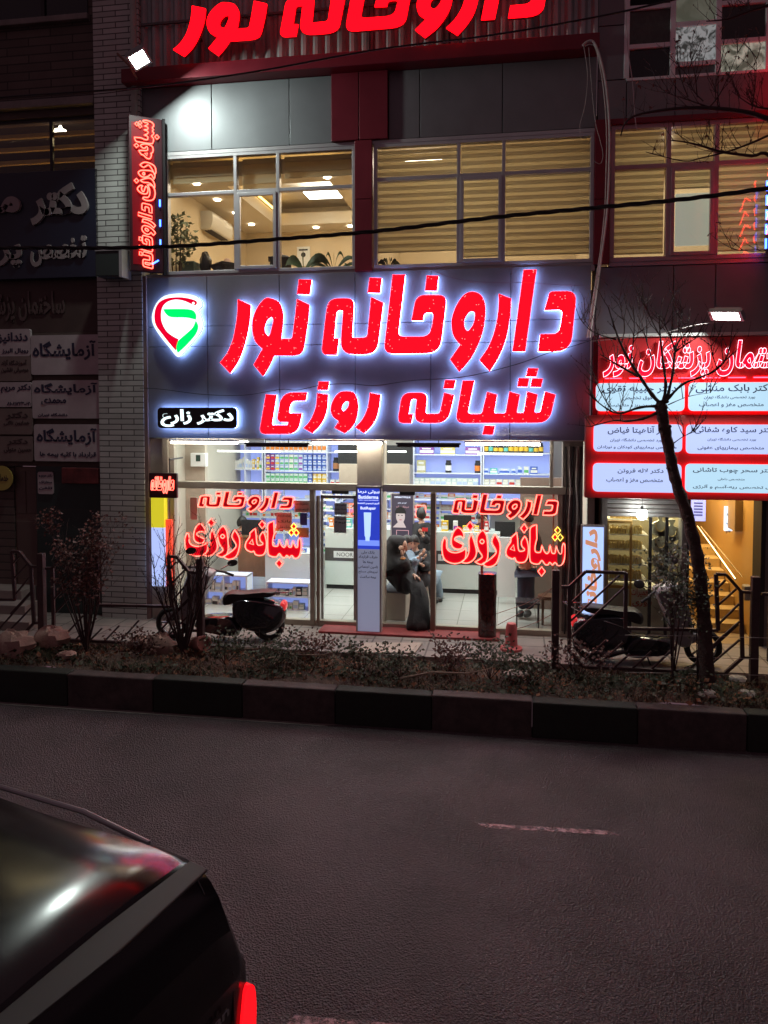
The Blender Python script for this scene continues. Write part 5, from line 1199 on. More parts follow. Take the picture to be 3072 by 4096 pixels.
M_whf=mat('white_window_frame',(.75,.77,.78),.5,noise_=3,var=.2)
ux=[P(p,200,0).x for p in(2506,2690,2872,3072,3250)]; zt9=11.2
z_a=P(2600,118,0).z; z_b=P(2780,95,0).z; z_c=P(2780,255,0).z; z_d=P(2960,165,0).z
mb=MB()
for x in ux: mb.box(x-.035,x+.035,-.03,.07,zU+.01,zt9)
for i,(z) in enumerate((P(2600,185,0).z,z_b,z_d,z_d)): mb.box(ux[i]+.036,ux[i+1]-.036,-.028,.065,z-.03,z+.03)
mb.box(ux[0]+.036,ux[1]-.036,-.028,.065,P(2600,30,0).z-.03,P(2600,30,0).z+.03); mb.box(ux[1]+.036,ux[2]-.036,-.028,.065,z_c-.03,z_c+.03); mb.box(ux[2]+.036,ux[3]-.036,-.028,.065,P(2960,10,0).z-.03,P(2960,10,0).z+.03)
mb.box(ux[0],ux[-1],-.03,.07,zU-.03,zU+.009)
mb.build('window_frame',M_whf,cl,bevel=.004)
def pn(a,b,z0,z1,m): B(a+.034,b-.034,.01,.018,z0,z1).build('pane',m,cl)
Mdk=mat('dark_window_glass',(.012,.014,.016),.12)
pn(ux[0],ux[1],P(2600,185,0).z,P(2600,30,0).z,smear('dusty_pane',(.045,.042,.035),(.06,.058,.048),6,.5)); pn(ux[0],ux[1],zU,P(2600,185,0).z,Mdk)
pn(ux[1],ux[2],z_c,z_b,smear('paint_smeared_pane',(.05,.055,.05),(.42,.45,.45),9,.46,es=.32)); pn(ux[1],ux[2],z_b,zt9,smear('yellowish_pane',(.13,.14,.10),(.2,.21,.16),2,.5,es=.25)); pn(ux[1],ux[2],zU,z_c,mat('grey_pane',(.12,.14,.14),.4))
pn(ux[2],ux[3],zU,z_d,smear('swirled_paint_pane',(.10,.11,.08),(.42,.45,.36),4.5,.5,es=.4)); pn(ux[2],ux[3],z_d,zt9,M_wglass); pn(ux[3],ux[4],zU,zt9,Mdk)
mb=MB(); mb.box(ux[2],ux[3],1.2,1.25,zU,zt9); mb.build('back_room_wall',mat('dim_room',(.05,.055,.06),.8),cl)
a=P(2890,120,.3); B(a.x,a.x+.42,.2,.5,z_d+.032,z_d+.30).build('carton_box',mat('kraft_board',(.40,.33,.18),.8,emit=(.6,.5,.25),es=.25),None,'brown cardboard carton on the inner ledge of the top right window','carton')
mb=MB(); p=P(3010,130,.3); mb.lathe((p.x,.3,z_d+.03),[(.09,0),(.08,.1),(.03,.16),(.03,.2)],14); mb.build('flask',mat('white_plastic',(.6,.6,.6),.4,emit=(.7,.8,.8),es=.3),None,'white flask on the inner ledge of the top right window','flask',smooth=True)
for px,yy in((2985,75),(3020,95)): p=P(px,yy,.9); B(p.x-.08,p.x+.08,.85,.9,p.z-.008,p.z+.008).build('strip_light',emis('cool_strip',(.85,1,.95),5),None,'thin cool strip light glowing %s in the top right window'%('higher' if yy<80 else 'lower'),'strip light')
# third window
B(P(2440,600,0).x,CR,-.09,.05,zA-.055,zA+.018).build('red_head_trim',M_red,cl,bevel=.004)
M_redlitf=mat('rose_aluminium_frame',(.40,.27,.29),.42,.5,noise_=3,var=.12)  # red light from the sign is put into this aluminium's colour
X,zm,a,b=window([2441,2673,2864,3300],655,0,0,opening=1,frame=M_redlitf,parent=cl,z0=zB,z1=zA-.057,fw=.06)
for i in range(3):
    mb=MB(); lo=a+.03 if i!=1 else a+(b-a)*.50
    blinds(mb,X[i]+.03,X[i+1]-.03,lo,b,.13,.098,.5); mb.build('roller_blind',[M_bl1,M_bl2],cl)
for px in(2677,2868): q=P(px,570,.13).x; B(q-.02,q+.02,.126,.129,zm+.03,b).build('blind_gap',emis('gap_glow',(.9,1,.85),.75),cl)
q=P(2672,545,.2); B(q.x-.03,q.x+.03,.11,.124,q.z-.13,q.z+.13).build('bright_gap',emis('bright_gap_glow',(1,1,1),5),cl)
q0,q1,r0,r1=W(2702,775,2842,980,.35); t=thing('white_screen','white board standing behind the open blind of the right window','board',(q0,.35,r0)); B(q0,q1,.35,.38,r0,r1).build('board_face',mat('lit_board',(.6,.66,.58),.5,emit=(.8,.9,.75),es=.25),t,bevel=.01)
mb=MB(); mb.box(GR+.1,CR,2.6,2.7,zB-.2,zA+.1); mb.box(GR+.05,GR+.1,.3,2.6,zB-.2,zA+.1); mb.box(GR+.1,CR,.1,2.7,zB-.35,zB-.2); mb.box(GR+.1,CR,.1,2.7,zA+.1,zA+.2); mb.build('upper_room',M_cream,cl)
area('blind_room_light',(P(2800,700,1).x,1.5,zA),2.4,1.4,36,(1,.91,.70))
mb=MB(); 
B(P(2436,1000,0).x,CR,-.03,.1,zB-.06,zB+.0-.003).build('window_sill',M_redlitf,cl,bevel=.004)
# panels under the third window
xs=[GR+.01]+[P(p,1200,0).x for p in(2692,2860)]+[P(3400,1200,0).x,CR]
zS=P(2700,1338,0).z
for a,b in zip(xs,xs[1:]): cpanel(a,b,zS,zB-.065)
B(GR+.01,CR,.035,.06,zS,zB-.05).build('panel_backing',M_seam,cl)
B(GR-.02,P(2425,1500,0).x,-.12,.1,P(2380,1662,0).z,zS-.01).build('red_pillar',M_red,cl,bevel=.004)
B(P(2425,1500,0).x,CR,-.0,.3,2.2,zS-.01).build('lower_wall',M_seam,cl)
B(P(2395,1500,-.2).x,CR,-.34,-.01,zS-.055,zS-.012).build('ledge',mat('white_ledge',(.55,.55,.53),.6),cl,bevel=.004)
# --- sign boards
def C3(x,y): return (2272+.4822*x,1200+.4822*y)
M_sred=mat('red_sign_sheet',(.55,.03,.035),.35,noise_=1.5,var=.25); M_sbrown=mat('dull_red_sign_sheet',(.30,.09,.08),.4,noise_=1.2,var=.2)
M_redhalo=emis('red_led_halo',(1,.01,.02),4.5)
YB_=-.30
z_t=P(2400,1354,YB_).z; z_m=P(2400,1661,YB_).z; z_bt=P(2345,1991,YB_-.04).z
cs=thing('clinic_sign_board','upper red board with outlined Persian title over two glowing doctor plates','sign board',(P(2395,1500,YB_).x,YB_,z_m))
B(P(2395,1500,YB_).x,CR,YB_,YB_+.14,z_m+.004,z_t).build('board_face',M_sred,cs,bevel=.004)
cs2=thing('clinic_sign_board','lower dull red board with four glowing doctor plates over the shop entrance','sign board',(P(2342,1800,YB_).x,YB_,z_bt))
B(P(2342,1800,YB_-.04).x,CR,YB_-.04,YB_+.14,z_bt,z_m-.002).build('board_face',M_sbrown,cs2,bevel=.004)
M_lite=mat('lit_plate',(.2,.25,.3),.4,emit=(.42,.64,.80),es=.82); M_lite2=mat('lit_plate_violet',(.3,.32,.42),.4,emit=(.44,.54,.88),es=.82)
def plate(c,lines,par,Yp,m,vis=1.0):
    (a,b,c_,d)=c; x0,x1,z0,z1=W(*C3(a,b),*C3(c_,d),Yp)
    o=fillet([(x0,z0,.07),(x1,z0,.07),(x1,z1,.07),(x0,z1,.07)])
    pl=MB().slab(o,[],Yp-.006,Yp).build('doctor_plate',m,par)
    MB().slab(o,[],Yp+.001,Yp+.022).build('plate_edge',mat('red_edge',(.4,.01,.01),.4,emit=(1,.01,.02),es=1.2),pl)
    MB().slab(o,[],Yp+.023,Yp+.026).build('halo_light',M_redhalo,pl)
    for s,(ta,tb,tc_,td) in lines:
        q=W(*C3(ta,tb),*C3(tc_,td),Yp-.006)
        text(s,*q,Yp-.0075,M_navy,pl,bold=.014,depth=.002)
YA=YB_-.07
plate((232,690,965,922),[('دکتر حبیبه تقوی',(290,705,900,775)),('فوق تخصص',(455,795,700,832)),('غدد درون ریز و متابولیسم',(330,858,780,895))],cs,YA,M_lite)
plate((1000,685,1745,920),[('دکتر بابک منشی',(1060,700,1700,772)),('بورد تخصصی دانشگاه تهران',(1128,790,1552,822)),('متخصص مغز و اعصاب',(1088,850,1622,890))],cs,YA,M_lite)
YA2=YB_-.11
plate((213,1030,945,1262),[('دکتر آناهیتا فیاض',(330,1045,860,1118)),('بورد تخصصی دانشگاه تهران',(350,1145,790,1180)),('متخصص بیماریهای کودکان و نوزادان',(243,1205,900,1240))],cs2,YA2,M_lite2)
plate((980,1032,1740,1280),[('دکتر سید کاوه شفائی',(1050,1048,1720,1112)),('بورد تخصصی دانشگاه تهران',(1157,1142,1560,1172)),('متخصص بیماریهای عفونی',(1075,1208,1625,1248))],cs2,YA2,M_lite2)
plate((207,1352,938,1600),[('دکتر لاله فروتن',(412,1395,792,1445)),('متخصص مغز و اعصاب',(318,1470,786,1522))],cs2,YA2,M_lite2)
plate((973,1357,1745,1605),[('دکتر سحر چوب تاشانی',(1037,1388,1720,1445)),('متخصص داخلی',(1242,1475,1465,1502)),('فوق تخصص ریه-آسم و آلرژی',(1037,1530,1740,1580))],cs2,YA2,M_lite)
q=W(*C3(292,345),*C3(1980,650),YB_-.03)
text('ساختمان پزشکان نور',*q,YB_-.03,mat('title_fill',(.3,.01,.015),.35,emit=(1,0,.03),es=.9),cs,name='title_letters',bold=.035,depth=.01,shear=.2)
text('ساختمان پزشکان نور',*q,YB_-.042,emis('title_outline_glow',(1,.62,.74),2.6),cs,name='title_outline',bold=.035,outline=.0065,shear=.2)
mb=MB()
for i in range(9):
    x0_=P(2420,1500,YB_).x+i*.32; mb.box(x0_,x0_+.22,YB_-.012,YB_-.005,(q[2]+q[3])/2-.25,(q[2]+q[3])/2-.235)
mb.build('red_strip_light',emis('red_strip',(1,.02,.04),11),cs)
# ---------------------------------------------------------------- vertical light box
x0,x1,z0,z1=W(2324,2098,2414,2456,-.12); lb=thing('light_box_sign','tall pale blue light box with sideways orange word beside the right jamb','light box',(x0,-.2,z0))
B(x0,x1,-.2,-.06,z0,z1).build('box_frame',M_alu,lb,bevel=.006); B(x0+.02,x1-.02,-.206,-.201,z0+.02,z1-.02).build('lit_face',mat('pale_lit_face',(.3,.38,.55),.4,emit=(.40,.56,.95),es=.85),lb)
s0,s1,v0,v1=0,1,0,1
pl_=lambda u,v,d:(x1-.055-(v)*(x1-x0-.11),-.21-d,z0+.05+u*(z1-z0-.1)) 
text('داروخانه',0,1,0,1,0,mat('orange_letter',(.5,.2,.12),.5,emit=(.8,.35,.2),es=.5),lb,bold=.05,depth=.004,place=pl_,shear=.2)
# ---------------------------------------------------------------- gold shop front
gx0,gx1=P(2425,2300,0).x,P(2722,2300,0).x; gz=P(2570,2068,0).z
mb=MB(); mb.box(gx0-.08,gx0,-.05,.2,0,2.3); mb.box(gx1,gx1+.07,-.05,.2,0,2.3); mb.build('shop_jamb',mat('grey_steel_jamb',(.22,.21,.20),.5,.5,noise_=3,var=.3),cl,bevel=.004)
mb=MB()
for i in range(6):
    z=gz+.0+i*.062; mb.box(gx0,gx1,-.03+.008*(i%2),.1,z+.004,z+.060)
mb.build('roller_shutter',mat('shutter_steel',(.42,.43,.42),.45,.5,noise_=2,var=.25),cl,bevel=.012)
M_gold=mat('gold_frame',(.38,.24,.07),.35,.8)
xm_=P(2528,2300,0).x
mb=MB(); mb.box(gx0,xm_,.02,.06,gz-.10,gz-.06); mb.box(gx0,gx0+.03,.02,.06,0,gz-.1); mb.box(xm_-.03,xm_,.02,.06,0,gz-.1); mb.box(gx0+.03,xm_-.03,.02,.06,.72,.76); mb.build('gold_door_frame',M_gold,cl,bevel=.003)
mb=MB(); 
for p in(2600,2665): q=P(p,2300,.02).x; mb.box(q-.02,q+.02,.02,.06,0,gz)
mb.build('dark_mullion',M_black,cl); B(gx0,gx1,.035,.04,.02,gz).build('shop_pane',M_glass,cl)
mb=MB(); mb.box(gx0-.05,gx1+.05,1.3,1.35,0,2.3); mb.box(gx0-.1,gx0-.05,.1,1.35,0,2.3); mb.box(gx1+.05,gx1+.1,.1,1.35,0,2.3); mb.box(gx0-.1,gx1+.1,.1,1.35,-.05,.0); mb.box(gx0-.1,gx1+.1,.1,1.35,2.3,2.35); mb.build('shop_interior',mat('dark_olive_wall',(.16,.13,.07),.6),cl)
area('gold_shop_light',((gx0+gx1)/2,.7,2.2),.9,.8,42,(1,.88,.60))
r=random.Random(5)
for k,z in enumerate((.80,1.02,1.24,1.46,1.68)):
    t=thing('display_shelf',['lowest','second lowest','middle','second highest','highest'][k]+' jewellery display shelf in the gold shop window','display shelf',(gx0,.3,z),'jewellery display shelves')
    B(gx0+.05,gx1-.40,.25,.7,z-.012,z).build('shelf_board',mat('pale_shelf',(.5,.47,.38),.3),t)
    mb=MB()
    for i in range(24):
        x=gx0+.1+i*(gx1-gx0-.55)/24; mb.lathe((x,.34+.1*(i%2),z),[(.018,0),(.016,.05),(.022,.07),(.012,.09)],7)
        if r.random()<.5: mb.ell((x,.55,z+.05),.03,.02,.045,7,5)
    o=mb.build('gold_jewellery',mat('gold_items',(.75,.55,.22),.3,.75),t,smooth=True); o['kind']='stuff'
def bust(label,px,py):
    p=P(px,py,.3); t=thing('jewellery_bust',label,'display bust',(p.x,.3,p.z-.15),'necklace busts in the gold shop')
    mb=MB(); mb.slab(smooth([(p.x-.05,p.z+.15),(p.x-.02,p.z+.07),(p.x-.11,p.z+.02),(p.x-.12,p.z-.1),(p.x-.04,p.z-.16),(p.x+.04,p.z-.16),(p.x+.12,p.z-.1),(p.x+.11,p.z+.02),(p.x+.02,p.z+.07),(p.x+.05,p.z+.15)]),[],.27,.33); mb.build('bust_form',mat('cream_velvet',(.55,.52,.38),.7),t,smooth=True)
    mb=MB(); mb.tube([(p.x+.07*math.cos(a),.262,p.z+.03+.12*math.sin(a)) for a in[math.pi+math.pi*i/8 for i in range(9)]],.006,5); mb.build('necklace',mat('gold_items',(.75,.55,.22),.3,.75),t)
for i,(x,y) in enumerate(((2640,2100),(2640,2165),(2645,2232),(2640,2295),(2685,2120),(2688,2190))): bust('cream necklace bust '+['top of the left column','second from top of the left column','third from top of the left column','bottom of the left column','upper one by the right mullion','lower one by the right mullion'][i]+' in the gold shop window',x,y)
mb=MB(); mb.box(gx0+.03,gx1,.28,.8,.02,.66); mb.build('display_counter',mat('cream_panel',(.45,.42,.32),.5),None,'cream lower display counter of the gold shop','counter')
q=W(2525,2352,2600,2392,.25); text('تعمیرات',*q,.27,mat('red_vinyl',(.35,.04,.03),.5),cl,bold=.02); q=W(2530,2396,2608,2430,.25); text('فوری',*q,.27,mat('red_vinyl',(.35,.04,.03),.5),cl,bold=.02)
p=P(2568,2058,-.25); t=thing('light_bulb','bright white bulb hanging before the roller shutter of the gold shop','light bulb',tuple(p))
MB().lathe((p.x,-.25,p.z-.05),[(.03,-.02),(.062,.0),(.066,.06),(.062,.10),(.04,.115)],16).build('bulb',emis('bulb_glow',(1,1,.95),22),t,smooth=True); MB().lathe((p.x,-.25,p.z+.065),[(.022,0),(.02,.05)],10).build('socket',M_black,t); MB().tube([(p.x,-.25,p.z+.11),(p.x,-.25,z_bt)],.004).build('flex',M_wire,t)
# ---------------------------------------------------------------- stair hall
hx0,hx1=P(2752,2300,0).x,P(3036,2300,0).x; M_must=mat('mustard_wall',(.55,.36,.13),.45,noise_=.8,var=.1)
B(gx1+.07,hx0,-.06,.3,0,2.3).build('dark_jamb',M_black,cl); B(hx1,hx1+.06,-.06,.3,0,2.3).build('dark_jamb',M_black,cl); B(hx1+.06,CR,-.03,.3,0,2.3).build('end_wall',mat('grey_stone',(.16,.14,.13),.7,noise_=2,var=.3),cl)
mb=MB(); mb.box(hx0-.05,hx0,.3,5,0,3.4); mb.box(hx1,hx1+.05,.3,5,0,3.4); mb.box(hx0,hx1,5,5.05,0,3.4); mb.box(hx0,hx1,.0,5,2.9,2.95); mb.build('hall_wall',M_must,cl)
B(hx0-.05,hx1+.05,.0,5,-.06,.0).build('hall_floor',mat('hall_floor_tile',(.42,.33,.22),.3),cl)
sx=P(2842,2480,.5).x
for k in range(7): B(sx-.02*k,hx1-.01,.55+.28*k,.55+.28*(k+1)+.02,.0,.14*(k+1)).build('stair_step',mat('stone_step',(.52,.37,.16),.5,noise_=4,var=.15),cl,bevel=.008)
a=P(2790,2105,1.8); b=P(2942,2318,.45); mb=MB(); mb.tube([tuple(a),tuple(b)],.016,8); mb.tube([(a.x+.05,a.y,a.z-.0),(b.x+.15,b.y+.2,b.z)],.008,6); mb.build('handrail',mat('steel_rail_bright',(.7,.68,.6),.25,.8),cl,smooth=True)
area('hall_light',((hx0+hx1)/2,1.5,2.85),.9,1.8,60,(1,.76,.38))
x0,x1,z0,z1=W(2899,2026,2928,2124,1.2); t=thing('lit_plate_sign','small lit white plate with lettering on the hall wall','sign',(x0,1.2,z0)); B(x0,x1,1.18,1.24,z0,z1).build('plate_face',mat('lit_white_plate',(.5,.55,.6),.4,emit=(.7,.85,1),es=.9),t); 
for i,s in enumerate(('آسانسور','مطب','طبقه دوم')): text(s,x0+.02,x1-.02,z1-.14*(i+1),z1-.14*(i+1)+.07,1.178,M_navy,t,bold=.02)
x0,x1,z0,z1=W(2766,2000,2822,2085,2.2); t=thing('directory_board','blue lit directory board on the left hall wall','directory board',(x0,2.2,z0)); B(x0,x1,2.2,2.23,z0,z1).build('board_face',mat('blue_lit_board',(.2,.25,.6),.4,emit=(.3,.38,1),es=.8),t)
mb=MB(); [mb.box(x0+.04,x1-.05,2.194,2.199,z1-.06-.05*i,z1-.04-.05*i) for i in range(5)]; mb.build('printed_lines',M_navy,t)
x0,x1,z0,z1=W(2926,1992,3000,2120,1.0); B(x0,x1,.8,1.2,z0,z1).build('wall_cabinet',mat('beige_cabinet',(.38,.28,.14),.5),None,'beige wall cabinet hanging at the right of the stair hall','cabinet',bevel=.01)
x0,x1,z0,z1=W(2970,2338,3000,2398,.3); B(x0,x1,.2,.35,z0,z1).build('waste_bin',mat('grey_bin',(.3,.28,.25),.5),None,'small grey bin fixed by the right side of the stair hall','bin',bevel=.02)
# off-frame neon box at the right edge
xq=P(3067,800,-.15).x; za,zb2=P(3067,1010,-.15).z,P(3067,720,-.15).z
t=thing('projecting_sign','dark box sign with blue and red neon strokes at the right edge of the photo','sign',(xq,-.1,za))
B(xq,xq+.14,-1.2,-.12,za,zb2).build('sign_box',mat('sign_box_dark',(.035,.01,.014),.35),t,bevel=.01)
mb=MB(); mb2=MB()
for k in range(5):
    z=za+.1+(zb2-za-.2)*k/4; mb.tube([(xq-.02,-.22,z-.06),(xq-.02,-.22,z+.07)],.013,6); mb2.tube([(xq-.02,-.5-.1*(k%2),z),(xq-.02,-.75,z+.1),(xq-.02,-1.0,z-.03)],.012,6); mb2.tube([(xq-.02,-.28,z-.0+.12),(xq-.02,-.33,z+.2),(xq-.02,-.28,z+.21)],.012,6)
mb.build('blue_neon_tube',M_blueneon,t); mb2.build('red_neon_tube',emis('strong_red_neon',(1,.03,.02),14),t)
x0=P(3100,330,-.3).x; z0=P(3090,480,-.3).z; t=thing('projecting_sign','red lit sign box just beyond the upper right edge','sign',(x0,-.3,z0)); B(x0,x0+.6,-.5,-.2,z0,z0+.9).build('lit_face',emis('red_lit_face',(1,.01,.03),.8),t)
# ---------------------------------------------------------------- floodlights
def flood(name,label,pos,aim,w,h,power,ang,col,pole=None,rot=0):
    t=thing(name,label,'floodlight',tuple(pos)); pos=Vector(pos); d=Vector(aim).normalized(); M=Matrix.Translation(pos)@d.to_track_quat('-Z','Y').to_matrix().to_4x4()@Matrix.Rotation(rot,4,'Z')
    MB().box(-w/2,w/2,-h/2,h/2,.0,.05,M).box(-w*.4,w*.4,-h*.4,h*.4,.05,.09,M).box(-w/2,-w*.39,-h/2,h/2,-.02,-.0,M).box(w*.39,w/2,-h/2,h/2,-.02,-.0,M).box(-w*.39,w*.39,-h/2,-h*.39,-.02,-.0,M).box(-w*.39,w*.39,h*.39,h/2,-.02,-.0,M).build('housing',mat('grey_cast_housing',(.25,.26,.26),.4,.5),t,bevel=.006)
    MB().box(-w*.38,w*.38,-h*.38,h*.38,-.006,-.001,M).build('lens',emis(name+'_lens',(.92,1,.95),30),t)
    l=bpy.data.lights.new(name+'_beam','AREA'); l.energy=power; l.shape='RECTANGLE'; l.size=w*.8; l.size_y=h*.8; l.color=col
    o=bpy.data.objects.new(name+'_beam',l); COL.objects.link(o); o.matrix_world=M@Matrix.Translation((0,0,-.02)); return t,M
pos=P(556,236,-.95); aim=(.5,-.22,-.8)
t,M=flood('floodlight','square white floodlight blazing on a bracket above the left end of the pharmacy',pos,aim,.30,.28,88,128,(.86,1,.93),rot=.5)
mb=MB(); b0_=P(470,215,-.2); mb.tube([tuple(pos+Vector((-.02,.1,-.02))),tuple(P(520,265,-.6)),tuple(b0_)],.018); mb.tube([tuple(P(520,265,-.6)),tuple(P(548,315,-.3)),tuple(P(548,330,-.1))],.016); mb.build('bracket_arm',mat('rusty_arm',(.20,.09,.06),.7,noise_=8,var=.4),t,smooth=True)
a=P(537,300,-.12); b=P(537,470,-.12); t=thing('drain_pipe','pale vertical pipe below the floodlight at the corner of the column','pipe',(a.x,-.12,b.z)); MB().tube([(a.x,-.12,b.z),(a.x,-.12,P(537,0,-.12).z+.5)],.05,14).build('pipe',mat('pale_pvc',(.38,.38,.34),.5,noise_=4,var=.2),t,smooth=True)
pos=P(2905,1262,-.75); aim=(-.55,-.45,-.7)
flood('floodlight','slanted white strip floodlight over the clinic sign board',pos,aim,.46,.16,26,104,(.95,1,.96),rot=.15)
# ================================================================ LEFT BUILDING
lb_=thing('left_building','dark brick building with blinded window and many doctor signs left of the white column','building',(-12,0,0)); LX=P(400,1000,0).x
M_lbr=brick('dark_brown_brick',(.16,.115,.10),(.12,.085,.075),(.05,.04,.035),.75,.13,.8,.5,.08)
zw_=[P(200,y,0).z for y in(405,470,702,712,1112,1330,1865)]
mb=MB(); mb.box(-14,LX,0,.3,zw_[0],11.3); mb.build('brick_wall',M_lbr,lb_)
x_,z_=P(352,0,0).x,P(352,62,0).z
B(-14,x_,-.02,-.004,z_,11.3).build('dark_upper_window',Mdk,lb_); B(-14,LX-.1,-.10,-.0,z_-.09,z_-.0).build('stone_ledge',mat('dull_stone',(.22,.19,.18),.8,noise_=3,var=.3),lb_,bevel=.01); q=P(178,30,0).x; B(q-.03,q+.03,-.05,-.021,z_,11.3).build('window_bar',M_dark,lb_)
B(-14,LX,-.14,.3,zw_[0]-.13,zw_[0]-.002).build('stone_ledge',mat('dull_stone',(.22,.19,.18),.8,noise_=3,var=.3),lb_,bevel=.01)
B(-14,LX,-.02,.3,zw_[1],zw_[0]-.135).build('lintel',mat('brown_lintel',(.11,.08,.07),.8,noise_=2,var=.3),lb_)
mb=MB(); mb.box(-14,LX-.0,.02,.06,zw_[1]-.05,zw_[1]-.002); 
for p in(205,560): q=P(p,600,.02).x; mb.box(q-.025,q+.025,.02,.06,zw_[2],zw_[1]-.05)
mb.build('window_frame',M_dark,lb_); B(-14,LX,.035,.04,zw_[2],zw_[1]-.05).build('pane',M_wglass,lb_)
mb=MB(); z=zw_[2]+.03
while z<zw_[1]-.1: mb.box(-14,LX-.02,.10,.16,z,z+.062,Matrix.Identity(4)); z+=.205
mb.build('blind',mat('wood_slat_blind',(.55,.38,.12),.6,noise_=3,var=.2),lb_)
mb=MB(); mb.box(-14,LX,2.5,2.6,zw_[2]-.3,zw_[1]+.3); mb.box(-14,LX,.2,2.6,zw_[1]+.2,zw_[1]+.3); mb.box(LX-.02,LX+.0,.2,2.5,zw_[2]-.3,zw_[1]+.3); mb.build('room_wall',mat('dark_room',(.05,.035,.03),.8),lb_)
p=P(242,528,.5); MB().lathe((p.x,.5,p.z),[(.02,.10),(.03,.05),(.09,.03),(.10,0),(.07,-.02)],16).build('ceiling_spot',emis('warm_spot',(1,.95,.75),7),None,'small bright ceiling spotlight behind the left blinds','ceiling lamp',smooth=True)
area('left_window_light',(P(250,560,.4).x,.75,zw_[1]-.0),2.6,.3,45,(1,.80,.42))
B(-14,LX,-.0,.3,zw_[5]-.0,zw_[4]).build('dark_fascia',mat('dark_brown_sheet',(.06,.035,.03),.6,noise_=1.5,var=.35),lb_)
B(-14,LX,.0,.3,zw_[6],zw_[5]-.004).build('sign_backing_wall',mat('brown_wall',(.085,.06,.05),.8,noise_=2,var=.3),lb_)
mb=MB(); xd=P(52,2000,0).x; xg=P(148,2000,0).x
# doctor board
x0,x1,z0,z1=W(-300,712,400,1108,-.1); t=thing('doctor_sign_board','large navy board with raised dull white Persian lettering on the left building','sign board',(x0,-.1,z0))
B(x0,x1,-.12,-.002,z0,z1).build('board_face',mat('navy_board',(.012,.016,.035),.4,noise_=2,var=.2),t,bevel=.01)
M_dullw=mat('dull_white_letter',(.30,.25,.25),.5)
q=W(120,738,352,892,-.16); text('دکتر',*q,-.14,M_dullw,t,bold=.05,depth=.06); q=W(-210,790,82,905,-.16); text('مریم',*q,-.14,M_dullw,t,bold=.05,depth=.06)
q=W(118,950,345,1060,-.16); text('تخصص',*q,-.14,M_dullw,t,bold=.03,depth=.03); q=W(-180,960,85,1072,-.16); text('پروتز',*q,-.14,M_dullw,t,bold=.03,depth=.03)
q=W(-90,1172,262,1290,-.0); text('ساختمان پزشکان',*q,-.012,mat('bronze_letter',(.11,.075,.07),.4,.3),lb_,name='raised_letters',bold=.02,depth=.02)
M_dw=mat('dusk_white_board',(.46,.39,.40),.6,noise_=3,var=.15); M_db=mat('dusk_brown_board',(.19,.14,.125),.6,noise_=3,var=.2); M_inkb=mat('ink_dark',(.02,.02,.05),.6); M_inkb2=mat('ink_brown',(.05,.03,.03),.6)
def bd_(px0,py0,px1,py1,lines,label,m,ink,Y=-.06,bold=.03,nm='doctor_plate'):
    x0,x1,z0,z1=W(px0,py0,px1,py1,Y); t=thing(nm,label,'sign plate',(x0,Y,z0),'doctor plates on the left building')
    MB().slab(fillet([(x0,z0,.04),(x1,z0,.04),(x1,z1,.04),(x0,z1,.04)]),[],Y,Y+.05).build('plate_face',m,t)
    for s,(a,b,c,d) in lines: q=W(a,b,c,d,Y); text(s,*q,Y-.003,ink,t,bold=bold,depth=.004)
bd_(-160,1320,122,1424,[('دندانپزشکی',(-100,1332,112,1378)),('رویال البرز',(8,1394,114,1414))],'white dentist plate at the left edge, topmost of the left column of plates',M_dw,M_inkb)
bd_(-160,1428,124,1524,[('آموزشگاه آزاد',(5,1440,108,1464)),('موسیقی نقشین',(5,1470,114,1492))],'brown music school plate under the white dentist plate',M_db,M_inkb2)
bd_(-160,1530,126,1628,[('دکتر مریم',(3,1536,124,1572)),('۰۲۶-۳۲۲۱۸۰۱۸',(28,1604,126,1622))],'white plate with a telephone number in the left column of plates',M_dw,M_inkb)
bd_(-160,1634,130,1738,[('دکتر',(22,1646,112,1680)),('همایون نائتی',(15,1682,118,1702))],'brown doctor plate under the white telephone plate',M_db,M_inkb2)
bd_(-160,1744,132,1846,[('دکتر',(28,1754,112,1782)),('حسین متولی',(15,1786,126,1812))],'lowest brown doctor plate in the left column',M_db,M_inkb2)
bd_(122,1342,402,1497,[('آزمایشگاه',(130,1365,385,1440))],'large grey laboratory plate, upper of the three beside the column',M_dw,M_inkb)
bd_(127,1522,402,1674,[('آزمایشگاه',(136,1532,390,1580)),('محمدی',(165,1592,265,1622)),('دانشگاه تهران',(152,1652,270,1668))],'large grey laboratory plate, middle of the three beside the column',M_dw,M_inkb)
bd_(135,1697,402,1847,[('آزمایشگاه',(146,1712,388,1782)),('قرارداد با کلیه بیمه ها',(160,1806,385,1832))],'large grey laboratory plate, lowest of the three beside the column',M_dw,M_inkb)
# ground floor of the left building
zg=.42
B(-14,P(50,2100,0).x,.05,.3,0,zw_[6]).build('brick_wall',M_lbr,lb_)
d0,d1=P(52,2100,0).x,P(146,2100,0).x; t=MB().box(d0,d1,.08,.14,zg,zw_[6]-.02).build('metal_door',mat('brown_metal_door',(.17,.12,.10),.45,.3,noise_=2,var=.15),lb_)
mb=MB(); 
for a,b,c,d in((.06,.46,.60,.97),(.52,.92,.60,.97),(.06,.92,.05,.55)):
    w_=d1-d0; h_=zw_[6]-zg; mb.box(d0+a*w_,d0+b*w_,.065,.079,zg+c*h_,zg+d*h_-.03)
mb.build('door_panel',mat('brown_metal_panel',(.13,.09,.08),.45,.3),t,bevel=.01)
for k,nz_ in enumerate((.42,.28,.14)): B(-14,P(140,2400,-.3*k).x+.1*k,-.35*(k+1),-.35*k+.02 if k else .3,0,nz_).build('entrance_step',mat('grey_stone_step',(.26,.22,.20),.6,noise_=3,var=.25),lb_,bevel=.01)
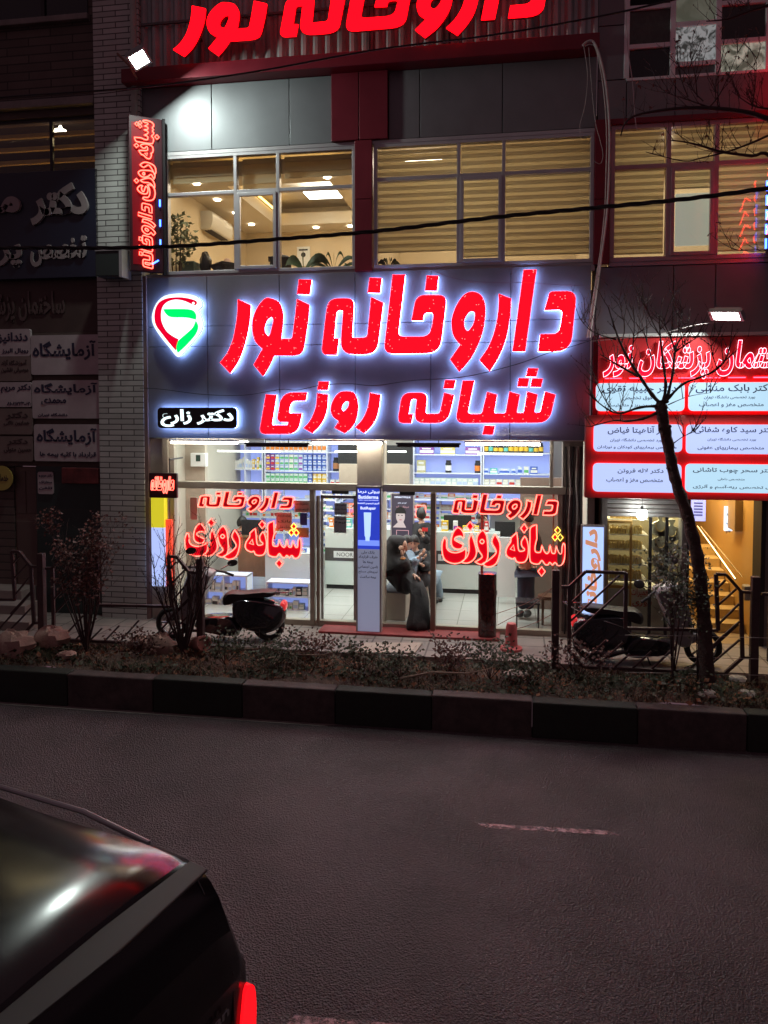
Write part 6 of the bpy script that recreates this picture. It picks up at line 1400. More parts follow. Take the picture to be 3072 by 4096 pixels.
gt=brick('dark_green_tile',(.035,.055,.052),(.03,.048,.046),(.05,.055,.052),1.1,.42,.35,.1,.02,0)
B(d1+.01,P(402,2100,0).x,.0,.2,0,zw_[6]-.0).build('tile_wall',gt,lb_)
bd_(150,1887,214,1977,[('دکتر مریم و',(155,1895,210,1912)),('سفارتک',(158,1922,208,1936)),('تلفن',(155,1945,210,1960))],'small white plate on the dark green tile wall',M_dw,M_inkb,Y=-.02,bold=.02)
p=P(8,1912,-.03); t=thing('round_sign','round yellow sign at the left edge of the photo','sign',(p.x,-.03,p.z-.18)); MB().lathe((0,0,0),[(.2,0),(.2,.02)],28,Matrix.Translation(p)@Matrix.Rotation(R(90),4,'X')).build('sign_face',mat('dull_yellow',(.42,.34,.08),.5),t); q=W(-20,1895,32,1925,-.06); text('خدمات',*q,-.055,M_inkb2,t,bold=.02)
x0,x1,z0,z1=W(252,1870,400,1935,-.05); B(x0,x1,-.10,-.002,z0,z1).build('shop_awning_sign',mat('dark_red_sign',(.12,.02,.02),.5,noise_=6,var=.7),None,'narrow dark red sign over the green tile wall','sign',bevel=.01)
# white brick column
kx0,kx1=P(402,1000,0).x,P(556,1000,0).x
zc_=P(470,1112,0).z
B(kx0,GL-.02,-.12,.3,-.1,11.3).build('brick_column',brick('white_stone_brick',(.62,.61,.58),(.48,.47,.445),(.13,.12,.115),.42,.085,.75,.6,.10,nz=.35),None,'tall white stone brick column between the two buildings','column')
B(GL-.24,P(600,1500,0).x,-.10,.1,-.05,zs1-.0).build('corner_strip',mat('reddish_plaster',(.20,.12,.11),.8,noise_=3,var=.4),bld)
x0,x1,z0,z1=W(404,1014,510,1110,-.25); t=thing('dark_wall_box','dark box with pale metal edge on the white column beside the neon box sign','wall box',(x0,-.3,z0)); B(x0,x1,-.42,-.13,z0,z1).build('box_body',mat('dark_green_box',(.02,.028,.026),.5),t,bevel=.01); mb=MB(); mb.box(x1-.04,x1+.005,-.43,-.13,z0-.02,z1+.03); mb.box(x0,x1,-.43,-.13,z1,z1+.03); mb.build('metal_edge',M_alu,t)
# poster light box at the left jamb
x0,x1,z0,z1=W(606,1990,662,2345,-.2); t=thing('poster_light_box','narrow lit poster box, yellow above pale blue, at the left jamb of the shop','poster box',(x0,-.2,z0))
zz_=P(640,2110,-.2).z; B(x0,x1,-.22,-.1,zz_,z1).build('yellow_poster',mat('yellow_poster',(.6,.5,.02),.5,emit=(.85,.75,.03),es=.5),t); B(x0,x1,-.22,-.1,z0,zz_-.003).build('pale_poster',mat('pale_blue_poster',(.3,.38,.6),.5,emit=(.45,.56,1),es=.7),t)
x0,x1,z0,z1=W(664,2078,690,2345,-.16); B(x0,x1,-.18,-.12,z0,z1).build('red_panel',mat('red_lit_panel',(.5,.05,.03),.5,emit=(1,.08,.03),es=.6),None,'narrow bright red panel beside the poster box','panel')
# ================================================================ FENCE
M_fence=mat('dark_brown_fence_paint',(.07,.045,.045),.5,.2,noise_=6,var=.35,bump=.1); YF=-1.45
def fp(x,y): q=P(2172+.5425*x,1900+.5425*y,YF); return (q.x,q.z)
def fence_post(x,label): return B(x-.045,x+.045,YF-.045,YF+.045,-.12,P(2222,2280,YF).z).build('fence_post',M_fence,None,label,'fence post','thick square fence posts',bevel=.006)
pxs=[P(p,2400,YF).x for p in(2222,3020)]; SP=pxs[1]-pxs[0]
def fence_panel(x0,label):
    t=thing('metal_fence',label,'fence',(x0,YF,-.05),'fence panels of slanted bars'); r=lambda a,b:(Vector((x0+a*SP,YF,b)))
    conv=lambda x,y:(lambda q:((q[0]-pxs[0])/SP,q[1]))(fp(x,y))
    out=[conv(*p) for p in((135,825),(195,825),(315,712),(612,722),(608,1050),(608,1130),(1290,1145),(1275,730),(1350,735),(1460,860),(1530,865))]
    mb=MB()
    for a,b in zip(out,out[1:]): 
        mb.bar(r(*a),r(*b),.045,.035)
    mb.build('top_rail',M_fence,t)
    bot=[conv(*p) for p in((195,825),(192,1300),(300,1415),(1340,1462),(1470,1345),(1460,860))]; mb=MB()
    for a,b in zip(bot,bot[1:]): mb.bar(r(*a),r(*b),.045,.035)
    c1=conv(1470,1345); mb.bar(r(*c1),r(*conv(1530,1345)),.04,.03); mb.build('lower_frame',M_fence,t)
    bars=[((205,945),(430,735)),((205,1075),(565,740)),((215,1190),(600,830)),((300,1370),(470,1215)),((395,1410),(590,1235)),((525,1418),(640,1320)),((660,1425),(800,1300)),((800,1432),(985,1255)),((1070,1440),(1440,1100)),((1180,1445),(1450,1215)),((1290,830),(1345,775)),((1285,965),(1425,840)),((1290,1105),(1445,950)),((1240,1265),(1450,1080))]
    for a,b in bars: MB().bar(r(*conv(*a)),r(*conv(*b)),.022,.022).build('slanted_bar',M_fence,t)
    return t
fence_panel(pxs[0],'dark fence panel of slanted bars before the scooter and the gold shop'); fence_panel(pxs[1],'dark fence panel at the far right running out of the photo'); fence_panel(pxs[0]-3*SP,'dark fence panel before the left building and the white column')
for k,lab in((0,'thick dark fence post at the left end of the scooter fence panel'),(1,'thick dark fence post near the right edge of the photo'),(-3,'thick dark fence post at the far left before the entrance steps'),(-2,'thick dark fence post beside the bare bush at the left of the shop')): fence_post(pxs[0]+k*SP,lab)
fence_panel(pxs[0]-4*SP,'dark fence panel at the far left edge of the photo')
# string tied to the post
M_str=mat('reddish_string',(.35,.16,.14),.7)
k=0
for a,b,lab in((((2218,2345)),((1985,2455)),'upper slack string tied from the fence post towards the shop'),(((2215,2350)),((1990,2500)),'middle slack string tied from the fence post towards the shop'),(((2212,2455)),((1985,2530)),'lower slack string tied from the fence post')):
    A=P(*a,YF); Bq=G(*b,.02) if b[1]>2500 else P(*b,-.9); m=(A+Bq)/2-Vector((0,0,.05)); MB().tube([A,(A+m)/2-Vector((0,0,.015)),m,(Bq+m)/2,Bq],.004,5).build('string',M_str,None,lab,'string')
# ================================================================ SCOOTER
YSc=-1.02
def s2(x,y): q=P(2250+.4219*x,2200+.4219*y,YSc); return q
sc_=thing('scooter','dark scooter with round mirrors parked behind the fence before the gold shop','scooter',(s2(700,1100).x,YSc,0))
fw=s2(1330,1020); rw=s2(270,1040); wr=.235; fx=fw.x; rx_=rw.x
M_sb=mat('scooter_body_black',(.022,.024,.03),.10,coat=.8); M_sg=mat('scooter_grey',(.30,.30,.31),.35); M_rub=mat('tyre_rubber',(.012,.012,.012),.75); M_chr=mat('chrome',(.6,.6,.6),.15,1)
def wheel(x,parent,r=wr):
    M=Matrix.Translation((x,YSc,r))@Matrix.Rotation(R(90),4,'X'); mb=MB(); 
    prof=[(r-.07,-.04),(r-.03,-.052),(r-.008,-.035),(r,0),(r-.008,.035),(r-.03,.052),(r-.07,.04)]
    n=28; vs=[];fs=[]
    for p,z in prof:
        for j in range(n): a=2*math.pi*j/n; vs.append(M@Vector((p*math.cos(a),p*math.sin(a),z)))
    for i in range(len(prof)):
        for j in range(n): fs.append((i*n+j,i*n+(j+1)%n,((i+1)%len(prof))*n+(j+1)%n,((i+1)%len(prof))*n+j))
    mb.add(vs,fs); w=mb.build('wheel',M_rub,parent,smooth=True)
    mb=MB(); mb.lathe((0,0,-.03),[(.05,0),(.05,.06)],14,M)
    for k in range(5): a=k*2*math.pi/5; mb.bar(M@Vector((.03*math.cos(a),.03*math.sin(a),0)),M@Vector(((r-.06)*math.cos(a),(r-.06)*math.sin(a),0)),.03,.02)
    mb.tube([M@Vector(((r-.066)*math.cos(a),(r-.066)*math.sin(a),0)) for a in[k*math.pi/14 for k in range(28)]],.014,6,closed=True)
    mb.build('rim',mat('silver_rim',(.45,.45,.46),.3,.8),w,smooth=True)
wheel(fx,sc_); wheel(rx_,sc_)
def hull(pts,wd,m,name,bev=.02,narrow=None):
    o=[(s2(*p).x,s2(*p).z) for p in pts]; o=smooth(o,n=3); mb=MB(); n=len(o)
    prof=[(-1,.86),(-.8,.96),(-.35,1),(.35,1),(.8,.96),(1,.86)]
    c=Vector((sum(p[0] for p in o)/n,sum(p[1] for p in o)/n)); vs=[]
    for d,k in prof:
        for p in o: q=c+(Vector(p)-c)*k; vs.append((q.x,YSc+d*wd/2,q.y))
    fs=[]
    for i in range(len(prof)-1):
        for j in range(n): fs.append((i*n+j,i*n+(j+1)%n,(i+1)*n+(j+1)%n,(i+1)*n+j))
    fs+=[tuple(range(n)),tuple((len(prof)-1)*n+j for j in reversed(range(n)))]
    mb.add(vs,fs); return mb.build(name,m,sc_,smooth=True)
hull([(90,670),(200,625),(400,600),(560,600),(640,640),(650,760),(600,880),(480,930),(300,950),(160,900),(90,800)],.30,M_sb,'rear_body')
hull([(185,520),(300,520),(440,540),(560,555),(700,560),(760,620),(740,690),(600,640),(480,590),(300,585),(200,560)],.27,mat('seat_vinyl',(.016,.016,.018),.45,noise_=20,var=.3,bump=.2),'seat')
hull([(620,830),(700,800),(980,830),(1060,900),(1020,960),(850,990),(660,1000),(560,950)],.30,M_sb,'floorboard')
hull([(860,360),(960,320),(1080,300),(1150,420),(1200,600),(1230,800),(1180,900),(1080,880),(1000,700),(940,560),(890,440)],.34,M_sg,'front_shield')
hull([(1180,790),(1280,780),(1390,830),(1430,900),(1380,880),(1280,850),(1200,880)],.12,M_sg,'front_fender')
mb=MB(); mb.bar(s2(1130,560),Vector((fx,YSc,wr)),.05); mb.build('fork',M_dark,sc_)
q=s2(940,330); mb=MB(); mb.tube([s2(780,400)+Vector((0,-.24,0)),s2(860,370)+Vector((0,-.12,0)),q+Vector((.02,0,.02)),s2(1000,290)+Vector((0,.15,0)),s2(1060,280)+Vector((0,.28,0))],.016,8); hb=mb.build('handlebar',M_dark,sc_,smooth=True)
MB().tube([s2(712,440)+Vector((0,-.3,0)),s2(790,405)+Vector((0,-.24,0))],.019,8).build('grip',M_rub,hb,smooth=True); MB().tube([s2(1060,280)+Vector((0,.28,0)),s2(1140,285)+Vector((0,.34,0))],.019,8).build('grip',M_rub,hb,smooth=True)
for (mx,my,bx,by,dy) in((703,292,820,352,-.2),(1078,125,1035,255,.2)):
    c=s2(mx,my)+Vector((0,dy,0)); b=s2(bx,by)+Vector((0,dy*.6,0)); mb=MB(); mb.tube([b,c],.007,6); a_=mb.build('mirror_stem',M_chr,sc_,smooth=True)
    M=Matrix.Translation(c)@Matrix.Rotation(R(70),4,'X')@Matrix.Rotation(.3,4,'Y'); MB().ell((0,0,0),.075,.055,.012,18,8,M).build('mirror',mat('mirror_case',(.10,.10,.10),.2,.7),a_,smooth=True)
hull([(85,640),(130,625),(150,700),(120,740),(80,700)],.22,mat('tail_lens',(.5,.01,.02),.2,emit=(1,.05,.05),es=.35),'tail_light')
mb=MB(); mb.tube([s2(150,540),s2(300,590),s2(420,600)],.012,6); mb.tube([s2(180,520)+Vector((0,.12,0)),s2(10,510)+Vector((0,.12,0)),s2(150,560)+Vector((0,-.1,0))],.010,6); mb.build('grab_rail',M_chr,sc_,smooth=True)
mb=MB(); mb.tube([s2(260,930)+Vector((0,-.16,0)),s2(420,950)+Vector((0,-.18,0)),s2(600,925)+Vector((0,-.16,0))],[.045,.045,.02],10); mb.build('exhaust',mat('dark_exhaust',(.08,.07,.07),.25,.9),sc_,smooth=True)
mb=MB(); mb.tube([s2(800,1000),Vector((s2(820,1120).x,YSc-.1,.0))],.010,6); mb.build('side_stand',M_dark,sc_)
mb=MB(); mb.tube([s2(380,640)+Vector((0,-.16,0)),s2(560,700)+Vector((0,-.17,0)),s2(640,760)+Vector((0,-.16,0))],.006,5); mb.build('trim_strip',M_chr,sc_,smooth=True)
# second, darker shape at the left of the shop: nothing parked, planting only
copy_tree(sc_,(P(915,2520,-.95).x,-.95,0),'second dark scooter parked crosswise in front of the left neon words',rotz=R(186))
# ================================================================ TREES
M_bark=mat('dark_bark',(.055,.035,.03),.9,noise_=9,var=.5,bump=.9,bscale=40); M_twig=mat('twig_bark',(.045,.025,.024),.85)
def twigs(mb,path,r,n,L,rad,depth=2,up=.5,lv=None):
    for _ in range(n):
        k=r.randrange(1,len(path)) ; p=path[k]; d=(path[k]-path[k-1]).normalized()
        v=(d*.5+Vector((r.uniform(-1,1),r.uniform(-.8,.8),r.uniform(-.4,1)+up))).normalized(); l=L*r.uniform(.5,1.2); pts=[p]
        for i in range(4):
            v=(v+Vector((r.uniform(-.25,.25),r.uniform(-.25,.25),r.uniform(-.1,.3)*up))).normalized(); pts.append(pts[-1]+v*l/4)
        mb.tube(pts,[rad,rad*.8,rad*.65,rad*.5,rad*.35],4)
        for i in(2,3,4):
            if r.random()<.6: mb.ell(tuple(pts[i]),rad*1.3,rad*1.3,rad*1.8,5,4)
        if depth>1: twigs(mb,pts,r,2,L*.5,rad*.6,depth-1,up)
        if lv is not None and r.random()<.5: lv.append(pts[-1])
YT=-1.75
def C3Y(p,Y): return P(*C3(*p),Y)
tr=thing('bare_tree','leaning pruned bare tree growing from the bed before the clinic signs','tree',(P(2830,2720,YT).x,YT,-.1))
tp=[(2832,2760),(2828,2700),(2822,2560),(2812,2420),(2800,2300),(2780,2180),(2750,2060),(2715,1965),(2692,1880),(2672,1780),(2655,1700),(2648,1640),(2645,1600)]
tw=[66,56,52,50,49,48,46,44,43,42,44,46,36]; mb=MB()
tpd=[];twd=[]
for i in range(12):
    for k in range(5): u=k/5; tpd.append((tp[i][0]*(1-u)+tp[i+1][0]*u+1.6*math.sin(i*5+k*2.2),tp[i][1]*(1-u)+tp[i+1][1]*u)); twd.append(tw[i]*(1-u)+tw[i+1]*u)
tpd.append(tp[-1]); twd.append(tw[-1])
mb.tube([P(x,y,YT) for i,(x,y) in enumerate(tpd)],[w/2/3076*9.3*(1+.06*math.sin(i*1.7)) for i,w in enumerate(twd)],14); 
r=random.Random(9)
for i in range(16):
    k=r.randrange(3,12); p=P(*tp[k],YT); a=r.uniform(0,6.28); mb.ell((p.x+.06*math.cos(a),p.y+.06*math.sin(a),p.z+r.uniform(-.1,.1)),.03,.03,.025,6,4)
for i,v in enumerate(mb.v):
    p=Vector(v); q_=noise.noise(p*14)*.010+noise.noise(Vector((p.x*30,p.y*30,p.z*6)))*.006; mb.v[i]=(p.x+q_,p.y+q_,p.z)
mb.build('trunk',M_bark,tr,smooth=True)
br=[([(790,880),(700,790),(600,640),(520,520),(440,370),(390,240),(335,60)],.036,-.15),([(790,850),(810,700),(785,500),(765,300),(758,120)],.030,.1),([(820,830),(870,600),(888,430),(935,320),(1060,195)],.026,.25),([(820,830),(950,700),(1100,640),(1240,572),(1330,440),(1365,200)],.024,-.1),([(600,640),(450,560),(265,450)],.026,.1),([(750,880),(600,890),(420,940),(290,880),(140,750)],.026,-.25),([(750,930),(620,985),(480,1005),(380,1000),(190,1050)],.026,-.05),([(440,370),(470,220),(425,0)],.013,.2),([(765,300),(700,180),(625,0)],.012,-.2),([(520,520),(545,300),(550,170)],.014,-.3),([(888,430),(850,300),(800,180),(860,0)],.015,-.1),([(888,430),(980,370),(1095,295)],.016,.2),([(700,500),(640,300),(590,80)],.012,.3),([(420,940),(340,880),(240,700),(190,620)],.012,0),([(1240,572),(1200,460),(1180,320)],.010,0),([(880,420),(930,200),(960,50)],.010,.1),([(860,1200),(960,1130),(1060,1090)],.010,-.1),([(830,870),(1000,800),(1180,770)],.009,.2),([(400,330),(200,260),(90,145)],.011,.1)]
for path,rad,dy in br:
    n=len(path); pts=[C3Y(p,YT+dy*i/(n-1)) for i,p in enumerate(path)]; full=[]
    for i in range(n-1):
        p0=pts[max(i-1,0)];p1=pts[i];p2=pts[i+1];p3=pts[min(i+2,n-1)]
        for k in range(4):
            t=k/4; full.append(.5*((2*p1)+(p2-p0)*t+(2*p0-5*p1+4*p2-p3)*t*t+(3*p1-p0-3*p2+p3)*t**3))
    full.append(pts[-1]); m=len(full); mb=MB(); mb.tube(full,[rad*.74*(1-.72*i/(m-1))*(1+.18*math.sin(i*1.9)) for i in range(m)],7); twigs(mb,full[m//4:],r,7,.34,.0058,2,.6)
    mb.build('branch',M_bark,tr,smooth=True)
# tree entering from the right
YT2=-1.9
def C7(p,Y): return P(2400+.405*p[0],.405*p[1],Y)
t2_=thing('bare_tree','bare tree reaching in from the upper right with a few dead leaves','tree',(P(3420,2700,YT2).x,YT2,-.1))
mb=MB(); mb.tube([P(3420,2760,YT2),P(3400,2200,YT2),P(3350,1500,YT2),P(3320,900,YT2),P(3280,520,YT2),P(3250,200,YT2),P(3240,-200,YT2)],[.16,.14,.12,.10,.08,.06,.03],12); mb.build('trunk',M_bark,t2_,smooth=True)
lv=[]
for path,rad in(([(2150,1350),(1700,1190),(1450,1110),(1100,1070),(800,1070),(520,1105),(330,1150),(240,1230),(205,1340)],.032),([(2200,2200),(1700,1560),(1500,1540),(1200,1500),(1000,1440),(850,1405),(700,1385)],.024),([(2150,1100),(1700,1320),(1450,1430),(1250,1500),(1000,1560),(820,1590),(450,1500)],.016),([(2100,-50),(1600,70),(1450,120),(1250,190),(1050,210)],.022),([(1700,1080),(1500,1040),(1300,900)],.012),([(2200,2400),(1600,2480),(1300,2460)],.010),([(1080,1060),(850,980),(650,915)],.010),([(1080,1060),(1200,900),(1360,520)],.010),([(870,960),(800,780),(760,600)],.008),([(960,960),(940,760),(890,560)],.008),([(1020,1000),(900,850),(860,520)],.008),([(1500,1080),(1530,860),(1550,580)],.008),([(1140,1000),(1150,800),(1215,530)],.008)):
    n=len(path); pts=[C7(p,YT2) for p in path]; full=[]
    for i in range(n-1):
        p0=pts[max(i-1,0)];p1=pts[i];p2=pts[i+1];p3=pts[min(i+2,n-1)]
        for k in range(4): t=k/4; full.append(.5*((2*p1)+(p2-p0)*t+(2*p0-5*p1+4*p2-p3)*t*t+(3*p1-p0-3*p2+p3)*t**3))
    full.append(pts[-1]); m=len(full); mb=MB(); mb.tube(full,[rad*(1-.75*i/(m-1)) for i in range(m)],6); twigs(mb,full[m//5:],r,13 if rad>.01 else 7,.34,.0048,2,.5,lv); mb.build('branch',M_twig,t2_,smooth=True)
mb=MB()
for p in lv:
    for _ in range(2):
        d=Vector((r.uniform(-1,1),r.uniform(-1,1),r.uniform(-1.2,.2))).normalized()*r.uniform(.03,.06); e=d.orthogonal().normalized()*.018; mb.quad(p,p+d*.5+e,p+d,p+d*.5-e)
mb.build('dead_leaf',mat('dead_leaf_brown',(.16,.05,.035),.7,noise_=8,var=.4),t2_)
# bare bush at the left of the shop
def bush(name,label,px,py,Y,spread,H,n,seed,leaf=None,nl=0,rad=.012,cat='bush'):
    r=random.Random(seed); b=G(px,py,-.02); b=Vector((P(px,py,Y).x,Y,-.05)); t=thing(name,label,cat,tuple(b)); mb=MB(); lf=[]
    for k in range(n):
        a=r.uniform(0,6.28); s=r.uniform(.2,1)*spread; top=b+Vector((math.cos(a)*s,math.sin(a)*s*.5,H*r.uniform(.6,1.05))); mid=(b+top)/2+Vector((math.cos(a)*s*.1+r.uniform(-.08,.08),r.uniform(-.05,.05),H*.08)); pts=[b,(b+mid)/2,mid,(mid+top)/2+Vector((r.uniform(-.04,.04),0,0)),top]
        mb.tube(pts,[rad,rad*.85,rad*.65,rad*.45,rad*.25],5); twigs(mb,pts[1:],r,7,H*.22,rad*.34,2,.4,lf)
    mb.build('stem',M_twig,t,smooth=True)
    if leaf:
        mb=MB()
        for _ in range(nl):
            p=r.choice(lf)+Vector((r.uniform(-.12,.12),r.uniform(-.1,.1),r.uniform(-.12,.12))); d=Vector((r.uniform(-1,1),r.uniform(-1,1),r.uniform(-.6,.8))).normalized()*r.uniform(.035,.06); e=d.orthogonal().normalized()*.016; mb.quad(p,p+d*.5+e,p+d,p+d*.5-e)
        mb.build('foliage',leaf,t)
    return t
M_lg=mat('dark_green_leaf',(.045,.06,.028),.5,noise_=7,var=.5); M_lr=mat('reddish_leaf',(.10,.04,.03),.6,noise_=7,var=.5)
bush('bare_bush','bare many stemmed bush before the left jamb of the shop',735,2600,-1.6,.55,1.55,17,3,rad=.015)
bush('leafy_shrub','dark reddish twiggy shrub in front of the white column',345,2560,-1.65,.55,1.55,17,5,M_lr,1500)
bush('leafy_shrub','small leaved climbing shrub tangled before the scooter and tree',2690,2700,-1.6,.22,1.55,9,6,M_lg,700,rad=.010)
bush('leafy_shrub','sparse shrub close to the right side of the leaning tree trunk',2790,2690,-1.68,.16,1.35,4,8,M_lg,220,rad=.008)
bush('leafy_shrub','low dry twiggy shrub by the rear wheel of the scooter',2310,2700,-1.75,.35,.42,12,12,M_lr,240,rad=.006)
r0_=random.Random(77)
for i,px in enumerate((560,900,1080,1250,1430,1600,1790,1960,2120)):
    bush('low_shrub',['low ragged shrub in the bed %s'%s for s in('before the white column base','under the left end of the left neon words','under the left scooter','before the low rack of the shop','left of the standing advert','before the standing advert','before the seated woman','before the dark stone post','before the red bollard')][i],px,2740+8*(i%3),-1.72-.12*(i%3),.34,.26+.10*(i%4)/2,10,40+i,M_lg if i%3 else M_lr,300,rad=.005,cat='shrub')
# ground cover, litter, stones in the bed
r=random.Random(21)
def bedz(X,Y): return -.10+.05*noise.noise(Vector((X*1.3,Y*1.7,0)))+.03*noise.noise(Vector((X*5,Y*5,3)))+.06*math.sin(math.pi*max(0,min(1,(Y-(YK+.19))/(-1.22-YK-.19))))
def scatter(name,m,n,x0,x1,y0,y1,f,cat,label,dens=None):
    mb=MB(); k=0
    while k<n:
        X=r.uniform(x0,x1); Y=r.uniform(y0,y1)
        if dens and r.random()>dens(X,Y): continue
        f(mb,X,Y,bedz(X,Y)); k+=1
    o=mb.build(name,m,None,label,cat); o['kind']='stuff'; return o
def blade(mb,X,Y,z):
    a=r.uniform(0,6.28); h=r.uniform(.04,.15); w=.006; p=Vector((X,Y,z-.01)); d=Vector((math.cos(a)*h*.7,math.sin(a)*h*.5,h)); s=Vector((-math.sin(a)*w,math.cos(a)*w,0)); mb.add([p-s,p+s,p+d*.6+s*.7,p+d+Vector((math.cos(a)*h*.3,0,-h*.15)),p+d*.6-s*.7],[(0,1,2,3,4)])
def leaf(mb,X,Y,z):
    p=Vector((X,Y,z+r.uniform(0,.05+(.34 if Y<-1.65 else .12)*max(0,noise.noise(Vector((X*1.1,Y*1.5,31))))))); d=Vector((r.uniform(-1,1),r.uniform(-1,1),r.uniform(-.3,.6))).normalized()*(r.uniform(.025,.055)+(.05 if r.random()<.12 else 0)); e=d.orthogonal().normalized()*d.length*.3; mb.quad(p,p+d*.5+e,p+d,p+d*.5-e)
clump=lambda X,Y: max(.04,min(1,.5+2.2*noise.noise(Vector((X*.9,Y*2,7)))))
scatter('ground_cover',mat('ground_green',(.03,.042,.016),.6,noise_=5,var=.5),9000,-11,5.5,YK+.24,-1.4,leaf,'ground cover','low dark green ground cover in the planting bed',clump)
scatter('dry_grass',mat('dry_grass',(.12,.08,.05),.8,noise_=4,var=.4),9000,-11,5.5,YK+.2,-1.35,blade,'dry grass','dry straw coloured grass in the planting bed',lambda X,Y:max(.05,.5+2*noise.noise(Vector((X*1.4,Y*2,17)))))
scatter('leaf_litter',mat('leaf_litter',(.22,.10,.05),.8,noise_=9,var=.5),5000,-11,5.5,YK+.2,-1.3,lambda mb,X,Y,z:leaf(mb,X,Y,z-.03),'leaf litter','brown fallen leaves covering the planting bed')
M_st=mat('pale_stone',(.38,.34,.30),.8,noise_=6,var=.25,bump=.4)
for i,(px,py,s,lab) in enumerate(((2830,2770,.11,'pale flat stone in the bed left of the tree foot'),(2985,2765,.10,'pale rounded stone in the bed near the right edge'),(2950,2690,.11,'square pale block beside the right fence post'),(2060,2700,.13,'flat pinkish stone in the bed before the pink glow cone'),(640,2545,.24,'large rounded boulder at the left of the bare bush'),(560,2500,.17,'upright rounded stone before the white column'),(205,2560,.26,'large rounded pinkish boulder by the left fence post'),(60,2600,.28,'broad pale boulder at the far left edge of the bed'),(270,2620,.13,'small brown stone between the left boulders'))):
    g=G(px,py,0); g.y=max(min(g.y,-1.32 if s<.2 else -1.5),YK+.3); g=P(px,py,g.y); z=bedz(g.x,g.y); k=1 if i!=2 else .7
    mb=MB(); mb.ell((g.x,g.y,z+s*.25),s,s*.7,s*(.45 if s<.15 else .8),14,10,jit=.45); mb.build('stone',M_st if i<4 else mat('pinkish_stone',(.34,.22,.18),.85,noise_=4,var=.3,bump=.4),None,lab,'stone',smooth=True)
g=P(800,2560,-1.5); t=MB(); M=Matrix.Translation((g.x,-1.5,.10))@Matrix.Rotation(R(70),4,'X')@Matrix.Rotation(R(35),4,'Y'); t.lathe((0,0,-.25),[(.10,0),(.10,.5),(.075,.5),(.075,.46)],18,M); t.build('pipe_stub',mat('clay_pipe',(.32,.15,.12),.8,noise_=6,var=.3),None,'short clay pipe stub lying in the bed right of the bare bush','pipe',smooth=True)
for i,(px,py) in enumerate(((930,2590),(1180,2680),(1760,2760))):
    g=P(px,py,-1.6-.2*i); z=bedz(g.x,g.y); pts=[Vector((g.x-.5,g.y,z+.03)),Vector((g.x-.1,g.y+.1,z+.10)),Vector((g.x+.35,g.y-.05,z+.16)),Vector((g.x+.6,g.y,z+.22))]; mb=MB(); mb.tube(pts,[.016,.013,.009,.004],6); twigs(mb,pts,r,5,.25,.004,1,.4); mb.build('fallen_branch',mat('pale_dead_wood',(.26,.19,.14),.8),None,['pale fallen branch in the bed below the left neon words','pale fallen branch in the bed left of the advert board','pale fallen branch near the kerb right of centre'][i],'branch',smooth=True)
# ================================================================ CABLES
def cable(label,pts,rad,m=M_wire,twist=0,sag=None,name='cable'):
    n=len(pts); full=[]
    for i in range(n-1):
        p0=pts[max(i-1,0)];p1=pts[i];p2=pts[i+1];p3=pts[min(i+2,n-1)]
        for k in range(8): t=k/8; full.append(.5*((2*p1)+(p2-p0)*t+(2*p0-5*p1+4*p2-p3)*t*t+(3*p1-p0-3*p2+p3)*t**3))
    full.append(pts[-1]); mb=MB()
    if twist:
        dense=[]; 
        for a,b in zip(full,full[1:]): dense+=[a+(b-a)*k/4 for k in range(4)]
        s=0
        for q in range(3):
            L=0; pp=[]
            for i,p in enumerate(dense):
                if i: L+=(dense[i]-dense[i-1]).length
                a=L*9+q*2.09; pp.append(p+Vector((0,math.cos(a),math.sin(a)))*twist)
            mb.tube(pp,rad,6)
    else: mb.tube(full,rad,6)
    return mb.build(name,m,None,label,'cable',smooth=True)
YC=-3.0
cable('thick twisted black power cable crossing the whole photo over the first floor windows',[P(x,y,YC) for x,y in((-300,1003),(0,992),(420,992),(700,985),(960,968),(1500,925),(1970,870),(2370,832),(2750,795),(3072,752),(3400,700))],.013,twist=.012)
cable('thin straight black cable rising to the right across the top sign',[P(x,y,-2.6) for x,y in((-300,430),(0,390),(550,350),(1000,290),(1500,200),(1972,140),(2400,65),(2690,0),(3100,-100))],.011)
cable('faint thin cable under the upper ledge at the left',[P(x,y,-2.0) for x,y in((-300,425),(0,405),(400,375),(560,352))],.006)
cable('thin black wire sagging across the big pharmacy sign',[P(x,y,-.5) for x,y in((560,1552),(640,1556),(820,1578),(980,1580),(1120,1558),(1190,1560),(1290,1540),(1400,1535),(1500,1542),(1650,1522),(1850,1508),(2050,1462),(2200,1410),(2300,1382),(2372,1358))],.006)
cable('thin grey wire drooping over the top of the pharmacy sign',[P(x,y,-.3) for x,y in((1728,1078),(1810,1112),(1950,1130),(2100,1130),(2250,1140),(2340,1140))],.004,mat('faded_wire',(.16,.12,.15),.6))
cable('thick pale looping conduit hanging from the roof corner down the right red pillar',[P(x,y,-.35) for x,y in((2330,182),(2352,166),(2375,170),(2400,230),(2425,350),(2438,520),(2436,700),(2428,850),(2415,960),(2398,1080),(2380,1200),(2358,1350))],.017,M_wirel)
cable('slimmer pale conduit running alongside the looping one',[P(x,y,-.31) for x,y in((2340,185),(2362,178),(2385,200),(2412,340),(2426,520),(2424,700),(2418,850),(2402,1000),(2385,1110),(2366,1230),(2348,1352))],.008,M_wirel)
cable('thin white wire hanging before the top right panels',[P(x,y,-.3) for x,y in((2497,-20),(2505,80),(2512,200),(2530,330),(2540,470),(2548,520))],.006,mat('white_wire',(.45,.42,.42),.6))
cable('thin loose wire loop at the right end of the pharmacy windows',[P(x,y,-.3) for x,y in((2335,185),(2350,300),(2340,420),(2320,500),(2325,560))],.004,M_wirel)
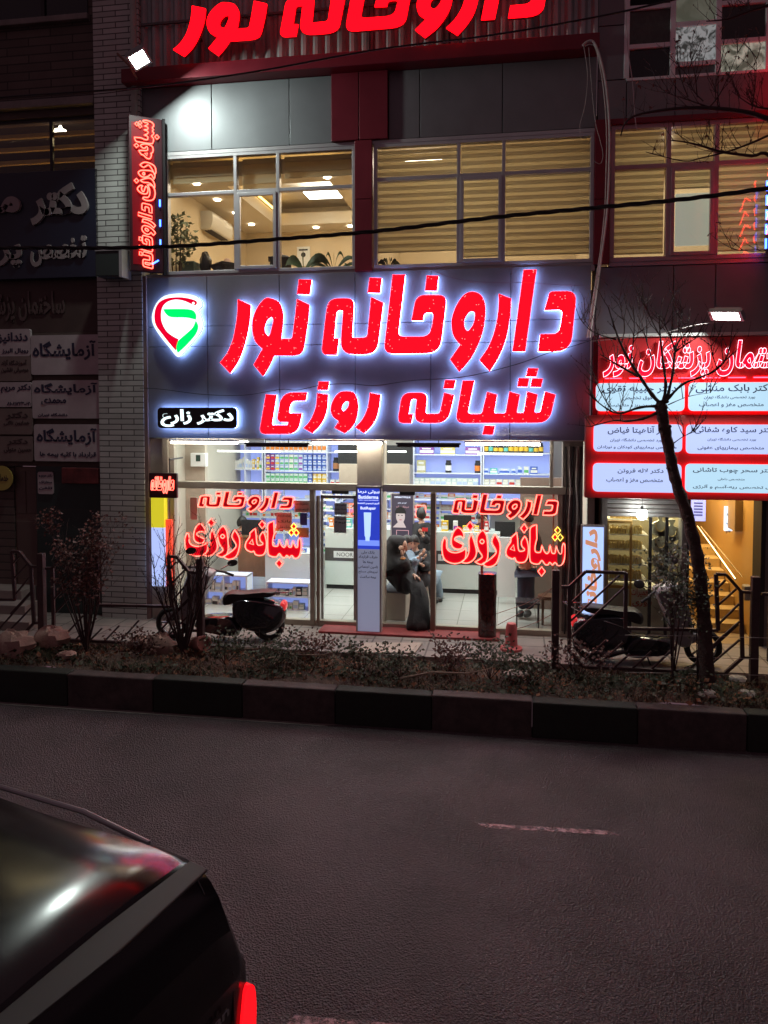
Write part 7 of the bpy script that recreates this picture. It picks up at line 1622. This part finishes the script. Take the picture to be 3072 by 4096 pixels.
cable('thin drooping wire loop beside the red pillar',[P(x,y,-.3) for x,y in((2355,190),(2365,330),(2380,480),(2400,560),(2412,620),(2400,655),(2370,640))],.004,M_wirel)
cable('thin pale wire swinging from the conduit foot to the clinic floodlight',[P(x,y,-.5) for x,y in((2365,1365),(2500,1352),(2640,1335),(2780,1300),(2870,1290))],.004,M_wirel)
cable('thin hanging cord with a small weight inside the left shop glass',[P(1252,y,.03) for y in(1770,1850,1925)],.004)
for z_,k in((2500,'upper'),(2585,'middle'),(2650,'lower')):
    cable('thin taut pale wire strung along the bed, '+k+' one at the right',[P(2500,z_+40,-1.62),P(2700,z_+43,-1.62),P(3072,z_+52,-1.62),P(3300,z_+60,-1.62)],.003,M_wirel)
# ================================================================ CAR
SUV=[(-2.2,.78,.42,.92,.98,.74),(-2.17,.86,.32,1.02,1.14,.74),(-2.06,.89,.26,1.04,1.50,.70),(-1.85,.90,.25,1.03,1.64,.66),(-1.2,.905,.25,1.01,1.665,.62),(-.4,.91,.24,.99,1.68,.63),(.3,.91,.24,.97,1.63,.62),(.75,.905,.24,.96,1.45,.63),(1.15,.90,.25,.98,1.06,.68),(1.7,.87,.28,.90,.96,.68),(2.05,.82,.34,.78,.82,.64),(2.2,.70,.42,.60,.66,.55)]
def car(label,cpos,rotz,st,suv,paint):
    t=thing('parked_car',label,'car',tuple(cpos),rotz=rotz)
    def ring(s):
        x,w,z0,zb,zr,wr_=s; h=zr-zb
        half=[(w*.80,z0),(w*.97,z0+.10),(w,z0+(zb-z0)*.55),(w*.985,zb-.04),(w*.955,zb),(wr_+(w-wr_)*.45,zb+h*.5),(wr_+.02,zb+h*.86),(wr_*.86,zb+h*.985),(wr_*.4,zr+.012),(0,zr+.016)]
        return [(x,y,z) for y,z in half]+[(x,-y,z) for y,z in reversed(half[:-1])]
    # subdivide stations smoothly
    S2=[]
    for i in range(len(st)-1):
        p=[st[max(i-1,0)],st[i],st[i+1],st[min(i+2,len(st)-1)]]
        for k in range(4):
            u=k/4; S2.append(tuple(.5*((2*b)+(c-a)*u+(2*a-5*b+4*c-d)*u*u+(3*b-a-3*c+d)*u**3) for a,b,c,d in zip(*p)))
    S2.append(st[-1]); rings=[ring(s) for s in S2]; n=len(rings[0]); vs=[v for r_ in rings for v in r_]; body=[];win=[];
    mbb=MB(); mbb.v=list(vs)
    glassf=[]
    for i in range(len(rings)-1):
        xm_=(S2[i][0]+S2[i+1][0])/2
        for j in range(n-1):
            f=(i*n+j,i*n+j+1,(i+1)*n+j+1,(i+1)*n+j)
            side=j in(4,5) or j in(n-2-4,n-2-5)
            
            frontw=(5<j<n-7) and .55<xm_<1.08
            ra,rb=(-2.16,-2.0) if suv else (-1.42,-.72)
            pil=any(abs(xm_-q)<.06 for q in((-1.5,-.45,.62) if suv else (-.35,)))
            if (side and (-1.8 if suv else -1.1)<xm_<.95 and not pil) or ((5<j<n-7) and ra<xm_<rb) or frontw: glassf.append(f)
            else: mbb.f.append(f); mbb.mi.append(0)
    mbb.f+=[tuple(range(n)),tuple((len(rings)-1)*n+j for j in range(n))]; mbb.mi+=[0,0]
    M_paint_=paint
    o=mbb.build('body',M_paint_,t,smooth=True,local=True)
    g=MB(); g.v=list(vs); g.f=glassf; g.mi=[0]*len(glassf); g.build('window_glass',mat('tinted_car_glass',(.008,.008,.010),.16,spec=.32),t,smooth=True,local=True)
    # wheels
    for wx in(-1.42,1.38):
        for s_ in(-1,1):
            M=Matrix.Translation((wx,s_*.80,.34))@Matrix.Rotation(R(90),4,'X'); w=MB().lathe((0,0,-.11),[(.22,0),(.32,.01),(.34,.05),(.34,.17),(.32,.21),(.22,.22)],26,M).build('wheel',M_rub,t,smooth=True,local=True)
            mb=MB().lathe((0,0,-.09),[(.055,-.02),(.05,.2)],14,M)
            for yy in(-.112,.112):
                mb.tube([M@Vector((.205*math.cos(a),.205*math.sin(a),yy)) for a in[k*math.pi/12 for k in range(24)]],.014,6,closed=True)
                for k in range(7): a=k*2*math.pi/7; mb.bar(M@Vector((.04*math.cos(a),.04*math.sin(a),yy*.95)),M@Vector((.20*math.cos(a),.20*math.sin(a),yy)),.030,.02)
            mb.build('rim',mat('dull_alloy_rim',(.16,.16,.165),.4,.7),w,smooth=True,local=True)
            MB().tube([(wx+.375*math.cos(a),s_*(.902 if suv else .884),.35+.375*math.sin(a)) for a in[-.35+k*(math.pi+.7)/18 for k in range(19)]],.022,6).build('wheel_arch',M_rub,t,smooth=True,local=True)
    for xq in((ra,rb,.55,1.08) if not suv else (.55,1.08)):
        k_=min(range(len(S2)),key=lambda i:abs(S2[i][0]-xq)); c_=Vector((xq,0,.6))
        MB().tube([Vector(p)+Vector((0,p[1]*.004,.003)) for p in rings[k_][5:n-5]],.009,5).build('window_seal',M_rub,t,smooth=True,local=True)
    # lamps, spoiler, plate, rails
    M_tl=mat('tail_lamp_red',(.5,.0,.01),.15,emit=(1,.005,.01),es=1.1,coat=.8) if suv else mat('unlit_tail_lamp',(.25,.004,.008),.15,emit=(1,.005,.01),es=.08,coat=.8)
    M_rl=mat('satin_rail',(.35,.35,.36),.3,.8); M_bmp=mat('black_bumper',(.02,.02,.02),.6); M_hl=mat('headlamp_glass',(.6,.6,.6),.1)
    for s_ in(-1,1):
        if suv: lo=[(s_*.74,.50),(s_*.84,.52),(s_*.875,.70),(s_*.86,.86),(s_*.79,.88),(s_*.75,.70)]; lx=(-2.215,-2.06)
        else: lo=[(s_*.50,.74),(s_*.74,.72),(s_*.80,.80),(s_*.76,.88),(s_*.52,.86)]; lx=(-2.235,-2.06)
        MB().slab(smooth(lo),[],*lx,'YZ').build('tail_light',M_tl,t,smooth=True,local=True)
        MB().slab(smooth([(s_*.5,.58),(s_*.74,.60),(s_*.76,.70),(s_*.52,.70)]),[],2.08,2.19,'YZ').build('headlight',M_hl,t,smooth=True,local=True)
        if suv:
            MB().tube([(-1.75,s_*.63,1.60),(-1.3,s_*.64,1.655),(.1,s_*.64,1.65),(.5,s_*.62,1.58)],.014,8).build('roof_rail',M_rl,t,smooth=True,local=True)
            MB().box(-2.222,-2.10,s_*.77,s_*.84,.56,.66).build('lamp_core',emis('lamp_core_glow',(1,.05,.03),3),t,local=True)
        MB().ell((.72,s_*1.0,.98),.07,.11,.075,12,8).build('wing_mirror',M_paint_,t,smooth=True,local=True)
        zt=1.045 if suv else .945; w_=.872 if suv else .865
        MB().tube([(-2.0 if suv else -1.3,s_*w_,zt),(-1.2,s_*w_,zt-.012),(0,s_*(w_+.004),zt-.035),(.8,s_*w_,zt-.06)],.008,6).build('window_trim',M_rl,t,smooth=True,local=True)
        for x_ in(-1.0,.05,.95):
            q=.905 if suv else .885; MB().tube([(x_,s_*q,.34),(x_,s_*(q+.008),.62),(x_-.02,s_*(q-.02),zt-.09)],.004,5).build('door_gap',M_black,t,local=True)
            if x_<.9: MB().box(x_-.30+.35,x_-.14+.35,s_*(q+.0),s_*(q+.03),zt-.17,zt-.145).build('door_handle',M_paint_,t,local=True,bevel=.004)
    if suv:
        MB().slab([(-2.14,-.60),(-2.02,-.62),(-2.0,0),(-2.02,.62),(-2.14,.60),(-2.17,0)],[],1.575,1.59,'XY').build('spoiler',M_bmp,t,local=True,bevel=.01)
        MB().tube([(-2.19,.05,1.10),(-2.17,.35,1.16)],.01,6).build('rear_wiper',M_black,t,local=True)
        for y_ in(-.70,.70): MB().tube([(-2.225,y_*.95,.50),(-2.205,y_,.80),(-2.19,y_*1.02,1.02),(-2.12,y_*.96,1.30),(-2.05,y_*.88,1.52)],.005,5).build('tailgate_gap',M_black,t,local=True)
        text('Tiguan',0,1,0,1,0,M_chr,t,name='lettering',bold=.02,depth=.004,place=lambda u,v,d:(ORG[t.name]+Vector((-2.222-d,-.30-u*.34,.86+v*.07))))
    else:
        for y_ in(-.60,.60): MB().tube([(-2.18,y_,.80),(-2.12,y_*1.05,.955),(-1.9,y_*1.08,.99),(-1.5,y_*1.04,1.03)],.004,5).build('boot_gap',M_black,t,local=True)
    B(-2.255,-2.21,-.26,.26,.58,.69).build('number_plate',mat('plate_white',(.5,.5,.48),.5),t,local=True)
    MB().box(-2.265,-2.10,-.78,.78,.36,.50).build('rear_bumper',M_bmp if suv else M_paint_,t,local=True,bevel=.03)
    return t
def paint(name,c,r_,cr):
    m=mat(name,c,r_,.2,coat=.5,noise_=3,var=.3); m.node_tree.nodes['Principled BSDF'].inputs['Coat Roughness'].default_value=cr; return m
th=R(164); rear=Vector((-1.50,-8.50,ZR))
car('dark grey tall hatchback at the lower left with a lit red tail light',rear+Vector((math.cos(th),math.sin(th),0))*2.2,th,SUV,True,paint('dark_grey_car_paint',(.007,.0065,.007),.22,.15))
# ---------------------------------------------------------------- tell the repeats apart by colour, row and place
def cname(m):
    if not m.name.startswith('pack_['): return {'pack_lid':'black','pack_white':'white'}.get(m.name,'')
    c=[float(v) for v in m.name[6:-1].split(',')]
    ref={'white':(.72,.73,.70),'blue':(.05,.12,.5),'green':(.10,.42,.16),'yellow':(.75,.48,.04),'red':(.55,.04,.04),'orange':(.75,.22,.03),'teal':(.12,.5,.45),'pale blue':(.45,.55,.75),'black':(.02,.02,.025),'purple':(.25,.08,.35),'brown':(.45,.2,.08),'pale green':(.45,.68,.6),'cream':(.62,.58,.42),'pink':(.6,.45,.4)}
    return min(ref,key=lambda k:sum((a-b)**2 for a,b in zip(ref[k],c)))
place={'thin boxes on the blue lit shelf':'on the blue lit shelf','low packs on the blue lit shelf':'low on the blue lit shelf','cartons on the packed shelves':'on the packed carton shelves','small cartons below the jar':'below the black jar','items on the upper right shelf':None,'boxes on the top right shelf':None,'pale cartons above the transom':'above the right transom','dark bottles on the top shelf':'on the top right shelf','packs on the right middle shelf':'on the right middle shelf','small cartons above the right transom':'above the far right transom','cartons behind the left neon words':'behind the left neon words','packs beside the sliding door':'beside the sliding door','packs behind the counter':'behind the counter','cartons on the low rack':'on the low wire rack','leaflets on the left rack':'on the low left rack','packs on the left counter':'on the left counter','packs on the right counter':'on the right counter','packs on the reception desk':'on the reception desk'}
gr={}
for o in COL.objects:
    if o.type=='MESH' and o.parent is None and place.get(o.get('group')): gr.setdefault(o['group'],[]).append(o)
def nth(i):
    w=['first','second','third','fourth','fifth','sixth','seventh','eighth','ninth','tenth','eleventh','twelfth']
    return w[i] if i<12 else '%dth'%(i+1) if (i+1)%10 not in(1,2,3) else '%d%s'%(i+1,{1:'st',2:'nd',3:'rd'}[(i+1)%10])
for g,os_ in gr.items():
    rows=sorted({round(o.location.z,2) for o in os_},reverse=True)
    for ri,z in enumerate(rows):
        ro=sorted([o for o in os_ if round(o.location.z,2)==z],key=lambda o:o.location.x)
        for k,o in enumerate(ro):
            a,b=cname(o.data.materials[0]),cname(o.data.materials[1]); col=a if a==b or not b else a+' and '+b
            rw='' if len(rows)==1 else (', top row' if ri==0 else ', bottom row' if ri==len(rows)-1 else ', row %s'%nth(ri))
            o['label']=('%s %s %s from left%s %s'%(col,o['category'],nth(k),rw,place[g]))
